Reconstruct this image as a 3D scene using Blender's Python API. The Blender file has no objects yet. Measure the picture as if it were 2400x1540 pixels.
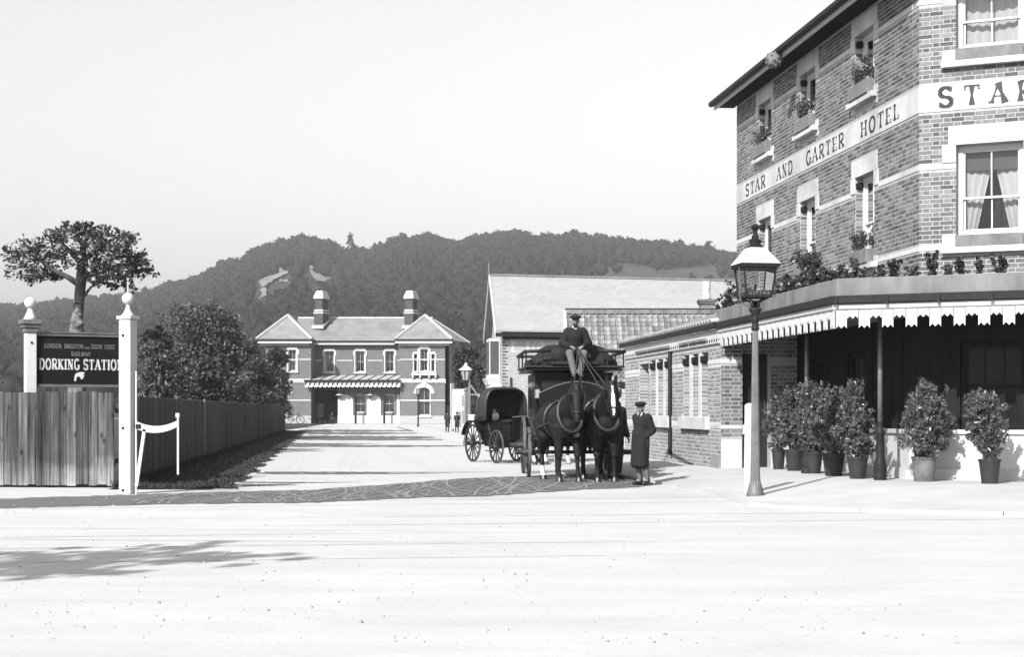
import bpy, bmesh, math, random
import numpy as np
from mathutils import Vector, Matrix, Euler, noise
random.seed(7)
RNG = np.random.default_rng(11)
R = math.radians
SC = bpy.context.scene
COL = SC.collection

# ------------------------------------------------------------------ camera
F_PX, CU, CV, CAM_H = 3800.0, 1200.0, 961.0, 1.30     # focal length and horizon, in units of a 2400 px wide frame
cam_d = bpy.data.cameras.new('camera')
cam = bpy.data.objects.new('camera', cam_d); COL.objects.link(cam)
cam.location = (0, 0, CAM_H); cam.rotation_euler = (R(90), 0, 0)
cam_d.sensor_width = 36; cam_d.lens = 36 * F_PX / 2400.0
cam_d.shift_y = (CV - 770.0) / 2400.0
cam_d.clip_start = .1; cam_d.clip_end = 9000
SC.camera = cam
# ------------------------------------------------------------------ sky, sun, exposure
SUN_EL, SUN_AZ = R(35), R(30)          # the sun stands behind the camera, 30 degrees to its left
w = bpy.data.worlds.new('World'); SC.world = w; w.use_nodes = True
nt = w.node_tree; nt.nodes.clear()
sky = nt.nodes.new('ShaderNodeTexSky'); sky.sky_type = 'NISHITA'; sky.sun_disc = False
sky.sun_elevation = SUN_EL; sky.sun_rotation = R(180) + SUN_AZ
sky.air_density = 1.0; sky.dust_density = 3.0; sky.ozone_density = 1.0
sep = nt.nodes.new('ShaderNodeSeparateColor')          # blue-sensitive plate: only the blue light counts
bg = nt.nodes.new('ShaderNodeBackground'); bg.inputs['Strength'].default_value = .107
out = nt.nodes.new('ShaderNodeOutputWorld')
nt.links.new(sky.outputs['Color'], sep.inputs['Color'])
nt.links.new(sep.outputs['Blue'], bg.inputs['Color'])
nt.links.new(bg.outputs['Background'], out.inputs['Surface'])
sd = bpy.data.lights.new('sun', 'SUN'); sd.energy = 5.0; sd.angle = R(.5); sd.color = (1, 1, 1)
sun = bpy.data.objects.new('sun', sd); COL.objects.link(sun)
to_sun = Vector((-math.sin(SUN_AZ) * math.cos(SUN_EL), -math.cos(SUN_AZ) * math.cos(SUN_EL), math.sin(SUN_EL)))
sun.rotation_euler = to_sun.to_track_quat('Z', 'Y').to_euler()
sun.location = (-20, -30, 40)
SC.view_settings.view_transform = 'Standard'; SC.view_settings.look = 'None'
SC.view_settings.exposure = 0.95; SC.view_settings.gamma = 1; SC.view_settings.use_curve_mapping = False
SC.render.engine = 'CYCLES'
SC.cycles.use_denoising = True; SC.cycles.max_bounces = 6; SC.cycles.diffuse_bounces = 3
SC.cycles.transparent_max_bounces = 12; SC.cycles.volume_bounces = 0
SC.cycles.sample_clamp_indirect = 4

# ------------------------------------------------------------------ pixel helpers (2400 x 1540 frame)
def P(u, v, Y):
    return Vector(((u - CU) / F_PX * Y, Y, CAM_H - (v - CV) / F_PX * Y))
def G(u, v, z=0.0):
    Y = (CAM_H - z) * F_PX / (v - CV)
    return Vector(((u - CU) / F_PX * Y, Y, z))
def ZV(v, Y): return CAM_H + (CV - v) / F_PX * Y

# ------------------------------------------------------------------ materials
MATS = {}
def mat(name, v, rough=.75, var=.18, scale=6.0, bump=.25, bscale=45.0, stretch=(1, 1, 1), spec=.25, rnd=0.0,
        metal=0.0, dirt=0.0, dist=.01, coat=0.0, dscale=None):
    """neutral grey procedural surface: two noises in world space, per-object and per-island variation, fine relief"""
    m = bpy.data.materials.new(name); m.use_nodes = True; MATS[name] = m
    t = m.node_tree; N = t.nodes; L = t.links
    b = N['Principled BSDF']
    b.inputs['Roughness'].default_value = rough; b.inputs['Metallic'].default_value = metal
    b.inputs['Specular IOR Level'].default_value = spec
    if coat: b.inputs['Coat Weight'].default_value = coat; b.inputs['Coat Roughness'].default_value = .15
    g = N.new('ShaderNodeNewGeometry')
    mp = N.new('ShaderNodeVectorMath'); mp.operation = 'MULTIPLY'; mp.inputs[1].default_value = stretch
    L.new(g.outputs['Position'], mp.inputs[0])
    n1 = N.new('ShaderNodeTexNoise'); n1.inputs['Scale'].default_value = scale; n1.inputs['Detail'].default_value = 6; n1.inputs['Roughness'].default_value = .62
    L.new(mp.outputs[0], n1.inputs['Vector'])
    mr = N.new('ShaderNodeMapRange'); mr.inputs['From Min'].default_value = .28; mr.inputs['From Max'].default_value = .72
    mr.inputs['To Min'].default_value = 1 - var; mr.inputs['To Max'].default_value = 1 + var
    L.new(n1.outputs['Fac'], mr.inputs['Value'])
    cur = mr.outputs['Result']
    if rnd:
        oi = N.new('ShaderNodeObjectInfo')
        ad = N.new('ShaderNodeMath'); ad.operation = 'ADD'
        L.new(oi.outputs['Random'], ad.inputs[0]); L.new(g.outputs['Random Per Island'], ad.inputs[1])
        fr = N.new('ShaderNodeMath'); fr.operation = 'FRACT'; L.new(ad.outputs[0], fr.inputs[0])
        mr2 = N.new('ShaderNodeMapRange'); mr2.inputs['To Min'].default_value = 1 - rnd; mr2.inputs['To Max'].default_value = 1 + rnd
        L.new(fr.outputs[0], mr2.inputs['Value'])
        mu = N.new('ShaderNodeMath'); mu.operation = 'MULTIPLY'; L.new(cur, mu.inputs[0]); L.new(mr2.outputs[0], mu.inputs[1]); cur = mu.outputs[0]
    if dirt:
        n3 = N.new('ShaderNodeTexNoise'); n3.inputs['Scale'].default_value = dscale or scale * .35; n3.inputs['Detail'].default_value = 8
        L.new(mp.outputs[0], n3.inputs['Vector'])
        mr3 = N.new('ShaderNodeMapRange'); mr3.inputs['From Min'].default_value = .45; mr3.inputs['From Max'].default_value = .7
        mr3.inputs['To Min'].default_value = 1; mr3.inputs['To Max'].default_value = 1 - dirt
        L.new(n3.outputs['Fac'], mr3.inputs['Value'])
        mu = N.new('ShaderNodeMath'); mu.operation = 'MULTIPLY'; L.new(cur, mu.inputs[0]); L.new(mr3.outputs[0], mu.inputs[1]); cur = mu.outputs[0]
    mv = N.new('ShaderNodeMath'); mv.operation = 'MULTIPLY'; mv.inputs[1].default_value = v; mv.use_clamp = True
    L.new(cur, mv.inputs[0]); L.new(mv.outputs[0], b.inputs['Base Color'])
    if bump:
        n2 = N.new('ShaderNodeTexNoise'); n2.inputs['Scale'].default_value = bscale; n2.inputs['Detail'].default_value = 4
        L.new(mp.outputs[0], n2.inputs['Vector'])
        bp = N.new('ShaderNodeBump'); bp.inputs['Strength'].default_value = bump; bp.inputs['Distance'].default_value = dist
        L.new(n2.outputs['Fac'], bp.inputs['Height']); L.new(bp.outputs['Normal'], b.inputs['Normal'])
    return m
def leafmat(name, v, rnd=.5, rough=.45, trans=.25, spec=.4):
    m = mat(name, v, rough=rough, var=.15, scale=1.2, bump=0, spec=spec, rnd=rnd)
    t = m.node_tree; N = t.nodes; L = t.links
    b = N['Principled BSDF']; o = N['Material Output']
    tr = N.new('ShaderNodeBsdfTranslucent')
    L.new(b.inputs['Base Color'].links[0].from_socket, tr.inputs['Color'])
    mx = N.new('ShaderNodeMixShader'); mx.inputs[0].default_value = trans
    L.new(b.outputs[0], mx.inputs[1]); L.new(tr.outputs[0], mx.inputs[2]); L.new(mx.outputs[0], o.inputs['Surface'])
    return m
def glassmat(name):
    m = bpy.data.materials.new(name); m.use_nodes = True; MATS[name] = m
    t = m.node_tree; N = t.nodes; L = t.links; o = N['Material Output']
    tr = N.new('ShaderNodeBsdfTransparent'); tr.inputs[0].default_value = (.82, .82, .82, 1)
    gl = N.new('ShaderNodeBsdfGlossy'); gl.inputs['Roughness'].default_value = .03
    fr = N.new('ShaderNodeFresnel'); fr.inputs[0].default_value = 1.5
    mx = N.new('ShaderNodeMixShader')
    L.new(fr.outputs[0], mx.inputs[0]); L.new(tr.outputs[0], mx.inputs[1]); L.new(gl.outputs[0], mx.inputs[2]); L.new(mx.outputs[0], o.inputs['Surface'])
    return m
mat('brick', .118, rough=.9, var=.25, scale=30, dirt=.42, dscale=.55, spec=.08, rnd=.48, bump=.4, bscale=90)
mat('brick_pale', 0.18, rough=.85, var=.2, scale=30, rnd=.3, bump=.4, bscale=90)
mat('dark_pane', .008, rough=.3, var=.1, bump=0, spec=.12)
mat('chimney_brick', .05, rough=.9, var=.25, scale=3, bump=.3)
mat('mortar', 0.27, rough=.9, var=.12, scale=9, bump=.4, bscale=120)
mat('mortar_pale', 0.4, rough=.9, var=.12, scale=9, bump=.4, bscale=120)
mat('stone', 0.4, rough=.8, var=.08, scale=4, bump=.2, bscale=60, dirt=.32, dscale=.9)
mat('white_paint', 0.42, rough=.55, var=.05, scale=5, bump=.12, bscale=50, dirt=.06)
mat('cream_stone', 0.36, rough=.8, var=.08, scale=3, bump=.1)
mat('slate', 0.165, rough=.6, var=.14, scale=1.2, bump=.1, stretch=(1, 1, 1), dirt=.25, dscale=.8)
mat('tile', 0.165, rough=.8, var=.15, scale=5, rnd=.35, bump=.3, bscale=40)
mat('lead', 0.3, rough=.6, var=.1, scale=3)
mat('black_paint', 0.012, rough=.35, var=.2, scale=5, bump=.05, spec=.5)
mat('sign_black', 0.008, rough=.6, var=.15, scale=5, bump=.05, spec=.1)
mat('iron', 0.016, rough=.55, var=.3, scale=12, bump=.2, spec=.1)
mat('grey_iron', 0.1, rough=.5, var=.2, scale=10, bump=.15, spec=.4, dirt=.3)
mat('lettering_white', 0.45, rough=.6, var=.05, bump=0)
mat('lettering_faded', 0.13, rough=.6, var=.3, scale=20, bump=0)
mat('lettering_black', .03, rough=.6, var=.1, bump=0)
mat('lettering_pale', 0.42, rough=.6, var=.15, scale=8, bump=0)
mat('sign_ground', 0.27, rough=.7, var=.06, scale=3, bump=.1, dirt=.1)
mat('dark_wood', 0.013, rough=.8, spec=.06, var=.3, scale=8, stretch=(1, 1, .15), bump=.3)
mat('grey_wood', 0.14, rough=.8, var=.3, scale=8, stretch=(1, 1, .1), bump=.5, bscale=60)
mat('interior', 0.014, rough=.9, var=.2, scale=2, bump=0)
mat('curtain', 0.36, rough=.9, var=.12, scale=25, stretch=(1, 1, .1), bump=0)
mat('blind', 0.06, rough=.9, var=.1, bump=0)
mat('box_grey', 0.13, rough=.8, var=.2, scale=9, stretch=(1, 1, .4), bump=.2, dirt=.25)
mat('cement', 0.14, rough=.85, var=.2, scale=5, stretch=(1, 1, .35), bump=.3, dirt=.45)
mat('pot', 0.024, rough=.5, var=.35, scale=9, stretch=(1, 1, .4), bump=.2, spec=0.2)
mat('soil', 0.03, rough=1, var=.3, scale=20, bump=.6)
mat('skin', 0.15, rough=.55, var=.05, bump=.05, scale=20)
mat('cloth_black', 0.009, rough=.9, var=.25, scale=25, bump=.35, bscale=70)
mat('cloth_dark', 0.02, rough=.9, var=.25, scale=25, bump=.35, bscale=70)
mat('cloth_grey', 0.085, rough=.9, var=.3, scale=25, bump=.35, bscale=70)
mat('cloth_pale', 0.15, rough=.9, var=.2, scale=25, bump=.3, bscale=70)
mat('linen', 0.45, rough=.85, var=.05, bump=.1)
mat('hair', .025, rough=.6, var=.3, scale=60, bump=.4, bscale=150)
mat('boot', 0.012, rough=.4, var=.3, scale=20, bump=.15, spec=.5)
mat('horse_coat', 0.008, rough=.62, var=.4, scale=7, bump=.2, bscale=90, spec=0.14)
mat('white_hair', 0.42, rough=.7, var=.1, scale=40, bump=.2)
mat('leather', 0.012, rough=.45, var=.3, scale=20, bump=.2, spec=0.25)
mat('leather_worn', 0.03, rough=.5, var=.3, scale=20, bump=.2, spec=.4)
mat('brass', .5, rough=.25, metal=.9, var=.1, bump=0)
mat('bus_paint', 0.007, rough=.35, var=.25, scale=5, bump=.05, spec=0.14)
mat('hood_leather', 0.022, rough=.42, var=.3, scale=6, bump=.2, spec=0.3)
mat('tarpaulin', 0.01, rough=.75, var=.35, scale=9, bump=.5, bscale=14, dist=.03)
mat('wheel_paint', 0.02, rough=.45, var=.2, spec=0.2, bump=.05)
mat('tyre_iron', 0.07, rough=.5, var=.3, scale=15, bump=.1)
mat('bark', 0.05, rough=.95, var=.4, scale=7, bump=.9, bscale=14, dist=.03)
mat('bark_pale', 0.12, rough=.95, var=.5, scale=5, bump=.9, bscale=14, dist=.03)
leafmat('leaf_dark', 0.036, rnd=.55)
leafmat('leaf_mid', 0.05, rnd=.5)
leafmat('leaf_laurel', 0.07, rnd=.6, rough=.5, spec=.3)
leafmat('leaf_pot', 0.095, rnd=.55, rough=.35, spec=.5)
leafmat('leaf_hill', .015, rnd=.18, trans=.1, rough=.8, spec=.1)
leafmat('grass_blade', 0.032, rnd=.5, rough=.6)
mat('poster', 0.36, rough=.8, var=.1, scale=2, bump=.05, dirt=.1)
mat('poster_mid', 0.17, rough=.8, var=.2, scale=3, bump=.05)
mat('chalk', 0.15, rough=1, var=.25, scale=.25, bump=.6, bscale=.8, dist=.4, dirt=.3)
mat('meadow', .036, rough=1, var=.15, scale=.05, bump=.4, bscale=1.0, dist=.3)
mat('wood_floor_hill', 0.018, rough=1, var=.3, scale=.06, bump=.5, bscale=1, dist=.3)
glassmat('glass')
mat('dark_glass', .012, rough=.12, var=.1, bump=0, spec=.5)
mat('lamp_glass', 0.25, rough=.15, var=.05, bump=0, spec=.6)
mat('lip', 0.12, rough=.6, bump=0)
mat('tub_pale', 0.09, rough=.6, var=.5, scale=5, bump=.2, spec=.4)

# ------------------------------------------------------------------ mesh builder
class MB:
    def __init__(s, M=None):
        s.v = []; s.f = []; s.mi = []; s.M = M or Matrix.Identity(4); s.cur = 0
    def add(s, vs, fs):
        o = len(s.v)
        s.v += [s.M @ Vector(p) for p in vs]
        s.f += [tuple(i + o for i in f) for f in fs]; s.mi += [s.cur] * len(fs)
        return s
    def box(s, x0, x1, y0, y1, z0, z1):
        return s.add([(x0, y0, z0), (x1, y0, z0), (x1, y1, z0), (x0, y1, z0), (x0, y0, z1), (x1, y0, z1), (x1, y1, z1), (x0, y1, z1)],
                     [(0, 3, 2, 1), (4, 5, 6, 7), (0, 1, 5, 4), (1, 2, 6, 5), (2, 3, 7, 6), (3, 0, 4, 7)])
    def hexa(s, b, t):       # any prism-like solid from two loops of the same length
        n = len(b)
        return s.add(list(b) + list(t), [tuple(range(n - 1, -1, -1)), tuple(range(n, 2 * n))] + [(i, (i + 1) % n, n + (i + 1) % n, n + i) for i in range(n)])
    def plate(s, poly, y0, y1):     # polygon in x,z pulled through y
        return s.hexa([(x, y0, z) for x, z in poly], [(x, y1, z) for x, z in poly])
    def slab(s, poly, z0, z1):      # polygon in x,y pulled through z
        return s.hexa([(x, y, z0) for x, y in poly], [(x, y, z1) for x, y in poly])
    def quad(s, a, b, c, d): return s.add([a, b, c, d], [(0, 1, 2, 3)])
    def tube(s, pts, r, n=8, cap=True):
        pts = [Vector(p) for p in pts]; m = len(pts)
        rs = r if isinstance(r, (list, tuple)) else [r] * m
        vs = []; ref = None
        for i, p in enumerate(pts):
            d = (pts[min(i + 1, m - 1)] - pts[max(i - 1, 0)])
            d = d.normalized() if d.length > 1e-9 else Vector((0, 0, 1))
            if ref is None:
                ref = Vector((1, 0, 0)) if abs(d.x) < .8 else Vector((0, 1, 0))
            a = (ref - d * ref.dot(d)); a = a.normalized() if a.length > 1e-6 else d.orthogonal().normalized()
            ref = a; b = d.cross(a)
            for k in range(n):
                t = 2 * math.pi * k / n
                vs.append(p + a * (rs[i] * math.cos(t)) + b * (rs[i] * math.sin(t)))
        fs = [(i * n + k, i * n + (k + 1) % n, (i + 1) * n + (k + 1) % n, (i + 1) * n + k) for i in range(m - 1) for k in range(n)]
        if cap: fs += [tuple(range(n - 1, -1, -1)), tuple(range((m - 1) * n, m * n))]
        return s.add(vs, fs)
    def bar(s, a, b, w, h):        # rectangular bar between two points
        a = Vector(a); b = Vector(b); d = (b - a).normalized()
        up = Vector((0, 0, 1)) if abs(d.z) < .95 else Vector((0, 1, 0))
        sx = d.cross(up).normalized() * (w / 2); sy = sx.cross(d).normalized() * (h / 2)
        return s.hexa([a - sx - sy, a + sx - sy, a + sx + sy, a - sx + sy], [b - sx - sy, b + sx - sy, b + sx + sy, b - sx + sy])
    def lathe(s, prof, n=20, c=(0, 0, 0), squash=1.0):    # profile of (radius, z)
        c = Vector(c); vs = []; m = len(prof)
        for r, z in prof:
            for k in range(n):
                t = 2 * math.pi * k / n
                vs.append((c.x + r * math.cos(t), c.y + r * squash * math.sin(t), c.z + z))
        fs = [(i * n + k, i * n + (k + 1) % n, (i + 1) * n + (k + 1) % n, (i + 1) * n + k) for i in range(m - 1) for k in range(n)]
        fs += [tuple(range(n - 1, -1, -1)), tuple(range((m - 1) * n, m * n))]
        return s.add(vs, fs)
    def ell(s, c, r, n=14, m=9, rot=None):
        c = Vector(c); r = (r, r, r) if not hasattr(r, '__len__') else r
        q = rot.to_matrix() if rot else Matrix.Identity(3)
        vs = [c + q @ Vector((0, 0, -r[2]))]
        for i in range(1, m):
            a = -math.pi / 2 + math.pi * i / m
            for k in range(n):
                t = 2 * math.pi * k / n
                vs.append(c + q @ Vector((r[0] * math.cos(a) * math.cos(t), r[1] * math.cos(a) * math.sin(t), r[2] * math.sin(a))))
        vs.append(c + q @ Vector((0, 0, r[2])))
        fs = [(0, 1 + (k + 1) % n, 1 + k) for k in range(n)]
        fs += [(1 + i * n + k, 1 + i * n + (k + 1) % n, 1 + (i + 1) * n + (k + 1) % n, 1 + (i + 1) * n + k) for i in range(m - 2) for k in range(n)]
        o = 1 + (m - 2) * n; top = len(vs) - 1
        fs += [(o + k, o + (k + 1) % n, top) for k in range(n)]
        return s.add(vs, fs)
    def cap(s, a, ra, b, rb, n=14):   # tapered capsule
        a = Vector(a); b = Vector(b); d = b - a; L = d.length
        if L < 1e-6: return s.ell(a, ra)
        d = d / L
        pts = []; rs = []
        for i in range(5):
            t = math.pi / 2 * i / 4.5 + .12
            pts.append(a - d * (ra * math.cos(t))); rs.append(ra * math.sin(t))
        for t in (0, .33, .67, 1.0):
            pts.append(a + d * (L * t)); rs.append(ra + (rb - ra) * t)
        for i in range(4, -1, -1):
            t = math.pi / 2 * i / 4.5 + .12
            pts.append(b + d * (rb * math.cos(t))); rs.append(rb * math.sin(t))
        return s.tube(pts, rs, n)
    def chain(s, pts, rs, n=14):
        for i in range(len(pts) - 1): s.cap(pts[i], rs[i], pts[i + 1], rs[i + 1], n)
        return s
    def mesh(s, name, smooth=False):
        me = bpy.data.meshes.new(name)
        me.from_pydata([tuple(p) for p in s.v], [], s.f)
        if any(s.mi): me.polygons.foreach_set('material_index', s.mi)
        if smooth: me.polygons.foreach_set('use_smooth', [True] * len(me.polygons))
        me.update(); return me
    def build(s, name, m, parent=None, smooth=False, bevel=0.0, fix=True):
        me = s.mesh(name, smooth)
        if fix:
            bm = bmesh.new(); bm.from_mesh(me); bmesh.ops.recalc_face_normals(bm, faces=bm.faces); bm.to_mesh(me); bm.free()
        return link(name, me, m, parent, bevel)
def setmat(me, m):
    for x in (m if isinstance(m, (list, tuple)) else [m]): me.materials.append(MATS[x])
def link(name, me, m, parent=None, bevel=0.0):
    if m: setmat(me, m)
    o = bpy.data.objects.new(name, me); COL.objects.link(o)
    if parent: o.parent = parent
    if bevel:
        md = o.modifiers.new('bevel', 'BEVEL'); md.width = bevel; md.segments = 1; md.limit_method = 'ANGLE'
    return o
def inst(name, me, parent, M):       # another object that shares mesh data
    o = bpy.data.objects.new(name, me); COL.objects.link(o); o.parent = parent; o.matrix_local = M
    return o
def tag(o, label=None, cat=None, group=None, kind=None):
    if label: o['label'] = label
    if cat: o['category'] = cat
    if group: o['group'] = group
    if kind: o['kind'] = kind
    return o
def thing(name, label, cat, loc=(0, 0, 0), rz=0.0, group=None):
    o = bpy.data.objects.new(name, None); COL.objects.link(o)
    o.location = loc; o.rotation_euler = (0, 0, rz); o.empty_display_size = .2
    return tag(o, label, cat, group)
def struct(name, mb, m, **k): return tag(mb.build(name, m, **k), kind='structure')
def copy_tree(o, parent=None):
    c = o.copy(); COL.objects.link(c)
    if parent: c.parent = parent
    for ch in [x for x in COL.objects if x.parent == o]: copy_tree(ch, c)
    return c
def frame(origin, dx, z=0.0):
    d = Vector((dx[0], dx[1], 0)).normalized()
    M = Matrix(((d.x, -d.y, 0, origin[0]), (d.y, d.x, 0, origin[1]), (0, 0, 1, z), (0, 0, 0, 1)))
    return M
def remesh(mb, voxel, smooth=4, name='tmp', dec=None):
    """one continuous skin over overlapping volumes"""
    me = mb.mesh(name)
    bm = bmesh.new(); bm.from_mesh(me); bmesh.ops.recalc_face_normals(bm, faces=bm.faces); bm.to_mesh(me); bm.free()
    o = bpy.data.objects.new(name, me); COL.objects.link(o)
    r = o.modifiers.new('r', 'REMESH'); r.mode = 'VOXEL'; r.voxel_size = voxel
    if smooth:
        sm = o.modifiers.new('s', 'SMOOTH'); sm.iterations = smooth; sm.factor = .5
    dg = bpy.context.evaluated_depsgraph_get()
    res = bpy.data.meshes.new_from_object(o.evaluated_get(dg), depsgraph=dg)
    bpy.data.objects.remove(o); bpy.data.meshes.remove(me)
    res.polygons.foreach_set('use_smooth', [True] * len(res.polygons))
    res.name = name
    return res
def np_mesh(name, V, F, smooth=False):
    """V (n,3) array, F (m,k) array of equal-sized faces"""
    me = bpy.data.meshes.new(name)
    V = np.ascontiguousarray(V, dtype=np.float32); F = np.ascontiguousarray(F, dtype=np.int32)
    k = F.shape[1]
    me.vertices.add(len(V)); me.vertices.foreach_set('co', V.ravel())
    me.loops.add(F.size); me.loops.foreach_set('vertex_index', F.ravel())
    me.polygons.add(len(F)); me.polygons.foreach_set('loop_start', np.arange(0, F.size, k, dtype=np.int32))
    try: me.polygons.foreach_set('loop_total', np.full(len(F), k, dtype=np.int32))
    except Exception: pass
    if smooth: me.polygons.foreach_set('use_smooth', np.ones(len(F), dtype=bool))
    me.update(calc_edges=True); return me

# ------------------------------------------------------------------ foliage
def leaves(C, size, droop=.0, aspect=.55, jitter=.35, outward=None):
    """C (n,3) leaf centres -> folded diamond leaves (two triangles)"""
    n = len(C)
    d = RNG.normal(size=(n, 3))
    if outward is not None: d = d * .8 + outward * .9
    d[:, 2] -= droop
    d /= np.linalg.norm(d, axis=1)[:, None] + 1e-9
    e = np.cross(d, RNG.normal(size=(n, 3))); e /= np.linalg.norm(e, axis=1)[:, None] + 1e-9
    s = size * (1 + jitter * RNG.uniform(-1, 1, n))[:, None]
    nn = np.cross(d, e)
    a = C - d * s * .5; b = C + e * s * aspect * .5 + nn * s * .06; c = C + d * s * .5; f = C - e * s * aspect * .5 + nn * s * .06
    V = np.stack([a, b, c, f], 1).reshape(-1, 3)
    i = np.arange(n)[:, None] * 4
    return V, i + np.array([[0, 1, 2, 3]])
def ball_pts(n, hollow=.45):
    d = RNG.normal(size=(n, 3)); d /= np.linalg.norm(d, axis=1)[:, None]
    r = (hollow + (1 - hollow) * RNG.uniform(0, 1, n)) ** .8
    return d * r[:, None]
def foliage(clumps, per, size, hollow=.35, droop=.1, aspect=.55, fine=45, sub=.34):
    """clumps: list of (x,y,z,rx,ry,rz); leaves spread through sub-clumps inside each, so gaps stay open"""
    pts = []; outs = []
    for (x, y, z, rx, ry, rz) in clumps:
        n = int(per * rx * ry * rz ** .6) + 30
        k = max(5, n // fine)
        cen = ball_pts(k, .3) * np.array([rx, ry, rz]) * .92
        rr = min(rx, ry, rz) * sub
        idx = RNG.integers(0, k, n)
        loc = ball_pts(n, hollow) * rr * RNG.uniform(.5, 1.15, k)[idx][:, None]
        p = cen[idx] + loc
        outs.append(p / (np.linalg.norm(p, axis=1)[:, None] + 1e-6))
        pts.append(p + np.array([x, y, z]))
    C = np.concatenate(pts); O = np.concatenate(outs)
    return leaves(C, size, droop, aspect, outward=O)
# ------------------------------------------------------------------ stroke alphabet (serifed), shared by all painted words
def _arc(cx, cy, rx, ry, a0, a1, n=10):
    return [(cx + rx * math.cos(R(a0 + (a1 - a0) * i / n)), cy + ry * math.sin(R(a0 + (a1 - a0) * i / n))) for i in range(n + 1)]
# every stroke: (list of points, weight) ; letters live in a box 0..w x 0..1
def glyphs():
    T, t = 1.0, .42
    g = {}
    g['A'] = (.78, [([(.05, 0), (.37, 1)], t), ([(.37, 1), (.70, 0)], T), ([(.17, .34), (.58, .34)], t)], [(.05, 0), (.70, 0)])
    g['B'] = (.72, [([(.14, 0), (.14, 1)], T), ([(.14, 1)] + _arc(.40, .76, .2, .24, 90, -90) + [(.14, .52)], .7), ([(.14, .52)] + _arc(.40, .26, .25, .26, 90, -90) + [(.14, 0)], .7)], [(.14, 0), (.14, 1)])
    g['C'] = (.74, [(_arc(.40, .5, .32, .5, 48, 312, 18), .8), ([(.64, .98), (.64, .76)], t)], [])
    g['D'] = (.76, [([(.14, 0), (.14, 1)], T), ([(.14, 1)] + _arc(.34, .5, .34, .5, 90, -90, 14) + [(.14, 0)], .75)], [(.14, 0), (.14, 1)])
    g['E'] = (.66, [([(.14, 0), (.14, 1)], T), ([(.14, .97), (.58, .97)], t), ([(.14, .5), (.46, .5)], t), ([(.14, .03), (.6, .03)], t), ([(.58, .97), (.58, .8)], t), ([(.6, .03), (.6, .22)], t)], [(.14, 0), (.14, 1)])
    g['F'] = (.64, [([(.14, 0), (.14, 1)], T), ([(.14, .97), (.58, .97)], t), ([(.14, .5), (.46, .5)], t), ([(.58, .97), (.58, .8)], t)], [(.14, 0), (.14, 1)])
    g['G'] = (.78, [(_arc(.40, .5, .32, .5, 48, 330, 18), .8), ([(.66, .05), (.66, .42)], T), ([(.5, .42), (.78, .42)], t)], [])
    g['H'] = (.80, [([(.14, 0), (.14, 1)], T), ([(.64, 0), (.64, 1)], T), ([(.14, .5), (.64, .5)], t)], [(.14, 0), (.14, 1), (.64, 0), (.64, 1)])
    g['I'] = (.34, [([(.17, 0), (.17, 1)], T)], [(.17, 0), (.17, 1)])
    g['J'] = (.5, [([(.34, 1), (.34, .2)] + _arc(.18, .2, .16, .2, 0, -150, 6), T)], [(.34, 1)])
    g['K'] = (.78, [([(.14, 0), (.14, 1)], T), ([(.62, 1), (.16, .42)], t), ([(.28, .56), (.66, 0)], T)], [(.14, 0), (.14, 1), (.62, 1), (.66, 0)])
    g['L'] = (.62, [([(.14, 0), (.14, 1)], T), ([(.14, .03), (.56, .03)], t), ([(.56, .03), (.56, .25)], t)], [(.14, 0), (.14, 1)])
    g['N'] = (.82, [([(.14, 0), (.14, 1)], t), ([(.14, 1), (.66, 0)], T), ([(.66, 0), (.66, 1)], t)], [(.14, 0), (.14, 1), (.66, 1)])
    g['O'] = (.80, [(_arc(.40, .5, .32, .5, 0, 360, 24), .8)], [])
    g['R'] = (.76, [([(.14, 0), (.14, 1)], T), ([(.14, 1)] + _arc(.40, .74, .22, .26, 90, -90) + [(.14, .48)], .7), ([(.36, .48), (.66, 0)], T)], [(.14, 0), (.14, 1), (.66, 0)])
    g['S'] = (.66, [(_arc(.34, .74, .24, .25, 30, 270, 12)[:-1] + _arc(.34, .25, .25, .25, 90, -150, 12), .8), ([(.56, .98), (.56, .78)], t), ([(.1, .02), (.1, .24)], t)], [])
    g['T'] = (.74, [([(.37, 0), (.37, 1)], T), ([(.05, .97), (.69, .97)], t), ([(.05, .97), (.05, .78)], t), ([(.69, .97), (.69, .78)], t)], [(.37, 0)])
    g['U'] = (.80, [([(.14, 1), (.14, .3)] + _arc(.40, .3, .26, .3, 180, 360, 10) + [(.66, 1)], .8)], [(.14, 1), (.66, 1)])
    g['W'] = (1.1, [([(.06, 1), (.3, 0)], T), ([(.3, 0), (.54, 1)], t), ([(.54, 1), (.78, 0)], T), ([(.78, 0), (1.02, 1)], t)], [(.06, 1), (.54, 1), (1.02, 1)])
    g['Y'] = (.74, [([(.06, 1), (.37, .45)], T), ([(.68, 1), (.37, .45)], t), ([(.37, .45), (.37, 0)], T)], [(.06, 1), (.68, 1), (.37, 0)])
    g['.'] = (.3, [([(.12, .06), (.16, .06)], T)], [])
    return g
GLY = glyphs()
def word_width(text, gap=.12):
    return sum((.5 if c == ' ' else GLY[c][0]) + gap for c in text) - gap
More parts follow.
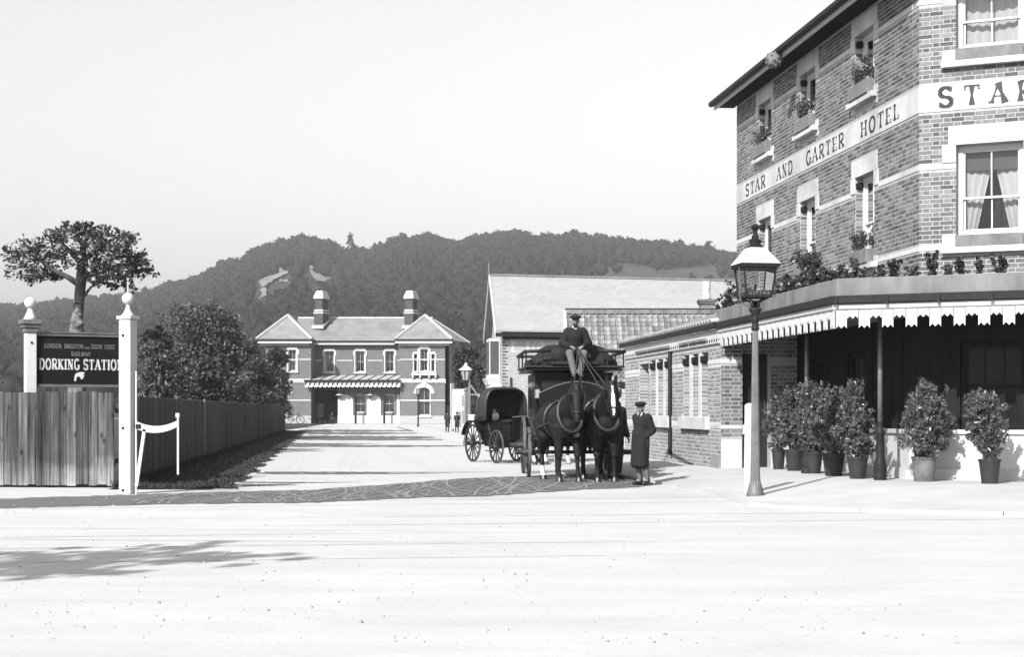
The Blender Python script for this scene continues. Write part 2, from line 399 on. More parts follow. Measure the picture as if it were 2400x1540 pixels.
def letters(M, parent, mt, text, x0, z0, h, width, weight=.16, serif=.3, gap=.12, depth=.004, y=0.0, flare=0.0):
    """write text on the plane y, facing -y, filling width; every letter is one object of flat raised paint"""
    sx = width / word_width(text, gap); x = x0
    mb = None
    def seg(pts, wd, layer):
        for i in range(len(pts) - 1):
            a = Vector((x + pts[i][0] * sx, z0 + pts[i][1] * h)); b = Vector((x + pts[i + 1][0] * sx, z0 + pts[i + 1][1] * h))
            d = b - a
            if d.length < 1e-6: continue
            d.normalize(); nrm = Vector((-d.y, d.x)) * (wd * weight * .5 * (abs(d.y) * sx + abs(d.x) * h * .9))
            e = d * (wd * weight * .12 * h)
            n0 = n1 = nrm
            if flare and len(pts) == 2: n0 = nrm * (1 + flare); n1 = nrm * (1 + flare)
            mid = (a + b) / 2
            if flare and len(pts) == 2:
                for (p, q, np_, nq) in ((a - e, mid, n0, nrm * .55), (mid, b + e, nrm * .55, n1)):
                    mb.plate([(p.x - np_.x, p.y - np_.y), (q.x - nq.x, q.y - nq.y), (q.x + nq.x, q.y + nq.y), (p.x + np_.x, p.y + np_.y)], y - depth - layer, y)
            else:
                p, q = a - e, b + e
                mb.plate([(p.x - nrm.x, p.y - nrm.y), (q.x - nrm.x, q.y - nrm.y), (q.x + nrm.x, q.y + nrm.y), (p.x + nrm.x, p.y + nrm.y)], y - depth - layer, y)
    k = 0
    for c in text:
        if c == ' ': x += (.5 + gap) * sx; continue
        wd, strokes, ser = GLY[c]; mb = MB(M)
        for pts, wt in strokes:
            k += 1; seg(pts, wt, .0002 * (k % 5))
        for (px, pz) in ser:
            if serif:
                k += 1; q = .045 if pz < .5 else -.045
                seg([(px - serif * .5, pz + q), (px + serif * .5, pz + q)], .5, .0003 + .0002 * (k % 5))
        mb.build('letter', mt, parent); x += (wd + gap) * sx

# ------------------------------------------------------------------ hill behind the town
PROF = [(-2600, 800), (-1200, 760), (-500, 735), (-200, 722), (80, 712), (200, 696), (330, 686), (390, 664), (470, 645), (510, 612), (560, 605), (600, 580), (640, 570), (680, 553),
        (730, 550), (770, 560), (800, 580), (840, 578), (870, 582), (900, 566), (930, 553), (1000, 546), (1060, 562), (1100, 552), (1160, 546), (1220, 540),
        (1300, 550), (1340, 543), (1400, 551), (1500, 560), (1600, 568), (1650, 577), (1725, 592), (1900, 625), (2400, 690), (3000, 740), (5000, 800)]
YR, YF = 900.0, 250.0
def prof(u): return np.interp(u, [p[0] for p in PROF], [p[1] for p in PROF])
def hz(u, Y):
    zr = CAM_H + (CV - (prof(u) + 22)) / F_PX * YR
    t = np.clip((Y - YF) / (YR - YF), 0, 1)
    return np.where(Y > YR, zr - (Y - YR) * .12, zr * t ** 1.12)
def hill_pt(u, v):            # where a line of sight meets the slope
    lo, hi = YF, YR
    for _ in range(40):
        m = (lo + hi) / 2
        if CV - (hz(np.array(u), np.array(m)) - CAM_H) / m * F_PX > v: lo = m
        else: hi = m
    return np.array([(u - CU) / F_PX * lo, lo, float(hz(np.array(u), np.array(lo)))])
us = np.linspace(-2600, 5000, 240); ys = np.concatenate([np.linspace(YF - 6, YR, 60), np.linspace(YR + 20, 1400, 10)])
U, Y = np.meshgrid(us, ys); Z = hz(U, Y) + (np.sin(U * .021 + Y * .02) * 1.2 + np.sin(U * .05 - Y * .013) * .8) * np.clip((Y - 300) / 200, 0, 1)
Z[0] = -.5
V = np.stack([(U - CU) / F_PX * Y, Y, Z], -1).reshape(-1, 3)
nu, ny = len(us), len(ys)
ii = (np.arange(ny - 1)[:, None] * nu + np.arange(nu - 1)[None]).ravel()
Fh = np.stack([ii, ii + 1, ii + nu + 1, ii + nu], 1)
me = np_mesh('hill', V, Fh, True); hill = link('hill', me, ['wood_floor_hill', 'meadow']); tag(hill, kind='structure')
fc = V[Fh].mean(1); fu = CU + fc[:, 0] / fc[:, 1] * F_PX; fv = CV - (fc[:, 2] - CAM_H) / fc[:, 1] * F_PX
def in_meadow(u, v): return ((u > 1365 + (v - 625) * .3) & (v > 627 - (u - 1365) * .006) & (v < 668))
me.polygons.foreach_set('material_index', in_meadow(fu, fv).astype(np.int32))

CHALK = [[(608, 668), (640, 645), (655, 640), (680, 643), (668, 652), (655, 660), (640, 666), (622, 678), (612, 680)],
         [(655, 640), (659, 624), (665, 626), (662, 641)],
         [(612, 690), (620, 680), (624, 686), (626, 700), (612, 710), (604, 711), (615, 702)],
         [(656, 664), (680, 666), (690, 664), (690, 669), (672, 671), (658, 669)],
         [(716, 615), (730, 622), (736, 636), (728, 638), (724, 626)],
         [(726, 640), (742, 648), (756, 657), (800, 659), (828, 664), (824, 668), (790, 663), (765, 664), (752, 671), (738, 662), (730, 650)],
         ]
def inside(poly, u, v):
    c = np.zeros(len(u), bool); n = len(poly)
    for i in range(n):
        (x0, y0), (x1, y1) = poly[i], poly[(i + 1) % n]
        if y0 != y1:
            c ^= ((y0 > v) != (y1 > v)) & (u < (x1 - x0) * (v - y0) / (y1 - y0) + x0)
    return c
for poly in CHALK:            # bare chalk: thick irregular sheets lying on the slope
    pts = []
    for i in range(len(poly)):
        (u0, v0), (u1, v1) = poly[i], poly[(i + 1) % len(poly)]
        for k in range(3):
            t = k / 3
            pts.append((u0 + (u1 - u0) * t + random.uniform(-1.5, 1.5), v0 + (v1 - v0) * t + random.uniform(-1, 1)))
    ua, ub_ = min(p[0] for p in pts), max(p[0] for p in pts); va, vb_ = min(p[1] for p in pts), max(p[1] for p in pts); st_ = 1.6
    nu_, nv_ = int((ub_ - ua) / st_) + 2, int((vb_ - va) / st_) + 2; grid = {}
    gu, gv = np.meshgrid(ua + st_ * np.arange(nu_), va + st_ * np.arange(nv_), indexing='ij')
    ok = inside(pts, gu.ravel() + st_ / 2, gv.ravel() + st_ / 2).reshape(gu.shape); m = MB()
    def hp_(i, j):
        if (i, j) not in grid:
            q = Vector(hill_pt(ua + st_ * i, va + st_ * j)); q += Vector((0, -1.0, 1.5 + .5 * noise.noise(q * .2))); grid[(i, j)] = (len(m.v), q); m.v.append(q)
        return grid[(i, j)][0]
    for i in range(nu_):
        for j in range(nv_):
            if ok[i, j]: m.f.append((hp_(i, j), hp_(i + 1, j), hp_(i + 1, j + 1), hp_(i, j + 1))); m.mi.append(0)
    struct('chalk_bank', m, 'chalk', smooth=True)

def crown_trees(n):
    u = RNG.uniform(-350, 2150, n); t = RNG.uniform(0, 1, n) ** .8; Y = 285 + (925 - 285) * t
    z = hz(u, Y)
    r = RNG.uniform(2.0, 3.9, n) * np.where(Y > 860, .85, 1.0)
    h = r * RNG.uniform(1.15, 1.7, n)
    vb = CV - (z - CAM_H) / Y * F_PX; vt = CV - (z + h * 1.5 - CAM_H) / Y * F_PX; vm = (vb + vt) / 2
    stray = RNG.uniform(0, 1, n) < .035
    keep = (~in_meadow(u, vb) & ~in_meadow(u, vm) & ~in_meadow(u, vt)) | stray
    for poly in CHALK:
        ym = hill_pt(np.mean([p[0] for p in poly]), np.mean([p[1] for p in poly]))[1]
        for du in (-22, -11, 0, 11, 22):
            for vv in (vb, vm, vt, (vm + vt) / 2, (vm + vb) / 2):
                keep &= ~(inside(poly, u + du, vv) & (Y < ym + 12))
    return np.stack([u[keep], Y[keep], z[keep], r[keep], h[keep]], 1)
TR = crown_trees(12500)
bm = bmesh.new(); bmesh.ops.create_icosphere(bm, subdivisions=1, radius=1); bm.verts.ensure_lookup_table()
ico = np.array([v.co[:] for v in bm.verts]); icf = np.array([[v.index for v in f.verts] for f in bm.faces]); bm.free()
Vs, Fs, o = [], [], 0
Cx = (TR[:, 0] - CU) / F_PX * TR[:, 1]
cen = np.stack([Cx, TR[:, 1], TR[:, 2] + TR[:, 4] * .72], 1)
sc = np.stack([TR[:, 3], TR[:, 3], TR[:, 4] * .8], 1)
nT = len(TR)
core = ico[None] * (sc[:, None] * .86) * RNG.uniform(.72, 1.12, (nT, len(ico), 1)) + cen[:, None]
Vs.append(core.reshape(-1, 3)); Fs.append((icf[None] + np.arange(nT)[:, None, None] * len(ico)).reshape(-1, 3)); o = nT * len(ico)
K = 22
d = RNG.normal(size=(nT, K, 3)); d /= np.linalg.norm(d, axis=2)[..., None]; d[..., 1] = -np.abs(d[..., 1]) + .15; d[..., 2] = np.abs(d[..., 2]) * 1.1 - .25
cp = cen[:, None] + d * sc[:, None] * RNG.uniform(.8, 1.08, (nT, K, 1))
V4, F4 = leaves(cp.reshape(-1, 3), 1.15, 0, .8, .5, outward=d.reshape(-1, 3))
F3 = np.concatenate([F4[:, [0, 1, 2]], F4[:, [0, 2, 3]]]) + o
me = np_mesh('woodland', np.concatenate([Vs[0], V4]), np.concatenate([Fs[0], F3]))
woods = link('woodland', me, 'leaf_hill'); tag(woods, 'dense dark woodland covering the long hill behind the station', 'woodland', kind='stuff')

# single tree standing out on the skyline
def far_tree(u, v_top, Y, r, h, label):
    b = Vector(((u - CU) / F_PX * Y, Y, float(hz(np.array(u), np.array(Y))) - .5))
    t = thing('skyline_tree', label, 'tree', b)
    top = ZV(v_top, Y) - b.z
    MB().tube([(0, 0, 0), (.2, 0, top * .5), (0, 0, top * .9)], [.5, .35, .12], 6).build('trunk', 'bark', t)
    cl = []
    for k in range(16):
        f = k / 15; zz = top * (.32 + .66 * f); rr = r * (1.05 - .75 * f ** 1.3)
        a = random.uniform(0, 6.28)
        cl.append((math.cos(a) * rr * .45, math.sin(a) * rr * .45, zz, rr * .6, rr * .6, h / 13))
    Vv, Ff = foliage(cl, 26, 1.1); link('crown', np_mesh('crown', Vv, Ff), 'leaf_hill', t)
far_tree(823, 549, 890, 4.2, 16, 'tall pointed tree standing alone on the hill skyline above the station roof')
far_tree(1662, 566, 880, 5.0, 10, 'rounded pale tree on the skyline just left of the hotel')

# ------------------------------------------------------------------ ground, road, verge
def ground_mat():
    m = mat('ground_dust', .365, rough=.95, var=.05, scale=.55, bump=.5, bscale=9, dist=.012, dirt=0)
    t = m.node_tree; N = t.nodes; L = t.links; b = N['Principled BSDF']
    src = b.inputs['Base Color'].links[0].from_socket
    g = N.new('ShaderNodeNewGeometry')
    vm = N.new('ShaderNodeVectorMath'); vm.operation = 'MULTIPLY'; vm.inputs[1].default_value = (1, 1, 1); L.new(g.outputs['Position'], vm.inputs[0])
    vo = N.new('ShaderNodeTexVoronoi'); vo.inputs['Scale'].default_value = 7; vo.inputs['Randomness'].default_value = 1; L.new(vm.outputs[0], vo.inputs['Vector'])
    mr = N.new('ShaderNodeMapRange'); mr.inputs['From Min'].default_value = .02; mr.inputs['From Max'].default_value = .09; mr.inputs['To Min'].default_value = .55; mr.inputs['To Max'].default_value = 1
    L.new(vo.outputs['Distance'], mr.inputs['Value'])
    wn = N.new('ShaderNodeTexNoise'); wn.inputs['Scale'].default_value = 1.3; wn.inputs['Detail'].default_value = 7; wn.inputs['Distortion'].default_value = 1.0
    vs = N.new('ShaderNodeVectorMath'); vs.operation = 'MULTIPLY'; vs.inputs[1].default_value = (.35, 1.2, 1); L.new(g.outputs['Position'], vs.inputs[0]); L.new(vs.outputs[0], wn.inputs['Vector'])
    m2 = N.new('ShaderNodeMapRange'); m2.inputs['From Min'].default_value = .35; m2.inputs['From Max'].default_value = .7; m2.inputs['To Min'].default_value = 1.03; m2.inputs['To Max'].default_value = .93
    L.new(wn.outputs['Fac'], m2.inputs['Value'])
    a = N.new('ShaderNodeMath'); a.operation = 'MULTIPLY'; L.new(src, a.inputs[0]); L.new(mr.outputs[0], a.inputs[1])
    c = N.new('ShaderNodeMath'); c.operation = 'MULTIPLY'; L.new(a.outputs[0], c.inputs[0]); L.new(m2.outputs[0], c.inputs[1])
    L.new(c.outputs[0], b.inputs['Base Color'])
ground_mat()
struct('ground', MB().quad((-2500, -120, 0), (2500, -120, 0), (2500, 1500, 0), (-2500, 1500, 0)), 'ground_dust')
mat('verge_earth', .03, rough=1, var=.3, scale=3, bump=.8, bscale=20, dist=.03)
mat('dark_road', .092, rough=.9, var=.18, scale=2.5, stretch=(.5, 2.0, 1), bump=.5, bscale=20, dist=.01)
mat('pale_track', .17, rough=.95, var=.25, scale=6, bump=.3)
mat('pavement_dust', .35, rough=.95, var=.10, scale=1.2, bump=.4, bscale=14, dist=.008, dirt=.12)
SL = -.1124                                          # the street runs away along (SL, 1)
def fence_x(Y): return -6.57 - .1018 * (Y - 27)
def verge_x(Y): return -4.61 - .1098 * (Y - 26.85) + .10 * math.sin(Y * 1.7) + .06 * math.sin(Y * 4.1)
m = MB(); Ys = [26.4 + (101 - 26.4) * i / 120 for i in range(121)]
for i in range(120):
    a, b = Ys[i], Ys[i + 1]
    e0 = 0 if a > 28 else (28 - a) * 1.0; e1 = 0 if b > 28 else (28 - b) * 1.0
    m.quad((fence_x(a) - .1, a, .03), (verge_x(a) - e0 * .3, a, .006), (verge_x(b) - e1 * .3, b, .006), (fence_x(b) - .1, b, .03))
struct('grass_verge', m, 'verge_earth')
n = 26000
gy = 26.6 + (95 - 26.6) * RNG.uniform(0, 1, n) ** 1.9
f0 = np.array([fence_x(y) for y in gy]); f1 = np.array([verge_x(y) for y in gy])
gx = f0 + (f1 - f0) * (RNG.uniform(0, 1, n) ** 1.25) * .98
hgt = .02 + .06 * RNG.uniform(0, 1, n) ** 2 + .09 * np.exp(-((gx - f0) / .35) ** 2)
base = np.stack([gx, gy, np.full(n, .005)], 1)
lean = RNG.normal(size=(n, 3)) * .05; lean[:, 2] = 0
wv = RNG.normal(size=(n, 3)); wv[:, 2] = 0; wv /= np.linalg.norm(wv, axis=1)[:, None]; wv *= .012
tip = base + lean; tip[:, 2] += hgt
me = np_mesh('verge_grass', np.stack([base - wv, base + wv, tip], 1).reshape(-1, 3), np.arange(n * 3).reshape(-1, 3))
tag(link('verge_grass', me, 'grass_blade'), 'rough dark grass along the foot of the long fence', 'grass', kind='stuff')
struct('garden_ground', MB().add([(fence_x(27) - .2, 27.3, .008), (-60, 27.3, .008), (-60, 240, .008), (fence_x(120) - 6, 240, .008), (fence_x(101) - .2, 101, .008)], [(0, 1, 2, 3, 4)]), 'verge_earth')

# darker damp strip of road that crosses in front of the yard
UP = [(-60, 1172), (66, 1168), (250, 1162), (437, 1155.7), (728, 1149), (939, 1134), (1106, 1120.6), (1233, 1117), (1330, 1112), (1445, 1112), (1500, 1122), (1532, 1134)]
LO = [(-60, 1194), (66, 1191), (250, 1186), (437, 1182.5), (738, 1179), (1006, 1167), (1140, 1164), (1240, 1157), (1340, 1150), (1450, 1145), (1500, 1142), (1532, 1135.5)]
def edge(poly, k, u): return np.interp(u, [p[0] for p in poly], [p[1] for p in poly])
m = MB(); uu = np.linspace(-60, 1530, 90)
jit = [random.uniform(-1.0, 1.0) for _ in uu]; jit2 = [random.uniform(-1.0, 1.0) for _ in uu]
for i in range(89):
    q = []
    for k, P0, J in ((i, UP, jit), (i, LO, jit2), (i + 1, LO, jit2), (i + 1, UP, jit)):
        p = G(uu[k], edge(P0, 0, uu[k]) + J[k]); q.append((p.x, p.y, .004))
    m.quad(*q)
struct('damp_strip', m, 'dark_road')
m = MB()
def ribbon(pts, wd, z, taper=False):
    W_ = wd
    for i in range(len(pts) - 1):
        if taper: wd = W_ * max(.08, math.sin(math.pi * (i + .5) / (len(pts) - 1))) * random.uniform(.5, 1.1)
        a, b = Vector(pts[i]), Vector(pts[i + 1]); d = (b - a).normalized(); nn = Vector((-d.y, d.x, 0)) * wd / 2
        m.quad((a.x - nn.x, a.y - nn.y, z), (b.x - nn.x, b.y - nn.y, z), (b.x + nn.x, b.y + nn.y, z), (a.x + nn.x, a.y + nn.y, z))
for k in range(130):                     # pale wheel marks left by turning carts
    u0 = random.uniform(430, 1440); va, vb = edge(UP, 0, u0) + 1, edge(LO, 0, u0) - 1
    if random.random() < .8:
        du = random.uniform(60, 230) * random.choice((-1, 1)); bend = random.uniform(-60, 60)
        pts = []
        for i in range(9):
            t = i / 8; u = u0 + du * t + bend * math.sin(t * math.pi)
            a_, b_ = edge(UP, 0, u), edge(LO, 0, u)
            if u > 1500 or u < 300: break
            p = G(u, a_ + 1 + (b_ - a_ - 2) * t); pts.append((p.x, p.y))
    else:
        c = G(u0, (va + vb) / 2); rr = random.uniform(.5, 1.4); a0 = random.uniform(0, 360)
        pts = [(c.x + rr * math.cos(R(a0 + 26 * i)) * 1.3, c.y + rr * math.sin(R(a0 + 26 * i))) for i in range(8)]
        pts = [p for p in pts if edge(UP, 0, CU + p[0] / p[1] * F_PX) + 1 < CV + CAM_H / p[1] * F_PX < edge(LO, 0, CU + p[0] / p[1] * F_PX) - 1]
    if len(pts) > 2: ribbon([(p[0], p[1], 0) for p in pts], random.uniform(.015, .06), .0065 + .00005 * k)
tr = m.build('wheel_marks', 'pale_track'); tag(tr, kind='structure')

# ------------------------------------------------------------------ hotel pavement with kerb
def pave_z(x, y): return .15 + .07 * max(0.0, min(1.0, (31.4 - y) / 6.0)) if x > 2.9 else .15
KERB = [(-8.9, 122.0), (-4.9, 86.7), (-1.65, 58.0), (.3, 42.5), (1.75, 33.5), (2.42, 29.6), (2.78, 26.8), (3.05, 24.4), (3.12, 22.9), (3.2, 22.0), (3.5, 21.3), (4.4, 20.5), (6.0, 19.8), (9.0, 18.9), (14, 18.0)]
INN = [(-6.0, 122.0), (-3.0, 86.7), (.3, 58.0), (3.4, 42.5), (5.2, 34.2), (6.3, 31.0), (6.9, 28.6), (7.2, 27.0), (7.6, 26.2), (7.9, 25.8), (8.2, 25.4), (9.0, 25.0), (10.4, 24.3), (13.4, 22.8), (18.4, 20.4)]
m = MB()
for i in range(len(KERB) - 1):
    for k in range(6):
        q = []
        for (ki, t) in ((i, k / 6), (i + 1, k / 6), (i + 1, (k + 1) / 6), (i, (k + 1) / 6)):
            a = Vector(KERB[ki]) + Vector((.13, 0)); b = Vector(INN[ki]); p = a.lerp(b, t)
            z = .05 + (.10 + .075 * max(0, min(1, (34 - b.y) / 6))) * min(1, t / .5)
            q.append((p.x, p.y, z))
        m.quad(*q)
pv_o = struct('pavement', m, 'pavement_dust')
from mathutils.bvhtree import BVHTree
PBVH = BVHTree.FromPolygons([tuple(v) for v in m.v], m.f)
def pave_h(x, y):
    h = PBVH.ray_cast(Vector((x, y, 5)), Vector((0, 0, -1)))
    return h[0].z if h[0] else 0.0
m = MB(); kl = []
for i in range(len(KERB) - 1):                      # kerb stones
    a, b = Vector(KERB[i]), Vector(KERB[i + 1]); L_ = (b - a).length; nst = max(1, int(L_ / .9)); d = (b - a) / L_; nn = Vector((-d.y, d.x))
    if nn.x < 0: nn = -nn
    for k in range(nst):
        s0, s1 = a + d * (L_ * k / nst + .006), a + d * (L_ * (k + 1) / nst - .006)
        kl.append((s0, s1, nn))
near = sorted(kl, key=lambda q: q[0].y)
kerb = struct('kerb', MB().box(-.01, .01, -.01, .01, 0, .02), 'stone')
kerb.location = (3.1, 22, .01)
for s0, s1, nn in near[:90]:
    mm = MB(Matrix.Translation((-3.1, -22, -.01)))
    h = .052 + random.uniform(-.004, .004)
    mm.slab([tuple(s0), tuple(s1), tuple(s1 + nn * .15), tuple(s0 + nn * .15)], -.02, h)
    mm.build('kerbstone', 'pavement_dust', kerb)

# thinner dark streaks laid across the yard road
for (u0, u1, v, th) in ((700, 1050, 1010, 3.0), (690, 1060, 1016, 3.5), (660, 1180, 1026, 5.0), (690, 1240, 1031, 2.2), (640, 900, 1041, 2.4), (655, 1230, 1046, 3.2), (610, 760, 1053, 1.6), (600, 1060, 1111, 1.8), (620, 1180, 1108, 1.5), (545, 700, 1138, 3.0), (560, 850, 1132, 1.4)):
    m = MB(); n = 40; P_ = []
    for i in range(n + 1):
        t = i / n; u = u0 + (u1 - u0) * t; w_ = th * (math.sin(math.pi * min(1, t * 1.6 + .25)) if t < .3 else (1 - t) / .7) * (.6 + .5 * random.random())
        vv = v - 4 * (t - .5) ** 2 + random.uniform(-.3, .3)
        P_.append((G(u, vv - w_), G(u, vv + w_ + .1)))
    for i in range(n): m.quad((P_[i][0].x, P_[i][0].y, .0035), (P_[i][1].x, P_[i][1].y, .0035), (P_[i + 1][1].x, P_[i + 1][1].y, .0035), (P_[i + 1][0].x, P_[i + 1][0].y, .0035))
    st_o = struct('dark_streak', m, 'dark_road'); st_o.location.z = .0005 * (v % 7)

# worn wheel ruts, hoof scuffs and loose stones on the dusty road
mat('rut_dust', .35, rough=1, var=.10, scale=5, bump=.5, bscale=25)
m = MB(); random.seed(21)
for k in range(9):
    y0 = random.uniform(11.5, 24); x0 = random.uniform(-9, -4); sl_ = random.uniform(-.10, .28); cv = random.uniform(-.012, .012); L_ = random.uniform(5, 17)
    for off in (0, random.uniform(1.3, 1.55)):
        pts = []
        for i in range(26):
            x = x0 + L_ * i / 25; y = y0 + off + sl_ * (x - x0) + cv * (x - x0) ** 2 + random.uniform(-.012, .012)
            if 9.5 < y < 25.2: pts.append((x, y, 0))
        if len(pts) > 3: ribbon(pts, random.uniform(.03, .06), .0022 + .00004 * k, True)
for k in range(14):
    x0 = random.uniform(-4.5, 1.4); sl_ = SL + random.uniform(-.03, .03); pts = []
    y0 = random.uniform(27, 40)
    for i in range(30):
        y = y0 + i * 1.5; pts.append((x0 + sl_ * (y - 28) + .1 * math.sin(i * .4 + k), y, 0))
    ribbon(pts, random.uniform(.04, .08), .0022 + .00004 * k)
tag(m.build('wheel_ruts', 'rut_dust'), kind='structure')
n = 1500
sy = 9.0 + 24 * RNG.uniform(0, 1, n) ** 1.4; sx_ = (RNG.uniform(-1, 1, n)) * (sy * .34) ; rr_ = .004 + .009 * RNG.uniform(0, 1, n) ** 3
bm = bmesh.new(); bmesh.ops.create_icosphere(bm, subdivisions=1, radius=1); bm.verts.ensure_lookup_table()
i0 = np.array([v.co[:] for v in bm.verts]); f0_ = np.array([[v.index for v in f.verts] for f in bm.faces]); bm.free()
ok = sx_ < 2.6; sy, sx_, rr_ = sy[ok], sx_[ok], rr_[ok]; n = len(sy)
Vp = i0[None] * rr_[:, None, None] * RNG.uniform(.6, 1.2, (n, 1, 3)) + np.stack([sx_, sy, rr_ * .3], 1)[:, None]
mat('road_stone', .26, rough=1, var=.3, scale=12, bump=0, rnd=.4)
tag(link('loose_stones', np_mesh('loose_stones', Vp.reshape(-1, 3), (f0_[None] + np.arange(n)[:, None, None] * len(i0)).reshape(-1, 3)), 'road_stone'), 'small loose stones scattered over the pale road', 'stones', kind='stuff')
random.seed(5)
# ------------------------------------------------------------------ left: front fence, gate post, station sign
mat('fence_board', .062, rough=.95, var=.75, scale=26, stretch=(1, 1, .045), bump=.7, bscale=60, dist=.008, rnd=.55, dirt=.5, spec=.08)
def weathered():
    m = MATS['fence_board']; t = m.node_tree; N = t.nodes; L = t.links; b = N['Principled BSDF']; src = b.inputs['Base Color'].links[0].from_socket
    g = N.new('ShaderNodeNewGeometry'); sp = N.new('ShaderNodeSeparateXYZ'); L.new(g.outputs['Position'], sp.inputs[0])
    nz = N.new('ShaderNodeTexNoise'); nz.inputs['Scale'].default_value = 3; L.new(g.outputs['Position'], nz.inputs['Vector'])
    a = N.new('ShaderNodeMath'); a.operation = 'MULTIPLY_ADD'; a.inputs[1].default_value = .9; L.new(nz.outputs['Fac'], a.inputs[0]); L.new(sp.outputs[2], a.inputs[2])
    mr = N.new('ShaderNodeMapRange'); mr.inputs['From Min'].default_value = .45; mr.inputs['From Max'].default_value = .95; mr.inputs['To Min'].default_value = 2.8; mr.inputs['To Max'].default_value = 1; L.new(a.outputs[0], mr.inputs['Value'])
    vo = N.new('ShaderNodeTexVoronoi'); vo.inputs['Scale'].default_value = 2.6; vm = N.new('ShaderNodeVectorMath'); vm.operation = 'MULTIPLY'; vm.inputs[1].default_value = (1.6, 1, .9); L.new(g.outputs['Position'], vm.inputs[0]); L.new(vm.outputs[0], vo.inputs['Vector'])
    mk = N.new('ShaderNodeMapRange'); mk.inputs['From Min'].default_value = .06; mk.inputs['From Max'].default_value = .16; mk.inputs['To Min'].default_value = .3; mk.inputs['To Max'].default_value = 1; L.new(vo.outputs['Distance'], mk.inputs['Value'])
    m1 = N.new('ShaderNodeMath'); m1.operation = 'MULTIPLY'; L.new(src, m1.inputs[0]); L.new(mr.outputs[0], m1.inputs[1])
    m2 = N.new('ShaderNodeMath'); m2.operation = 'MULTIPLY'; L.new(m1.outputs[0], m2.inputs[0]); L.new(mk.outputs[0], m2.inputs[1]); L.new(m2.outputs[0], b.inputs['Base Color'])
weathered()
mat('fence_board_dark', .042, rough=.95, var=.3, scale=7, stretch=(1, 1, .16), bump=.6, bscale=70, dist=.006, rnd=.25)
fx0, fx1, fy0, fy1 = -9.6, -6.62, 27.25, 26.95
ft = thing('board_fence', 'short weathered board fence facing the road, bleached pale along its foot', 'fence', (fx0, fy0, 0))
dv = Vector((fx1 - fx0, fy1 - fy0, 0)); FL = dv.length; FM = frame((0, 0), dv)
x = 0.0
while x < FL - .05:
    wd = min(random.choice((.105, .13, .15, .17)), FL - x); h = 1.6 + random.uniform(-.015, .015)
    m = MB(FM); y = random.uniform(-.008, .008)
    m.box(x + .004, x + wd - .004, y, y + .024, .03 + random.uniform(0, .03), h); m.build('board', 'fence_board', ft, bevel=.003)
    x += wd
for z in (.35, 1.3): MB(FM).box(0, FL, .03, .09, z, z + .09).build('rail', 'fence_board_dark', ft)
for xx in (.3, 1.8): MB(FM).box(xx, xx + .11, .09, .2, 0, 1.55).build('post', 'fence_board_dark', ft)

lf = thing('board_fence', 'long dark board fence receding along the left side towards the station', 'fence', (fence_x(27), 27, 0))
a = Vector((fence_x(27.2), 27.2, 0)); b = Vector((fence_x(100), 100, 0)); LM = frame(a - Vector((fence_x(27), 27, 0)), b - a); LL = (b - a).length
pos = 0.0; boards = []
while pos < LL - .2:
    boards.append((pos, .19 + random.uniform(-.02, .02))); pos += boards[-1][1]
bmesh_shared = MB().box(.004, .186, -.012, .012, .02, 1.55).mesh('board'); setmat(bmesh_shared, 'fence_board_dark')
for k, (p, wd) in enumerate(boards[:300]):
    inst('board', bmesh_shared, lf, LM @ Matrix.Translation((p, random.uniform(-.006, .006), 0)) @ Matrix.Diagonal((wd / .19, 1, 1 + random.uniform(-.012, .012), 1)))
m = MB(LM)
for (p, wd) in boards[300:]: m.box(p + .004, p + wd - .004, -.012, .012, .02, 1.55)
if boards[300:]: tag(m.build('board_run', 'fence_board_dark', lf), kind='stuff')
for z in (.4, 1.25): MB(LM).box(0, LL, .014, .07, z, z + .08).build('rail', 'fence_board_dark', lf)
for k, p in enumerate([2.3, 5.0, 8.9, 15.9, 24, 33, 43, 53, 63]):
    mm = MB(LM); wd = .16 if k == 3 else .05
    mm.box(p, p + wd, -.05 if k == 3 else -.03, -.013, .08, 1.58); mm.build('post' if k == 3 else 'cover_strip', 'grey_wood' if k < 4 else 'fence_board_dark', lf)

def post_top(parent, s, z, spike=True, m='white_paint'):
    MB().hexa([(-s * .62, -s * .62, z), (s * .62, -s * .62, z), (s * .62, s * .62, z), (-s * .62, s * .62, z)],
              [(-s * .62, -s * .62, z + .05), (s * .62, -s * .62, z + .05), (s * .62, s * .62, z + .05), (-s * .62, s * .62, z + .05)]).build('cap', m, parent, bevel=.006)
    MB().lathe([(s * .58, z + .05), (s * .42, z + .08), (s * .26, z + .13), (s * .15, z + .19), (.03, z + .24)], 16).build('neck', m, parent, smooth=True)
    b = MB().ell((0, 0, z + .32), .095, 18, 12).build('ball_finial', m, parent, smooth=True)
    if spike: MB().tube([(0, 0, z + .40), (0, 0, z + .58)], [.014, .006], 8).build('spike', m, b)
gp = G(300, 1158); gpost = thing('gate_post', 'thick white wooden gate post with ball finial and a sagging side arm', 'gate post', gp, R(-20))
MB().box(-.103, .103, -.103, .103, 0, 2.70).build('shaft', 'white_paint', gpost, bevel=.012)
post_top(gpost, .206, 2.70)
for z in (.06, 1.02, 2.45):
    MB().tube([(-.02, -.104, z), (-.02, -.118, z)], .022, 10).build('bolt', 'iron', gpost)
GA = Matrix.Rotation(R(20), 4, 'Z') @ Matrix.Translation((.12, -.02, 0)); ga = gpost
m = MB(GA); n = 12
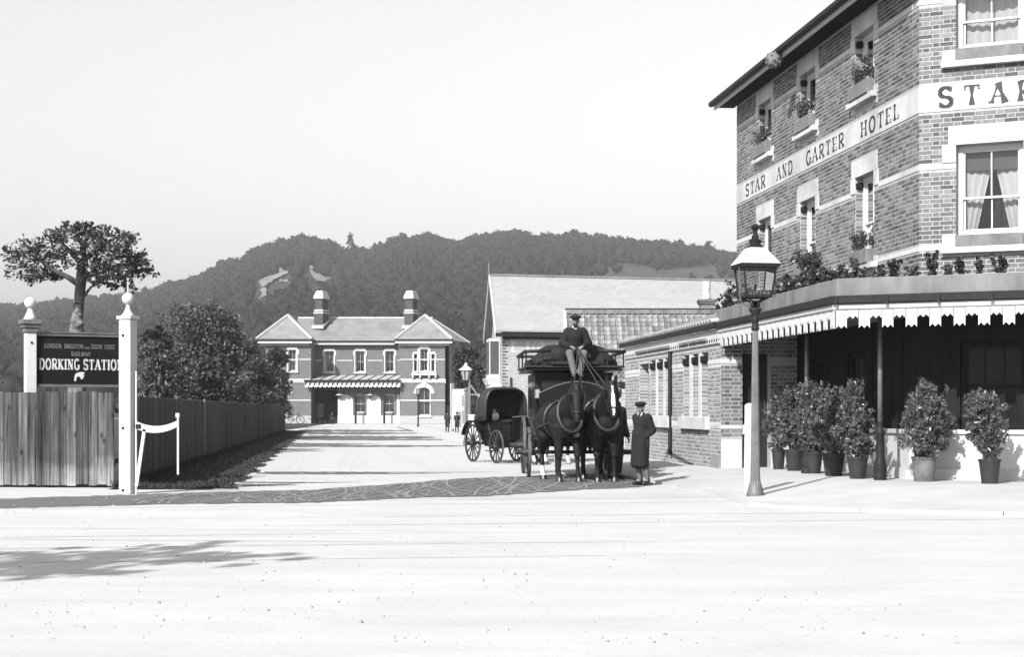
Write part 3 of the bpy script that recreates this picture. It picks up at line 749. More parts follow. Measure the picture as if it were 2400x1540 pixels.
for i in range(n):
    t0, t1 = i / n, (i + 1) / n
    f = lambda t: 1.07 - .34 * t * (1 - t) + .03 * t
    m.hexa([(.66 * t0, -.025, f(t0) - .055), (.66 * t0, .025, f(t0) - .055), (.66 * t0, .025, f(t0) + .06 - .02 * t0), (.66 * t0, -.025, f(t0) + .06 - .02 * t0)],
           [(.66 * t1, -.025, f(t1) - .055), (.66 * t1, .025, f(t1) - .055), (.66 * t1, .025, f(t1) + .06 - .02 * t1), (.66 * t1, -.025, f(t1) + .06 - .02 * t1)])
m.build('sagging_arm', 'white_paint', ga)
MB(GA).bar((.015, 0, .12), (.14, 0, 1.0), .05, .05).build('strut', 'white_paint', ga)
MB(GA).box(0, .022, -.022, .022, 0, 1.9).build('stile', 'white_paint', ga)
MB(GA).box(.645, .672, -.02, .02, .3, 1.24).build('end_rod', 'white_paint', ga)
MB(GA).box(.625, .68, -.03, .03, 1.18, 1.25).build('rod_cap', 'white_paint', ga)
MB(GA).box(.01, .09, -.035, -.0255, 1.01, 1.08).build('hinge_plate', 'iron', ga)

S0 = P(86, 900, 27.75); S1 = P(292, 900, 28.5)
sg = thing('station_sign', 'black station name board with white lettering behind the board fence', 'sign', (S0.x, S0.y, 0))
sdir = Vector((S1.x - S0.x, S1.y - S0.y)); SLN = sdir.length; SM = frame((0, 0), sdir)
zb, zt = 1.74, 2.57
MB(SM).box(0, SLN, 0, .04, zb, zt).build('board', 'sign_black', sg)
m = MB(SM); m.box(-.03, SLN + .03, -.03, .06, zt, zt + .05); m.box(-.05, SLN + .05, -.045, .075, zt + .05, zt + .075); m.build('top_moulding', 'grey_iron', sg, bevel=.004)
m = MB(SM); m.box(-.03, SLN + .03, -.03, .06, zb - .05, zb); m.build('bottom_moulding', 'grey_iron', sg, bevel=.004)
for q, (x0, x1) in enumerate(((-.03, 0), (SLN, SLN + .03))): MB(SM).box(x0, x1, -.02, .05, zb, zt).build('side_moulding', 'sign_black', sg)
k = SLN / (292 - 86)
def sx(u): return (u - 86) * k
for txt, u0, u1, z0, h, wgt, mm in (('LONDON', 104, 143, 2.365, .072, .17, 'lettering_faded'), ('BRIGHTON', 150, 194, 2.365, .072, .17, 'lettering_faded'), ('AND', 196, 209, 2.36, .035, .16, 'lettering_faded'),
                                ('SOUTH', 212, 238, 2.365, .072, .17, 'lettering_faded'), ('COAST', 244, 269, 2.365, .072, .17, 'lettering_faded'), ('RAILWAY', 166, 211, 2.235, .068, .17, 'lettering_faded'),
                                ('DORKING', 92, 185, 2.0, .175, .2, 'lettering_white'), ('STATION', 194, 288, 2.0, .175, .2, 'lettering_white')):
    letters(SM, sg, mm, txt, sx(u0), z0, h, sx(u1) - sx(u0), wgt, .3)
hand = [(0, 0), (.02, .10), (.05, .135), (.10, .15), (.17, .16), (.235, .15), (.24, .135), (.20, .125), (.205, .11), (.23, .105), (.225, .085), (.205, .08), (.215, .06), (.20, .045), (.175, .04), (.165, .02), (.15, .045),
        (.13, .07), (.09, .085), (.065, .07), (.05, .04), (.045, 0)]
m = MB(SM); m.plate([(sx(172) + p[0] * .78, 1.80 + p[1]) for p in hand], -.004, 0); m.build('pointing_hand', 'lettering_white', sg)
for q, u in enumerate((72, 300)):
    pt = MB(SM @ Matrix.Translation((sx(u), .02, 0))); pt.box(-.09, .09, -.09, .09, 0, 2.62); po = pt.build('post', 'white_paint', sg, bevel=.01)
    if q == 0:
        m = MB(SM @ Matrix.Translation((sx(u), .02, 0)))
        for (s_, za, zb_) in ((.115, 2.62, 2.70), (.14, 2.70, 2.76), (.17, 2.76, 2.84)): m.box(-s_, s_, -s_, s_, za, zb_)
        m.build('moulded_cap', 'grey_iron', sg, bevel=.01)
        MB(SM @ Matrix.Translation((sx(u), .02, 0))).lathe([(.13, 2.84), (.09, 2.9), (.05, 3.0), (.03, 3.05)], 14).build('neck', 'white_paint', sg, smooth=True)
        MB(SM @ Matrix.Translation((sx(u), .02, 0))).ell((0, 0, 3.13), .10, 16, 12).build('ball_finial', 'white_paint', sg, smooth=True)
        MB(SM @ Matrix.Translation((sx(u), .02, 0))).tube([(.0, -.091, 2.45), (0, -.105, 2.45)], .02, 8).build('bolt', 'iron', sg)

# ------------------------------------------------------------------ trees and shrubs on the left
def limb_tree(name, label, base, trunk, limbs, clumps, per, size, leafm, barkm='bark', group=None, twigs=True, fine=45, sub=.34):
    t = thing(name, label, 'tree', base, group=group)
    tm = MB(); tm.tube(trunk[0], trunk[1], 10)
    for pts, r0, r1 in limbs: tm.tube(pts, [r0 + (r1 - r0) * i / (len(pts) - 1) for i in range(len(pts))], 7)
    tk = tm.build('trunk', barkm, t, smooth=True)
    if twigs:
        tw = MB(); src = [Vector(pts[-1]) for pts, _, _ in limbs] + [Vector(trunk[0][-1])]
        for (x, y, z, rx, ry, rz) in clumps:
            c = Vector((x, y, z)); s = min(src, key=lambda q: (q - c).length)
            tw.tube([s, s.lerp(c, .5) + Vector((random.uniform(-.1, .1), 0, random.uniform(0, .15))), c], [.035, .022, .008], 5)
            for q in range(9):
                e = c + Vector((random.uniform(-rx, rx), random.uniform(-ry, ry), random.uniform(-rz, rz))) * .8
                tw.tube([s.lerp(c, .6), e], [.016, .004], 4)
        tw.build('twigs', 'bark', t)
    Vv, Ff = foliage(clumps, per, size, fine=fine, sub=sub); link('crown', np_mesh('crown', Vv, Ff), leafm, t)
    return t
TY = 45.0
def tp(u, v, dy=0.0):
    q = P(u, v, TY + dy); return (q.x - tb.x, q.y - tb.y, q.z)
tb = Vector((P(182, 900, TY).x, TY, 0))
tr_pts = [(0, 0, 0), tp(180, 880), tp(179, 775), tp(183, 735), tp(186, 700), tp(190, 655), tp(192, 610), tp(200, 570), tp(206, 545)]
limbs = [([tp(188, 668), tp(160, 650), tp(125, 632), tp(95, 610)], .10, .03), ([tp(190, 650), tp(225, 640), tp(265, 625), tp(310, 618)], .11, .03),
         ([tp(187, 700), tp(200, 690), tp(214, 672), tp(238, 662)], .06, .02), ([tp(192, 620), tp(165, 590), tp(140, 565), tp(120, 550)], .08, .02),
         ([tp(194, 610), tp(230, 585), tp(265, 560), tp(290, 550)], .08, .02), ([tp(204, 545), tp(215, 535), tp(235, 528)], .05, .02)]
cl = []
for (u, v, ru, rv) in [(85, 610, 38, 26), (75, 575, 30, 26), (110, 640, 40, 20), (80, 650, 28, 16), (125, 575, 36, 30), (150, 600, 34, 22), (150, 555, 32, 22), (170, 535, 30, 16), (200, 550, 38, 24), (205, 585, 40, 26),
                       (240, 555, 38, 26), (250, 590, 44, 28), (285, 600, 42, 26), (290, 565, 32, 20), (320, 618, 38, 20), (345, 640, 24, 14), (300, 640, 42, 18), (255, 640, 44, 20), (215, 620, 40, 22), (230, 660, 36, 12),
                       (280, 668, 34, 10), (300, 552, 26, 12), (40, 630, 30, 22), (30, 590, 30, 26), (310, 680, 16, 8), (195, 525, 24, 9), (330, 600, 22, 12)]:
    q = tp(u, v, random.uniform(-1.3, 1.3)); s = TY / F_PX
    cl.append((q[0], q[1], q[2], ru * s * 1.15, ru * s * 1.0, rv * s * 1.2))
limb_tree('knotted_tree', 'old knotted tree with pale knobbly trunk and airy crown behind the station sign', tb,
          (tr_pts, [.28, .24, .19, .15, .145, .155, .10, .05, .025]), limbs, cl, 1800, .115, 'leaf_dark', 'bark', fine=8, sub=.5)
tkm = MB(); tkm.tube([(0, 0, 0), tp(180, 880), tp(179, 775), tp(182, 742), tp(185, 716)], [.29, .25, .20, .165, .12], 10)
for (u, v, r) in ((175, 708, .06), (174, 752, .12), (189, 757, .10), (181, 730, .08), (189, 738, .06), (178, 764, .09)):
    q = tp(u, v, -.18); tkm.ell(q, (r, r * .8, r * .8), 10, 7)
knot = link('pale_bole', remesh(tkm, .035, 2, 'pale_bole'), 'bark_pale', [o for o in COL.objects if o.name.startswith('knotted_tree')][0])

def shrub(name, label, Yc, u, v_base_hidden, top_v, ru, n_cl, per, size, leafm, group=None, lean=0.0, ztop=None, zlow=.3, fine=14, sub=.5):
    b = Vector(((u - CU) / F_PX * Yc, Yc, 0)); t = thing(name, label, 'shrub', b, group=group)
    H = ZV(top_v, Yc); rr = ru * Yc / F_PX; cl = []; st = MB()
    for k in range(n_cl):
        a = random.uniform(0, 6.283); f = (k + .5) / n_cl
        z = zlow + (H - zlow) * f * .92; w_ = rr * math.sqrt(max(.12, 1 - (max(0, f - .35) / .68) ** 2)) * math.sqrt(random.uniform(.15, 1)) * .8
        q = (math.cos(a) * w_ + lean * f, math.sin(a) * w_, z); s = rr * random.uniform(.28, .46)
        cl.append((*q, s, s, s * .85))
        if k % 3 == 0: st.tube([(random.uniform(-.2, .2), random.uniform(-.2, .2), 0), (q[0] * .5, q[1] * .5, z * .5), q], [.06, .04, .012], 5)
    st.build('stems', 'bark', t)
    Vv, Ff = foliage(cl, per, size, fine=fine, sub=sub); link('crown', np_mesh('crown', Vv, Ff), leafm, t)
    return t
G1 = 'shrubs behind the long fence'
shrub('laurel_bush', 'biggest glossy laurel bush, rising above the middle of the long fence', 70, 478, 950, 712, 118, 70, 1250, .15, 'leaf_laurel', G1)
shrub('laurel_bush', 'lower glossy bush beside the white gate post, behind the long fence', 46, 372, 950, 748, 60, 44, 3600, .11, 'leaf_laurel', G1)
shrub('laurel_bush', 'rounded bush between the biggest laurel and the station, over the fence', 95, 560, 950, 775, 68, 56, 900, .18, 'leaf_laurel', G1)
shrub('dark_tree', 'dark bush at the far end of the fence, overlapping the station left corner', 116, 642, 950, 808, 52, 60, 800, .19, 'leaf_dark', G1, zlow=.9)
shrub('dark_tree', 'low dark bush over the fence in front of the laurel towards the station', 92, 596, 950, 845, 60, 40, 800, .18, 'leaf_dark', G1)
# out of view to the left of the camera: its leaf shadow falls on the road at the picture's foot
ob = Vector((-8.6, 6.2, 0)); cl = []
for k in range(16):
    a = random.uniform(0, 6.28); q = random.uniform(.2, 1.5)
    cl.append((math.cos(a) * q * 1.1, math.sin(a) * q * .7, 6.0 + random.uniform(-.7, .8), .7, .6, .45))
limb_tree('roadside_tree', 'leafy tree beside the road just outside the picture on the left', ob, ([(0, 0, 0), (.1, 0, 2.5), (0, .1, 5.2)], [.2, .16, .08]),
          [([(0, 0, 4.2), (.7, .2, 5.5)], .07, .03), ([(0, 0, 4.5), (-.7, -.2, 5.6)], .07, .03)], cl, 1500, .12, 'leaf_dark')
# small signal post and shed glimpsed over the fence
sh = thing('garden_shed', 'small boarded shed glimpsed between the gate post and the laurel bush', 'shed', P(345, 961, 47) - Vector((0, 0, CAM_H)))
for k in range(9): MB().box(-.7, .55, -.02 - .004 * (k % 2), .02, .3 + .18 * k, .475 + .18 * k).build('weatherboard', 'grey_wood', sh)
MB().box(-.75, .6, .02, 1.6, 0, 1.9).build('wall', 'fence_board_dark', sh)
MB().hexa([(-.85, -.15, 1.95), (.7, -.15, 1.95), (.7, 1.8, 2.3), (-.85, 1.8, 2.3)], [(-.85, -.15, 2.0), (.7, -.15, 2.0), (.7, 1.8, 2.36), (-.85, 1.8, 2.36)]).build('roof', 'slate', sh)
# ------------------------------------------------------------------ shared wall tools
def wall_face(mb, W, z0, z1, openings, depth, x0=0.0, y=0.0, arch=()):
    """wall plane y facing -y with real openings: face rectangles between them plus the four reveals of each"""
    xs = sorted({x0, W} | {o[0] for o in openings} | {o[1] for o in openings}); zs = sorted({z0, z1} | {o[2] for o in openings} | {o[3] for o in openings})
    for i in range(len(xs) - 1):
        run = None
        for j in range(len(zs) - 1):
            cx, cz = (xs[i] + xs[i + 1]) / 2, (zs[j] + zs[j + 1]) / 2
            solid = not any(o[0] < cx < o[1] and o[2] < cz < o[3] for o in openings)
            if solid and run is None: run = zs[j]
            if run is not None and (not solid or j == len(zs) - 2):
                top = zs[j + 1] if solid else zs[j]
                mb.quad((xs[i], y, run), (xs[i + 1], y, run), (xs[i + 1], y, top), (xs[i], y, top)); run = None
    for (a, b, c, d) in openings:
        mb.quad((a, y, c), (a, y, d), (a, y + depth, d), (a, y + depth, c)); mb.quad((b, y, c), (b, y + depth, c), (b, y + depth, d), (b, y, d))
        mb.quad((a, y, d), (b, y, d), (b, y + depth, d), (a, y + depth, d)); mb.quad((a, y, c), (a, y + depth, c), (b, y + depth, c), (b, y, c))
    return mb
def sash_window(M, parent, x0, x1, z0, z1, y, curtain='drawn', bars=1, mid=.5, framew=.06, open_gap=0.0, m='white_paint', blind=0.0, glass='glass'):
    """box sash: frame, two sashes, panes, curtains; all parts of one window part"""
    wdw = MB(M); f = framew
    wdw.box(x0, x0 + f, y, y + .12, z0, z1); wdw.box(x1 - f, x1, y, y + .12, z0, z1); wdw.box(x0 + f, x1 - f, y, y + .12, z1 - f, z1); wdw.box(x0 + f, x1 - f, y, y + .12, z0, z0 + f)
    wo = wdw.build('window', m, parent)
    zm = z0 + (z1 - z0) * mid
    for (za, zb, yy) in ((zm - .02, z1 - f, y + .025), (z0 + f + open_gap, zm + .02 + open_gap, y + .065)):
        s = MB(M); b = .038
        s.box(x0 + f, x0 + f + b, yy, yy + .035, za, zb); s.box(x1 - f - b, x1 - f, yy, yy + .035, za, zb)
        s.box(x0 + f + b, x1 - f - b, yy, yy + .035, za, za + b); s.box(x0 + f + b, x1 - f - b, yy, yy + .035, zb - b, zb)
        for k in range(bars):
            xm = x0 + f + (x1 - x0 - 2 * f) * (k + 1) / (bars + 1); s.box(xm - .012, xm + .012, yy + .004, yy + .031, za + b, zb - b)
        s.build('sash', m, wo)
        if glass: MB(M).quad((x0 + f + b, yy + .017, za + b), (x1 - f - b, yy + .017, za + b), (x1 - f - b, yy + .017, zb - b), (x0 + f + b, yy + .017, zb - b)).build('pane', glass, wo)
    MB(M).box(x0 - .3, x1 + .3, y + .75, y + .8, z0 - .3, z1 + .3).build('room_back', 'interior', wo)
    if blind: MB(M).quad((x0 + f, y + .13, z1 - f - (z1 - z0) * blind), (x1 - f, y + .13, z1 - f - (z1 - z0) * blind), (x1 - f, y + .13, z1 - f), (x0 + f, y + .13, z1 - f)).build('blind', 'blind', wo)
    if curtain:
        W = x1 - x0
        for sgn in (-1, 1):
            c = MB(M); n = 14
            for i in range(n):
                q = []
                for (ii, top) in ((i, 0), (i + 1, 0), (i + 1, 1), (i, 1)):
                    t = ii / n
                    span = W * .5 * (1.0 if top else (.42 if curtain == 'drawn' else .95))
                    xx = (x0 + .03 + t * span) if sgn < 0 else (x1 - .03 - t * span)
                    yy = y + .17 + .02 * math.sin(t * 22) + .004 * ii
                    q.append((xx, yy, z1 - .05 if top else z0 + .02))
                c.quad(*q)
            c.build('curtain', 'curtain', wo)
    return wo

# ------------------------------------------------------------------ station building
def station_brick():
    m = mat('station_brick', .088, rough=.9, var=.12, scale=1.5, bump=0)
    t = m.node_tree; N = t.nodes; L = t.links; b = N['Principled BSDF']; src = b.inputs['Base Color'].links[0].from_socket
    g = N.new('ShaderNodeNewGeometry'); sp = N.new('ShaderNodeSeparateXYZ'); L.new(g.outputs['Position'], sp.inputs[0])
    ad = N.new('ShaderNodeMath'); ad.operation = 'ADD'; L.new(sp.outputs[0], ad.inputs[0]); L.new(sp.outputs[1], ad.inputs[1])
    cb = N.new('ShaderNodeCombineXYZ'); L.new(ad.outputs[0], cb.inputs[0]); L.new(sp.outputs[2], cb.inputs[1])
    br = N.new('ShaderNodeTexBrick'); br.inputs['Scale'].default_value = 1; br.inputs['Brick Width'].default_value = .24; br.inputs['Row Height'].default_value = .08; br.inputs['Mortar Size'].default_value = .009
    br.inputs['Color1'].default_value = (.85, .85, .85, 1); br.inputs['Color2'].default_value = (1.1, 1.1, 1.1, 1); br.inputs['Mortar'].default_value = (1.7, 1.7, 1.7, 1)
    L.new(cb.outputs[0], br.inputs['Vector'])
    mu = N.new('ShaderNodeMix'); mu.data_type = 'RGBA'; mu.blend_type = 'MULTIPLY'; mu.inputs[0].default_value = 1
    L.new(src, mu.inputs[6]); L.new(br.outputs['Color'], mu.inputs[7]); L.new(mu.outputs[2], b.inputs['Base Color'])
    return m
station_brick()
mat('house_brick', .27, rough=.9, var=.12, scale=1.5, bump=0)
YW, YC = 151.8, 154.9
X0 = (830 - CU) / F_PX * YW
st = thing('station_building', 'brick railway station with slate hipped wings, two chimneys and scalloped entrance canopy', 'station', (X0, YW, 0))
def sX(u, Y=YW): return (u - CU) / F_PX * Y - X0
def sZ(v, Y=YW): return ZV(v, Y)
ZE = sZ(797, YW)                      # eaves
def st_wall(name, u0, u1, Yp, z1, ops, u_open=True):
    M = Matrix.Translation((0, Yp - YW, 0))
    m = MB(M); O = [(sX(a, Yp), sX(b, Yp), c, d) for a, b, c, d in ops]
    wall_face(m, sX(u1, Yp), 0, z1, O, .4, x0=sX(u0, Yp))
    return m.build(name, 'station_brick', st), M, O
zs = lambda v, Y=YW: sZ(v, Y)
upA, upB = zs(872, YC), zs(823, YC)
wallC, MC, OC = st_wall('wall', 728, 940, YC, ZE, [(761, 783, upA, upB), (833, 855, upA, upB), (903, 924, upA, upB)])
YP = YW + .95; wallP, MP, OP = st_wall('porch_wall', 791, 938, YP, sZ(893, YP), [(833, 858, zs(968, YP), zs(925, YP)), (900, 925, zs(968, YP), zs(925, YP))])
MB().quad((sX(791, YP), YP - YW, 0), (sX(791, YP), YC - YW, 0), (sX(791, YP), YC - YW, sZ(893, YP)), (sX(791, YP), YP - YW, sZ(893, YP))).build('porch_return', 'station_brick', st)
wallR, MR, OR = st_wall('wall', 938, 1043, YW, ZE, [(985, 1003, zs(870), zs(818)), (970, 978, zs(870), zs(830)), (1011, 1019, zs(870), zs(830)), (979, 1009, zs(974), zs(908))])
wallL, ML, OL = st_wall('wall', 622, 729, YW, ZE, [(676, 694, zs(870), zs(820)), (640, 650, zs(870), zs(830)), (650, 676, zs(974), zs(910))])
m = MB()                               # return walls, back and ends
xl, xr = sX(622), sX(1043); D = 9.0
m.quad((xr, 0, 0), (xr, D, 0), (xr, D, ZE), (xr, 0, ZE)); m.quad((xl, 0, 0), (xl, D, 0), (xl, D, ZE), (xl, 0, ZE)); m.quad((xl, D, 0), (xr, D, 0), (xr, D, ZE), (xl, D, ZE))
m.quad((sX(729), 0, 0), (sX(729), YC - YW, 0), (sX(729), YC - YW, ZE), (sX(729), 0, ZE)); m.quad((sX(938), 0, 0), (sX(938), YC - YW, 0), (sX(938), YC - YW, ZE), (sX(938), 0, ZE))
m.build('side_walls', 'station_brick', st, fix=False)
# windows
for (a, b, c, d), yy in [(OC[0], YC), (OC[1], YC), (OC[2], YC), (OR[0], YW), (OL[0], YW)]:
    sash_window(Matrix.Translation((0, yy - YW, 0)), st, a, b, c, d, .3, curtain='drawn', bars=1)
for (a, b, c, d) in (OR[1], OR[2], OL[1]): sash_window(Matrix.Identity(4), st, a, b, c, d, .3, curtain=None, bars=0, framew=.04)
for (a, b, c, d) in (OR[3], OL[2]): sash_window(Matrix.Identity(4), st, a, b, c, d, .3, curtain='full', bars=1, mid=.5)
for (a, b, c, d) in OP: sash_window(MP, st, a, b, c, d, .1, curtain='full', bars=1)
# stone surrounds with shouldered heads
def surround(M, a, b, c, d, s=.24, ear=.12, head=.26):
    q = MB(M); y0, y1 = -.07, .002
    q.plate([(a - s, c), (a, c), (a, d), (b, d), (b, c), (b + s, c), (b + s, d - .45), (b + s + ear, d - .45), (b + s + ear, d + .05), (b + s - .05, d + .05), (b + s - .05, d + head), (a - s + .05, d + head), (a - s + .05, d + .05),
             (a - s - ear, d + .05), (a - s - ear, d - .45), (a - s, d - .45)], y0, y1)
    q.build('window_surround', 'cream_stone', st)
    MB(M).box(a - s - .05, b + s + .05, -.14, .0, c - .16, c - .002).build('sill', 'cream_stone', st)
for (a, b, c, d) in OC[:3]: surround(MC, a, b, c, d, s=.11, ear=.1)
I4 = Matrix.Identity(4)
surround(I4, *OR[0], s=.12, head=.3); surround(I4, *OR[1], s=.10, ear=.05, head=.22); surround(I4, *OR[2], s=.10, ear=.05, head=.22); surround(I4, *OL[0], s=.16); surround(I4, *OL[1], s=.1, ear=.05)
bal = MB(); bal.box(sX(964), sX(1024), -.45, -.142, zs(880), zs(875)); bo = bal.build('balcony_sill', 'cream_stone', st)
for u in (966, 983, 1004, 1019): MB().box(sX(u), sX(u + 4), -.38, -.002, zs(886), zs(880.1)).build('bracket', 'cream_stone', bo)
# arched lower windows
for (a, b, c, d) in (OR[3], OL[2]):
    cx, r = (a + b) / 2, (b - a) / 2; zc = d - r
    sp_ = MB()                           # spandrels fill the square head so the opening reads as an arch
    for sgn in (-1, 1):
        pts = [(cx + sgn * r, d)] + [(cx + sgn * r * math.cos(t), zc + r * math.sin(t)) for t in [math.pi / 2 * k / 8 for k in range(8, -1, -1)]]
        pts = [(cx + sgn * r, d), (cx, d)] + [(cx + sgn * r * math.cos(math.pi / 2 * k / 8), zc + r * math.sin(math.pi / 2 * k / 8)) for k in range(7, -1, -1)]
        if sgn > 0: pts = pts[::-1]
        sp_.plate(pts, .02, .1)
    sp_.build('arch_spandrel', 'station_brick', st)
    ar = MB(); n = 14
    for k in range(n):
        t0, t1 = math.pi * k / n, math.pi * (k + 1) / n
        ar.plate([(cx + r * math.cos(t0), zc + r * math.sin(t0)), (cx + (r + .38) * math.cos(t0), zc + (r + .38) * math.sin(t0)), (cx + (r + .38) * math.cos(t1), zc + (r + .38) * math.sin(t1)), (cx + r * math.cos(t1), zc + r * math.sin(t1))], -.1, .0)
    ao = ar.build('arch_stones', 'cream_stone', st)
    MB().plate([(cx - .1, d - .02), (cx + .1, d - .02), (cx + .18, d + .62), (cx - .18, d + .62)], -.16, -.002).build('keystone', 'cream_stone', ao)
    MB().box(a - .1, b + .1, -.16, -.0, c - .2, c - .002).build('sill', 'cream_stone', st)
# bands
for (u0, u1, Yp) in ((622, 729, YW), (938, 1043, YW)):
    M = Matrix.Translation((0, Yp - YW, 0)); xa, xb = sX(u0, Yp), sX(u1, Yp)
    MB(M).box(xa - .05, xb + .05, -.10, -.0, zs(896), zs(888)).build('string_course', 'cream_stone', st)
    d_ = MB(M); x = xa
    while x < xb: d_.box(x, x + .1, -.08, -.001, zs(898.5), zs(896.1)); x += .22
    d_.build('dentils', 'cream_stone', st)
    MB(M).box(xa, xb, -.05, -.0, zs(844), zs(841.5)).build('string_course', 'cream_stone', st)
    MB(M).box(xa, xb, -.04, -.0, zs(940), zs(937)).build('string_course', 'cream_stone', st)
    MB(M).box(xa, xb, -.06, -.0, .02, .75).build('plinth', 'mortar', st)
xs_ = [sX(729, YC)] + sum([[o[0] - .27, o[1] + .27] for o in OC[:3]], []) + [sX(938, YC)]
for i in range(0, len(xs_), 2): MB(MC).box(xs_[i], xs_[i + 1], -.05, 0, zs(844), zs(841.5)).build('string_course', 'cream_stone', st)
# eaves and roofs (points from their own depth)
def roofpt(u, v, Y): q = P(u, v, Y); return (q.x - X0, q.y - YW, q.z)
ov = .55
zr = sZ(746, 158.6); yr = 158.6 - YW
def wing_roof(u0, u1):
    a, b = sX(u0, YW - ov), sX(u1, YW - ov); c = (a + b) / 2
    m = MB(); yb = D + ov
    m.add([(a, -ov, ZE + .05), (b, -ov, ZE + .05), (c, (b - a) / 2 - ov, zr), (c, yb - (b - a) / 2, zr), (a, yb, ZE + .05), (b, yb, ZE + .05)], [(0, 1, 2), (1, 5, 3, 2), (5, 4, 3), (4, 0, 2, 3)])
    ro = m.build('roof', 'slate', st)
    for p, q in (((a, -ov, ZE + .05), (c, (b - a) / 2 - ov, zr)), ((b, -ov, ZE + .05), (c, (b - a) / 2 - ov, zr)), ((c, (b - a) / 2 - ov, zr), (c, yb - (b - a) / 2, zr))):
        MB().tube([Vector(p) + Vector((0, 0, .03)), Vector(q) + Vector((0, 0, .03))], .14, 6).build('hip_lead', 'lead', ro)
    f = MB(); f.box(a, b, -ov - .06, -ov + .1, ZE - .32, ZE - .06); f.build('fascia', 'white_paint', st)
    g_ = MB(); g_.box(a - .05, b + .05, -ov - .18, -ov - .062, ZE - .08, ZE + .06); g_.build('gutter', 'iron', st)
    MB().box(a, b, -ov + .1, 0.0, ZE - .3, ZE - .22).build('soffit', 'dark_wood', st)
    MB().box(a + .3, b - .3, -.12, -.0, ZE - .52, ZE - .302).build('cornice', 'white_paint', st)
    fi = MB(); fi.tube([(c, (b - a) / 2 - ov, zr), (c, (b - a) / 2 - ov, zr + .9)], [.05, .02], 6); fi.build('finial', 'iron', ro)
    return a, b, c
wing_roof(600, 731); a, b, c = wing_roof(926, 1060)
m = MB(); la, lb = sX(650, YC), sX(1010, YC); ye = YC - YW - ov
m.add([(la, ye, ZE + .02), (lb, ye, ZE + .02), (lb, yr, zr - .02), (la + 1.5, yr, zr - .02), (lb, D + ov, ZE), (la, D + ov, ZE)], [(0, 1, 2, 3), (2, 4, 5, 3)])
ro = m.build('roof', 'slate', st); MB().tube([(la + 1.5, yr, zr), (lb, yr, zr)], .15, 6).build('ridge_lead', 'lead', ro)
m = MB(); m.box(sX(731, YC) + .0, sX(926, YC), ye - .06, ye + .1, ZE - .34, ZE - .08); m.build('fascia', 'white_paint', st)
MB().box(sX(731, YC), sX(926, YC), ye - .18, ye - .062, ZE - .1, ZE + .04).build('gutter', 'iron', st)
MB().box(sX(731, YC), sX(926, YC), ye + .1, ye + ov - .0, ZE - .32, ZE - .24).build('soffit', 'white_paint', st)
# rear range whose hipped end shows to the right
q = [roofpt(1060, 797, YW + .2), roofpt(1101, 803.5, 158.7), roofpt(1016, 749, 158.2)]
m = MB(); m.add([q[0], q[1], q[2], (q[1][0], q[1][1] + 5, q[1][2]), (q[2][0], q[2][1] + 2, q[2][2])], [(0, 1, 2), (1, 3, 4, 2)]); ro = m.build('roof', 'slate', st, fix=False)
MB().tube([q[1], q[2]], .11, 6).build('hip_lead', 'lead', ro)
MB().hexa([(q[0][0] - .3, q[0][1] + .5, 0), (q[1][0] - 1.6, q[1][1] + .3, 0), (q[1][0] - 1.6, q[1][1] + 4, 0), (q[0][0] - .3, q[1][1] + 4, 0)],
          [(q[0][0] - .3, q[0][1] + .5, ZE - .1), (q[1][0] - 1.6, q[1][1] + .3, ZE - .1), (q[1][0] - 1.6, q[1][1] + 4, ZE - .1), (q[0][0] - .3, q[1][1] + 4, ZE - .1)]).build('rear_wall', 'station_brick', st)
# chimneys
for u in (753.5, 964):
    Yc = 157.2; cx = sX(u, Yc); cy = Yc - YW; CHM = Matrix.Translation((cx, cy, 0)) @ Matrix.Rotation(R(-17), 4, 'Z') @ Matrix.Diagonal((.68, .72, 1, 1)); ch = MB(CHM)
    zb, zk, zt_, zc_ = sZ(763, Yc), sZ(736, Yc), sZ(701, Yc), sZ(682, Yc)
    co = ch.box(-.66, .66, -1.0, 1.0, zb - 1.2, zk).build('chimney', 'chimney_brick', st)
    k = MB(CHM); k.box(-.74, .74, -1.08, 1.08, zk, zk + .14); k.box(-.66, .66, -1.0, 1.0, zk + .24, zk + .4); k.build('moulding', 'cream_stone', co)
    k = MB(CHM); k.box(-.62, .62, -.95, .95, zk + .14, zk + .24); k.box(-.56, .56, -.9, .9, zk + .4, zt_); k.build('shaft', 'chimney_brick', co)
    k = MB(CHM); k.hexa([(-.74, -1.1, zt_), (.74, -1.1, zt_), (.74, 1.1, zt_), (-.74, 1.1, zt_)], [(-.72, -1.06, zt_ + .25), (.72, -1.06, zt_ + .25), (.72, 1.06, zt_ + .25), (-.72, 1.06, zt_ + .25)])
    k.hexa([(-.72, -1.06, zt_ + .25), (.72, -1.06, zt_ + .25), (.72, 1.06, zt_ + .25), (-.72, 1.06, zt_ + .25)], [(-.46, -.7, zc_), (.46, -.7, zc_), (.46, .7, zc_), (-.46, .7, zc_)]); k.build('cap', 'stone', co)
    MB(CHM).hexa([(-.9, -1.35, zb - .35), (.9, -1.35, zb - .35), (.9, 1.0, zb + .5), (-.9, 1.0, zb + .5)], [(-.9, -1.35, zb - .1), (.9, -1.35, zb - .1), (.9, 1.0, zb + .62), (-.9, 1.0, zb + .62)]).build('lead_apron', 'lead', co)
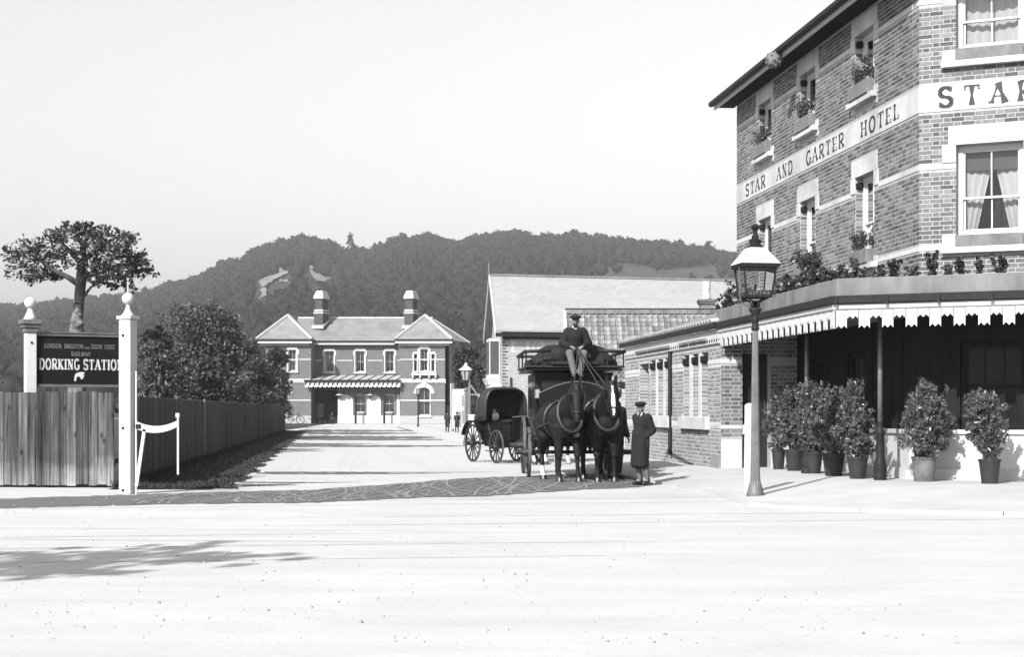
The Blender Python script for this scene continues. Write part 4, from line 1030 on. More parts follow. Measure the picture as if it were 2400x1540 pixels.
# entrance canopy
yf = -.55; zt1, zg = sZ(880, YC), sZ(891, YW - .6)
cx0, cx1 = sX(713, YW - .6), sX(938, YW - .6)
cm = MB(); cm.add([(cx0, yf, zg), (cx1, yf, zg), (cx1, YC - YW, zt1), (cx0 + 1.2, YC - YW, zt1), (cx0, yf, zg - .06), (cx1, yf, zg - .06), (cx1, YC - YW, zt1 - .06), (cx0 + 1.2, YC - YW, zt1 - .06)],
                  [(0, 1, 2, 3), (7, 6, 5, 4), (0, 4, 5, 1), (1, 5, 6, 2), (0, 3, 7, 4)])
can = cm.build('canopy', 'lead', st)
for k in range(10):
    t = (k + .6) / 10; x = cx0 + (cx1 - cx0) * t
    MB().bar((x, yf + .02, zg + .03), (x + .55, YC - YW - .02, zt1 + .03), .05, .06).build('batten', 'iron', can)
MB().box(cx0 - .03, cx1 + .03, yf - .14, yf - .003, zg - .14, zg + .03).build('gutter', 'iron', can)
nb = 21; bw = (cx1 - cx0) / nb
vb = MB(); n = 8                       # one scalloped valance board: upright slat with round foot and a pierced slot beside it
pts = [(.0, .0), (bw * .99, .0), (bw * .99, -.34)] + [(bw * .5 + bw * .49 * math.cos(math.pi * k / n), -.34 - .20 * math.sin(math.pi * k / n)) for k in range(1, n)] + [(0.0, -.34)]
vb.plate(pts[::-1], -.03, 0); vme = vb.mesh('valance_board'); setmat(vme, 'white_paint')
dk = MB(); dk.plate([(bw * .08, -.36), (bw * .44, -.36), (bw * .44, -.14), (bw * .95, -.14), (bw * .95, -.03), (bw * .08, -.03)], -.036, -.031); dme = dk.mesh('slot'); setmat(dme, 'iron')
for k in range(nb):
    o = inst('valance_board', vme, can, Matrix.Translation((cx0 + bw * k, yf - .02, zg - .14)))
    inst('slot', dme, can, Matrix.Translation((cx0 + bw * k, yf - .02, zg - .14)))
for k in range(10): inst('side_valance_board', vme, can, Matrix.Translation((cx1 - .01, yf + bw * k * .45, zg - .14)) @ Matrix.Rotation(R(90), 4, 'Z') @ Matrix.Diagonal((.45, 1, 1, 1)))
yp = yf + .25
for u in (833.5, 900.5):
    m = MB(); m.tube([(sX(u, YW - .3), yp, 0), (sX(u, YW - .3), yp, zg - .1)], [.11, .07], 8); m.build('column', 'iron', can)
    MB().bar((sX(u, YW - .3), yp, zg - 1.6), (sX(u, YW - .3) - .9, yp, zg - 1.2), .06, .25).build('spandrel', 'iron', can)
# doorway, poster boards and lamps below the canopy
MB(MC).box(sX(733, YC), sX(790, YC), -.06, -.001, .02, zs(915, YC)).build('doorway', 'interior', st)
for (u0, u1) in ((793, 828), (860, 893), (930, 937)):
    MB(MP).box(sX(u0, YP), sX(u1, YP), -.12, -.002, .3, zs(925, YP)).build('whitened_panel', 'white_paint', st)
MB(MP).box(sX(792, YP), sX(938, YP), -.16, -.122, .02, .78).build('whitened_dado', 'white_paint', st)
MB(MC).box(sX(744, YC), sX(758, YC), -.12, -.062, .55, 1.9).build('notice', 'poster_mid', st)
MB(MC).box(sX(735, YC), sX(740, YC), -.12, -.062, .5, 1.8).build('notice', 'poster_mid', st)
for u in (796, 867.5):
    x = sX(u, YW + .6); l = MB(Matrix.Translation((x, .6, 0)))
    l.tube([(0, 0, sZ(920)), (0, 0, zt1 - .3)], .02, 6); l.lathe([(.42, sZ(926.5)), (.40, sZ(925)), (.12, sZ(922)), (.04, sZ(920))], 14); lo = l.build('hanging_lamp', 'white_paint', can, smooth=False)
    MB(Matrix.Translation((x, .6, 0))).lathe([(.05, sZ(935)), (.2, sZ(930)), (.24, sZ(926.6))], 12).build('lamp_globe', 'glass', lo)

# ------------------------------------------------------------------ house with the painted wall sign
def hbrick():
    m = MATS['house_brick']; t = m.node_tree; N = t.nodes; L = t.links; b = N['Principled BSDF']; src = b.inputs['Base Color'].links[0].from_socket
    g = N.new('ShaderNodeTexCoord'); sp = N.new('ShaderNodeSeparateXYZ'); L.new(g.outputs['Object'], sp.inputs[0])
    cb = N.new('ShaderNodeCombineXYZ'); ad = N.new('ShaderNodeMath'); ad.operation = 'ADD'; L.new(sp.outputs[0], ad.inputs[0]); L.new(sp.outputs[1], ad.inputs[1])
    L.new(ad.outputs[0], cb.inputs[0]); L.new(sp.outputs[2], cb.inputs[1])
    br = N.new('ShaderNodeTexBrick'); br.inputs['Scale'].default_value = 1; br.inputs['Brick Width'].default_value = .235; br.inputs['Row Height'].default_value = .0773; br.inputs['Mortar Size'].default_value = .012
    br.inputs['Color1'].default_value = (.62, .62, .62, 1); br.inputs['Color2'].default_value = (.95, .95, .95, 1); br.inputs['Mortar'].default_value = (1.35, 1.35, 1.35, 1)
    L.new(cb.outputs[0], br.inputs['Vector'])
    mu = N.new('ShaderNodeMix'); mu.data_type = 'RGBA'; mu.blend_type = 'MULTIPLY'; mu.inputs[0].default_value = 1
    L.new(src, mu.inputs[6]); L.new(br.outputs['Color'], mu.inputs[7]); L.new(mu.outputs[2], b.inputs['Base Color'])
    bp = N.new('ShaderNodeBump'); bp.inputs['Strength'].default_value = .6; bp.inputs['Distance'].default_value = .01; bp.invert = True
    L.new(br.outputs['Fac'], bp.inputs['Height']); L.new(bp.outputs['Normal'], b.inputs['Normal'])
hbrick()
hc = P(1178, 961, 79.9); hc.z = 0
hs = thing('yard_house', 'pale brick house with big slate roof and painted wall sign, behind the omnibus', 'house', hc)
HM = Matrix(((.963, -.09, 0, 0), (.27, .996, 0, 0), (0, 0, 1, 0), (0, 0, 0, 1))); HL, HD = 17.0, 7.0
ze = 5.42; zrg = 8.15
m = MB(HM); wall_face(m, HL, 0, ze, [], .2); m.quad((0, 0, 0), (0, HD, 0), (0, HD, ze), (0, 0, ze)); m.quad((HL, 0, 0), (HL, HD, 0), (HL, HD, ze), (HL, 0, ze)); m.quad((0, HD, 0), (HL, HD, 0), (HL, HD, ze), (0, HD, ze))
m.add([(0, 0, ze), (0, HD, ze), (0, HD / 2, zrg - .1)], [(0, 1, 2)]); m.build('wall', 'house_brick', hs, fix=False)
ro = MB(HM); o_ = .38; s = (zrg - ze) / (HD / 2)
ro.hexa([(-o_, -.35, ze - .35 * s), (HL, -.35, ze - .35 * s), (HL, HD / 2, zrg), (-o_, HD / 2, zrg)], [(-o_, -.35, ze - .35 * s + .09), (HL, -.35, ze - .35 * s + .09), (HL, HD / 2, zrg + .09), (-o_, HD / 2, zrg + .09)])
ro.hexa([(-o_, HD + .35, ze - .35 * s), (HL, HD + .35, ze - .35 * s), (HL, HD / 2 + .001, zrg), (-o_, HD / 2 + .001, zrg)], [(-o_, HD + .35, ze - .35 * s + .09), (HL, HD + .35, ze - .35 * s + .09), (HL, HD / 2 + .001, zrg + .09), (-o_, HD / 2 + .001, zrg + .09)])
def slatemat():
    m = mat('pale_slate', .25, rough=.65, var=.07, scale=1.6, bump=0, stretch=(.35, 1, 2), dirt=.06)
    t = m.node_tree; N = t.nodes; L = t.links; b = N['Principled BSDF']; src = b.inputs['Base Color'].links[0].from_socket
    g = N.new('ShaderNodeNewGeometry'); sp = N.new('ShaderNodeSeparateXYZ'); L.new(g.outputs['Position'], sp.inputs[0])
    cb = N.new('ShaderNodeCombineXYZ'); L.new(sp.outputs[0], cb.inputs[0]); L.new(sp.outputs[2], cb.inputs[1])
    br = N.new('ShaderNodeTexBrick'); br.inputs['Scale'].default_value = 1; br.inputs['Brick Width'].default_value = .22; br.inputs['Row Height'].default_value = .105; br.inputs['Mortar Size'].default_value = .005
    br.inputs['Color1'].default_value = (.9, .9, .9, 1); br.inputs['Color2'].default_value = (1.04, 1.04, 1.04, 1); br.inputs['Mortar'].default_value = (.76, .76, .76, 1)
    L.new(cb.outputs[0], br.inputs['Vector'])
    mu = N.new('ShaderNodeMix'); mu.data_type = 'RGBA'; mu.blend_type = 'MULTIPLY'; mu.inputs[0].default_value = 1
    L.new(src, mu.inputs[6]); L.new(br.outputs['Color'], mu.inputs[7]); L.new(mu.outputs[2], b.inputs['Base Color'])
slatemat()
rfo = ro.build('roof', 'pale_slate', hs)
for k in range(34):
    x = -o_ + .5 * k
    MB(HM).box(x + .012, x + .488, HD / 2 - .11, HD / 2 + .11, zrg + .05, zrg + .15).build('ridge_tile', 'slate', rfo)
MB(HM).box(-o_ - .02, HL, -.50, -.352, ze - .52, ze - .34).build('gutter', 'iron', hs)
MB(HM).box(-.0, HL, -.30, -.003, ze - .62, ze - .45).build('eaves_board', 'iron', hs)
bb = MB(HM)                              # bargeboards and gable finial
for ys, yo in ((-.45, 0), (HD + .45, 0)):
    z_ = ze - .45 * s
    bb.hexa([(-o_ - .06, ys, z_ - .2), (-o_ - .001, ys, z_ - .2), (-o_ - .001, ys, z_ + .1), (-o_ - .06, ys, z_ + .1)], [(-o_ - .06, HD / 2, zrg - .16), (-o_ - .001, HD / 2, zrg - .16), (-o_ - .001, HD / 2, zrg + .14), (-o_ - .06, HD / 2, zrg + .14)])
bb.build('bargeboard', 'white_paint', hs)
MB(HM).box(-o_ - .08, -o_ - .02, HD / 2 - .06, HD / 2 + .06, zrg, zrg + .75).build('gable_finial', 'grey_wood', hs)
MB(HM).plate([(.28, 3.98), (4.6, 3.98), (4.6, 4.86), (.28, 4.86)], -.012, -.002).build('sign_panel', 'sign_ground', hs)
letters(HM, hs, 'lettering_pale', 'E. LONGHURST', .45, 4.16, .52, 4.05, .26, .0, gap=.16, y=-.012)
# quoins down the corner, bay window and porch on the gable side
for k in range(34):
    MB(HM).box(-.01, .16 if k % 2 else .26, -.014, -.002, .1 + k * .155, .1 + k * .155 + .07).build('quoin', 'brick', hs)
gy0 = HM.inverted()
bw_ = MB(HM); bw_.box(-.55, -.002, 1.6, 3.6, 2.9, 4.9); bo = bw_.build('bay_window', 'white_paint', hs)
for y0_, y1_ in ((1.75, 2.3), (2.4, 2.9), (3.0, 3.5)): MB(HM).box(-.56, -.552, y0_, y1_, 3.1, 4.75).build('pane', 'blind', bo)
MB(HM).box(-.5, -.06, 1.592, 1.599, 3.1, 4.75).build('side_pane', 'blind', bo)
MB(HM).hexa([(-.6, 1.4, 2.55), (-.003, 1.4, 2.55), (-.003, 3.8, 2.55), (-.6, 3.8, 2.55)], [(-.75, 1.3, 2.9), (-.003, 1.3, 2.9), (-.003, 3.9, 2.9), (-.75, 3.9, 2.9)]).build('bay_apron', 'white_paint', bo)
pr = MB(HM); pr.hexa([(-1.1, .5, 2.0), (-.003, .5, 2.0), (-.003, 2.2, 2.0), (-1.1, 2.2, 2.0)], [(-.5, .7, 2.55), (-.003, .7, 2.55), (-.003, 2.1, 2.55), (-.5, 2.1, 2.55)]); pr.build('porch_roof', 'white_paint', hs)
MB(HM).box(-.04, -.003, .7, 1.5, .05, 2.0).build('door', 'dark_wood', hs)
MB(HM).tube([(.42, -.06, 0), (.42, -.06, 2.9)], .045, 8).build('downpipe', 'iron', hs)

# ------------------------------------------------------------------ outbuilding with the pantiled lean-to roof
YB, YT = 62.0, 65.7; zB, zT = 2.35, 5.2
xL0 = (1316 - CU) / F_PX * YB; xLT = (1331 - CU) / F_PX * YT
ob_ = thing('outbuilding', 'low outbuilding with a steep pantile roof behind the omnibus driver', 'outbuilding', (2.2, YB, 0))
NC, NR = 27, 15; tw = .245; rowg = 1.0 / NR
slope = math.atan2(zT - zB, YT - YB); Lr = math.hypot(zT - zB, YT - YB); gl = Lr / NR
tm_ = MB(); nseg = 6; prof_ = []
for k in range(nseg + 1):
    t = k / nseg; xx = t * tw * .93; zz = .022 * math.cos(t * math.pi * 1.7 + .2) ; prof_.append((xx, zz))
v_ = []; f_ = []
for (yy, dz) in ((0, .032), (gl * 1.08, .0)):
    for xx, zz in prof_: v_.append((xx, yy, zz + dz + .014))
for (yy, dz) in ((0, .032),):
    for xx, zz in prof_: v_.append((xx, yy, zz + dz - .02))
k7 = nseg + 1
for k in range(nseg):
    f_.append((k, k + 1, k7 + k + 1, k7 + k)); f_.append((2 * k7 + k, 2 * k7 + k + 1, k + 1, k))
tm_.add(v_, f_); tme = tm_.mesh('pantile'); setmat(tme, 'tile')
RMx = Matrix.Translation((0, 0, zB)) @ Matrix.Rotation(slope, 4, 'X')
cells = []
for r_ in range(NR):
    for c_ in range(NC):
        X = 2.2 + c_ * tw; yy = YB + r_ * gl * math.cos(slope); zz = zB + r_ * gl * math.sin(slope)
        u_ = CU + X / yy * F_PX; v__ = CV - (zz - CAM_H) / yy * F_PX
        vis = (u_ > 1300) and (v__ < 800 - (u_ - 1479) * .222 + 10 or u_ < 1482)
        cells.append((vis, r_, c_))
cells.sort(key=lambda q: (not q[0], q[1]))
rem = MB()
rf = MB(); rf.hexa([(0, -.02, zB - .06), (NC * tw, -.02, zB - .06), (NC * tw, YT - YB, zT - .06), (0, YT - YB, zT - .06)], [(0, -.02, zB - .01), (NC * tw, -.02, zB - .01), (NC * tw, YT - YB, zT - .01), (0, YT - YB, zT - .01)])
rfo = rf.build('roof', 'dark_wood', ob_)
for k, (vis, r_, c_) in enumerate(cells):
    M = RMx @ Matrix.Translation((c_ * tw + random.uniform(-.006, .006), r_ * gl, random.uniform(0, .006)))
    if k < 300: inst('pantile', tme, rfo, M)
    else:
        rem.M = M; rem.add(v_, f_)
if rem.v: tag(rem.build('pantile_run', 'tile', rfo, fix=False), kind='stuff')
for k in range(14): MB().box(k * .49, k * .49 + .478, YT - YB - .12, YT - YB + .05, zT - .0, zT + .16).build('ridge_brick', 'cement', rfo)
MB().box(-.05, NC * tw, YT - YB - .05, YT - YB + .06, zT + .16, zT + .22).build('ridge_flashing', 'iron', rfo)
MB().hexa([(-.12, -.1, zB - .12), (-.01, -.1, zB - .12), (-.01, -.1, zB + .08), (-.12, -.1, zB + .08)], [(-.12, YT - YB, zT - .1), (-.01, YT - YB, zT - .1), (-.01, YT - YB, zT + .1), (-.12, YT - YB, zT + .1)]).build('verge_board', 'white_paint', ob_)
MB().box(0, NC * tw, .2, YT - YB, 0, zB - .07).build('wall', 'house_brick', ob_)
MB().add([(0, .2, zB - .07), (0, YT - YB, zT - .07), (0, YT - YB, zB - .07)], [(0, 1, 2)]).build('gable_wall', 'house_brick', ob_)
cc = P(1656, 740, 66.3); c0 = Vector((cc.x - 2.2, cc.y - YB, 0))
k = MB(Matrix.Translation(c0)); k.box(-.26, .26, -.3, .3, zT - .3, 5.62); ck = k.build('chimney', 'brick_pale', ob_)
for i in range(9): MB(Matrix.Translation(c0)).box(-.275, .275, -.315, .315, zT + .03 + i * .0773 - .12, zT + .03 + i * .0773 - .066).build('brick_course', 'brick_pale', ck)
k = MB(Matrix.Translation(c0)); k.box(-.33, .33, -.37, .37, 5.62, 5.70); k.box(-.36, .36, -.4, .4, 5.70, 5.80); k.build('corbel', 'brick', ck)
MB(Matrix.Translation(c0)).lathe([(.19, 5.80), (.17, 5.9), (.15, 6.25), (.17, 6.28), (.17, 6.32), (.15, 6.34), (.17, 6.38), (.17, 6.44), (.15, 6.46), (.18, 6.5), (.18, 6.56)], 16).build('chimney_pot', 'stone', ck, smooth=True)
# ------------------------------------------------------------------ hotel
HC = Vector((7.07, 28.15, 0)); DR = Vector((.9, -.436)).normalized(); TL = 12.6; NS = math.sqrt(1 + SL * SL)
EL_ = Vector((HC.x + SL * TL, HC.y + TL, 0)); WL = TL * NS; WR = 6.0
ho = thing('hotel', 'three-storey brick hotel with painted name band, roof-terrace planter and striped awning boards', 'hotel', HC)
ML_ = frame(EL_ - HC, (-SL, -1)); MR_ = frame((0, 0), DR)
def lx(u):
    Yv = (HC.x - SL * HC.y) / ((u - CU) / F_PX - SL); return (EL_.y - Yv) * NS
def rx(u):
    k = (u - CU) / F_PX; return (k * HC.y - HC.x) / (DR.x - k * DR.y)
CO, BH, JT = .0773, .0605, .015
ZB0, ZEV = 2.95, 8.95
up_z, lo_z = (7.28, 8.56), (4.08, 5.81)
COLS = [(lx(1779), lx(1808)), (lx(1876), lx(1912)), (lx(2005), lx(2049))]
OPL = [(a, b, *lo_z) for a, b in COLS] + [(a, b, *up_z) for a, b in COLS]
r0 = rx(2241); OPR = [(r0, r0 + 1.12, 4.30, 5.86), (r0, r0 + 1.12, 7.5, 8.7), (r0 + 2.5, r0 + 3.6, 4.30, 5.86), (r0 + 2.5, r0 + 3.6, 7.5, 8.7)]
m = MB(ML_); wall_face(m, WL, ZB0, ZEV, OPL, .30); wl = m.build('wall', 'mortar', ho, fix=False)
m = MB(MR_); wall_face(m, WR, ZB0, ZEV, OPR, .30); m.build('wall', 'mortar', ho, fix=False)
# plain rear walls close the block
bk = [EL_ - HC, EL_ - HC + Vector((9, 1.0, 0)), Vector((DR.x, DR.y, 0)) * WR + Vector((6.5, 3, 0)), Vector((DR.x, DR.y, 0)) * WR]
m = MB()
for i in range(3): m.quad((bk[i].x, bk[i].y, 0), (bk[i + 1].x, bk[i + 1].y, 0), (bk[i + 1].x, bk[i + 1].y, ZEV), (bk[i].x, bk[i].y, ZEV))
m.build('rear_wall', 'mortar', ho, fix=False)
# bands (z0,z1,proud,material)
BANDS = [(4.055, 4.135), (5.46, 5.545), (6.46, 6.90), (8.33, 8.41)]
def stones_L(a, b, c, d, head, leg):
    return [(a - .2, b + .2, d, d + head), (a - .26, a, d - leg, d), (b, b + .26, d - leg, d)]
BL_L = []; BL_R = []
for (a, b, c, d) in OPL: BL_L += stones_L(a, b, c, d, .33, .30) + [(a - .22, b + .22, c - .22, c)]
for (a, b, c, d) in OPR: BL_R += [(a - .13, b + .13, d, d + .33), (a - .24, a, d - .3, d), (b, b + .24, d - .3, d), (a - .24, b + .24, c - .31, c)]
def brick_cells(W, z0, z1, skips, corner_at_end):
    rows = int((z1 - z0) / CO); out = []
    for i in range(rows):
        za = z0 + i * CO; zb = za + BH
        x = -(.1717 if i % 2 else 0.0); seq = 0
        while x < W:
            wdt = .2225 if seq % 2 == 0 else .1055
            a, b = max(x, 0), min(x + wdt, W)
            segs = [(a, b)]
            for (s0, s1, t0, t1) in skips:
                if zb > t0 + .005 and za < t1 - .005:
                    ns = []
                    for (p, q) in segs:
                        if s1 <= p or s0 >= q: ns.append((p, q)); continue
                        if s0 - p > .03: ns.append((p, s0))
                        if q - s1 > .03: ns.append((s1, q))
                    segs = ns
            for (p, q) in segs:
                if q - p > .03: out.append((p, q, za, zb, seq % 2))
            x += wdt + JT; seq += 1
    return out
PR = .006
def brick_part(mb, c):
    a, b, z0, z1, _ = c; e = .003
    y = -PR + random.uniform(-.0015, .0015)
    mb.add([(a, 0, z0), (b, 0, z0), (b, 0, z1), (a, 0, z1), (a + e, y, z0 + e), (b - e, y, z0 + e), (b - e, y, z1 - e), (a + e, y, z1 - e)],
           [(4, 5, 6, 7), (0, 1, 5, 4), (1, 2, 6, 5), (2, 3, 7, 6), (3, 0, 4, 7)])
bandskip = lambda W: [(-1, W + 1, z0, z1) for z0, z1 in BANDS]
cL = brick_cells(WL, ZB0, ZEV, OPL + BL_L + bandskip(WL), True); cR = brick_cells(WR, ZB0, ZEV, OPR + BL_R + bandskip(WR), False)
vis_x = rx(2400) + .15
single = sorted([c for c in cR if c[1] < vis_x and c[2] > 3.1], key=lambda c: -(c[1] - c[0]))[:300]
sset = set(id(c) for c in single)
def unit_brick(L_):
    q = MB(); brick_part(q, (0, L_, 0, BH, 0)); me = q.mesh('brick'); setmat(me, 'brick'); return me
ub = {}
for c in single:
    key = round(c[1] - c[0], 3)
    if key not in ub: ub[key] = unit_brick(key)
    inst('brick', ub[key], ho, MR_ @ Matrix.Translation((c[0], random.uniform(-.001, .001), c[2])))
m = MB(ML_)
for c in cL: brick_part(m, c)
m.M = MR_
for c in cR:
    if id(c) not in sset: brick_part(m, c)
tag(m.build('brickwork', 'brick', ho, fix=False), kind='stuff')
# white bands
for (z0, z1) in BANDS:
    if z1 - z0 > .3: continue
    for M, W, O in ((ML_, WL, OPL + BL_L), (MR_, WR, OPR + BL_R)):
        cuts = [0.0] + sorted(sum([[o[0], o[1]] for o in O if o[2] < z1 and o[3] > z0], [])) + [W]
        ev = sorted([(o[0], o[1]) for o in O if o[2] < z1 and o[3] > z0]); x = 0.0; segs = []
        for a, b in ev:
            if a > x + .02: segs.append((x, a))
            x = max(x, b)
        if W > x + .02: segs.append((x, W))
        for a, b in segs: MB(M).box(a, b, -.012, .0, z0, z1).build('string_course', 'stone', ho)
for M, W in ((ML_, WL), (MR_, WR)):
    bd = MB(M).box(0 if M is ML_ else .001, W, -.014, .0, BANDS[2][0], BANDS[2][1]).build('name_band', 'stone', ho)
    if M is ML_:
        for t_, u0, u1 in (('STAR', 1749, 1795), ('AND', 1822, 1859), ('GARTER', 1891, 1980), ('HOTEL', 2019, 2109)):
            letters(M, bd, 'lettering_black', t_, lx(u0), 6.545, .285, lx(u1) - lx(u0), .17, .26, gap=.22, y=-.014, flare=.35)
    else:
        for i, ch in enumerate('STARANDGARTER'):
            off = .315 + .445 * i + (.35 if i > 3 else 0) + (.35 if i > 6 else 0)
            if off > W - .3: break
            letters(M, bd, 'lettering_black', ch, off, 6.53, .335, .27, .2, .26, y=-.014, flare=.5)
# stone dressings, sills, corbels and windows
def dress(M, blocks, y=-.02):
    for (a, b, c, d) in blocks: MB(M).box(a, b, y, -.0, c + .001, d - .001).build('dressed_stone', 'stone', ho, bevel=.004)
for (a, b, c, d) in OPL:
    dress(ML_, stones_L(a, b, c, d, .33, .30))
    so = MB(ML_).box(a - .22, b + .22, -.13, .3, c - .11, c - .001).build('sill', 'stone', ho, bevel=.006)
    MB(ML_).box(a - .22, a - .002, -.02, -.0, c - .22, c + .12).build('sill_block', 'stone', so); MB(ML_).box(b + .002, b + .22, -.02, -.0, c - .22, c + .12).build('sill_block', 'stone', so)
    for x0_, x1_ in ((a + .001, a + .09), (b - .09, b - .001)): MB(ML_).box(x0_, x1_, -.0, .13, d - .22, d - .09).build('corbel', 'dark_wood', ho, bevel=.02)  # stone corbels, dark colour stands for the shadow under the lintel
    q = MB(ML_)                          # brick reveals
    for k in range(int((d - c - .3) / CO)):
        for s_, e_ in ((a, a + .004), (b - .004, b)): q.box(s_, e_, .01, .27, c + .05 + k * CO, c + .05 + k * CO + BH)
    tag(q.build('reveal_bricks', 'brick', ho), kind='stuff')
    sash_window(ML_, ho, a + .002, b - .002, c + .002, d - .002, .14, curtain='drawn' if c > 5 else 'full', bars=1, mid=.48, framew=.09, open_gap=.06, blind=.0)
for (a, b, c, d) in OPR:
    dress(MR_, [(a - .13, b + .13, d, d + .33), (a - .24, a, d - .3, d), (b, b + .24, d - .3, d), (a - .24, a, c - .2, c + .0), (b, b + .24, c - .2, c)])
    MB(MR_).box(a - .24, b + .24, -.12, .3, c - .31, c - .203).build('sill', 'stone', ho, bevel=.006)
    MB(MR_).box(a, b, -.10, .28, c - .2, c - .001).build('flower_box', 'box_grey', ho, bevel=.005)
    sash_window(MR_, ho, a + .002, b - .002, c + .002, d - .002, .16, curtain='full' if c > 7 else 'drawn', bars=1, mid=.42, framew=.08, blind=.22 if c < 7 else 0)
# flower boxes on the street face are separate things hung on the sills
def tuft(mb_pts, c, rx_, ry_, rz_, n):
    p = ball_pts(n, .2) * np.array([rx_, ry_, rz_]); return p + np.array(c)
def planter(label, M, x0, x1, y0, y1, z0, z1, ht, n, size=.055, grp='window boxes on the hotel'):
    c0 = M @ Vector(((x0 + x1) / 2, (y0 + y1) / 2, z0)); wc = HC + c0
    t = thing('flower_box', label, 'flower box', wc); M2 = Matrix.Translation(-c0) @ M
    MB(M2).box(x0, x1, y0, y1, z0, z1).build('box', 'box_grey', t, bevel=.006)
    st_ = MB(M2); pts = []
    for k in range(9):
        xx = x0 + (x1 - x0) * (k + .5) / 9; h = ht * random.uniform(.45, 1.0); ex = xx + random.uniform(-.08, .08); ey = (y0 + y1) / 2 + random.uniform(-.1, .06)
        st_.tube([(xx, (y0 + y1) / 2, z1 - .02), (ex, ey, z1 + h)], [.006, .003], 4)
        for f in (.45, .75, 1.0):
            p = tuft(None, (xx + (ex - xx) * f, (y0 + y1) / 2 + (ey - (y0 + y1) / 2) * f, z1 + h * f), .10, .09, .09, n // 27)
            pts.append(p)
    st_.build('stems', 'bark', t)
    V_, F_ = leaves(np.concatenate(pts), size); V_ = np.array([tuple(M2 @ Vector(v)) for v in V_]); link('plants', np_mesh('plants', V_, F_), 'leaf_dark', t)
NMS = ['far', 'middle', 'near']
for i, (a, b) in enumerate(COLS):
    planter('planted window box on the top floor, %s window of the street face' % ['farthest', 'middle', 'nearest'][i], ML_, a + .01, b - .01, -.16, .08, up_z[0] + .002, up_z[0] + .27, .42, 620)
    if i: planter('planted window box below the name band, %s window of the street face' % [0, 'middle', 'nearest'][i], ML_, a + .01, b - .01, -.16, .08, lo_z[0] + .002, lo_z[0] + .26, .42, 620)
# eaves, gutter, soffit, roof, round ventilator
OVH = .46; e0 = Vector((-.32, 0, 0))
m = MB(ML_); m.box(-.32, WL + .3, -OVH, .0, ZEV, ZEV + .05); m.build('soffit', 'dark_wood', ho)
m = MB(ML_); m.box(-.34, WL + .3, -OVH - .05, -OVH - .002, ZEV - .05, ZEV + .10); m.build('fascia', 'white_paint', ho)
m = MB(ML_); m.box(-.38, WL + .3, -OVH - .19, -OVH - .052, ZEV + .02, ZEV + .15); m.build('gutter', 'iron', ho, bevel=.03)
m = MB(MR_); m.box(-.2, WR, -OVH, 0, ZEV + .002, ZEV + .052); m.build('soffit', 'white_paint', ho)
m = MB(MR_); m.box(-.2, WR, -OVH - .19, -OVH - .002, ZEV - .05, ZEV + .15); m.build('gutter', 'iron', ho)
pa, pb, pc = ML_ @ Vector((-.36, -OVH - .12, ZEV + .16)), ML_ @ Vector((WL + .2, -OVH - .12, ZEV + .16)), MR_ @ Vector((WR, -OVH - .1, ZEV + .16))
ap = ML_ @ Vector((2.6, 4.4, ZEV + 3.2)); ap2 = ML_ @ Vector((WL - 2.0, 4.6, ZEV + 3.2))
bke = ML_ @ Vector((-.36, 9.3, ZEV + .16)); bkr = pc + Vector((5.5, 5.5, 0))
m = MB(); m.add([pa, pb, pc, bkr, bke, ap, ap2], [(0, 1, 6, 5), (1, 2, 3, 6), (3, 4, 5, 6), (4, 0, 5)]); m.build('roof', 'slate', ho, fix=False)
vx = lx(1884); RB = ML_ @ Vector((vx, -OVH - .2, ZEV - .1))
rs_ = MB(Matrix.Translation(RB)).ell((0, 0, 0), .17, 16, 10).build('ball_ornament', 'cement', ho, smooth=True)
for k in range(26):                      # carved openwork knobs
    zz_ = 1 - 2 * (k + .5) / 26; a_ = 2.4 * k; q_ = math.sqrt(1 - zz_ * zz_)
    MB(Matrix.Translation(RB)).ell((.165 * q_ * math.cos(a_), .165 * q_ * math.sin(a_), .165 * zz_), .036, 6, 5).build('carved_knob', 'grey_iron', rs_)

# ---- single-storey wing and terrace
A0 = Vector((4.84, 24.2, 0)); WC = Vector((4.05, 31.4, 0)); WLEN = 10.2 * NS
WE = Vector((WC.x + SL * 10.2, WC.y + 10.2, 0))
MW = frame(WE - HC, (-SL, -1)); WZ0 = .13
def wx(u):
    Yv = (WC.x - SL * WC.y) / ((u - CU) / F_PX - SL); return (WE.y - Yv) * NS
zS, zH = 1.16, 2.46
OPW = [(wx(1499), wx(1521), .17, 2.42)] + [(wx(a), wx(b), zS, zH) for a, b in ((1525, 1538), (1542, 1555.5), (1559.5, 1574), (1602, 1617), (1623, 1638.5), (1644, 1660))]
m = MB(MW); wall_face(m, WLEN, 0, 2.62, OPW, .36); m.build('wall', 'mortar_pale', ho, fix=False)
g1 = (OPW[1][0] - .1, OPW[3][1] + .1); g2 = (OPW[4][0] - .12, OPW[6][1] + .12)
skw = OPW + [(g1[0], g1[1], .90, zS), (g2[0], g2[1], .90, zS)] + [(OPW[i][1], OPW[i + 1][0], zS, zH) for i in (1, 2, 4, 5)] + [(-1, WLEN + 1, .93, 1.01), (-1, WLEN + 1, 2.2, 2.28)]
m = MB(MW)
for c in brick_cells(WLEN, .14, 2.58, skw, True): brick_part(m, c)
for (a, b, c, d) in OPW:
    for k in range(int((d - c) / CO)): m.box(a, a + .005, .005, .33, c + .01 + k * CO, c + .01 + k * CO + BH)
tag(m.build('brickwork', 'brick_pale', ho, fix=False), kind='stuff')
for (g0, g1_) in (g1, g2): MB(MW).box(g0, g1_, -.1, .36, .90, zS - .001).build('sill', 'stone', ho, bevel=.008)
for i in (1, 2, 4, 5): MB(MW).box(OPW[i][1] + .002, OPW[i + 1][0] - .002, -.014, .3, zS, zH).build('mullion', 'stone', ho)
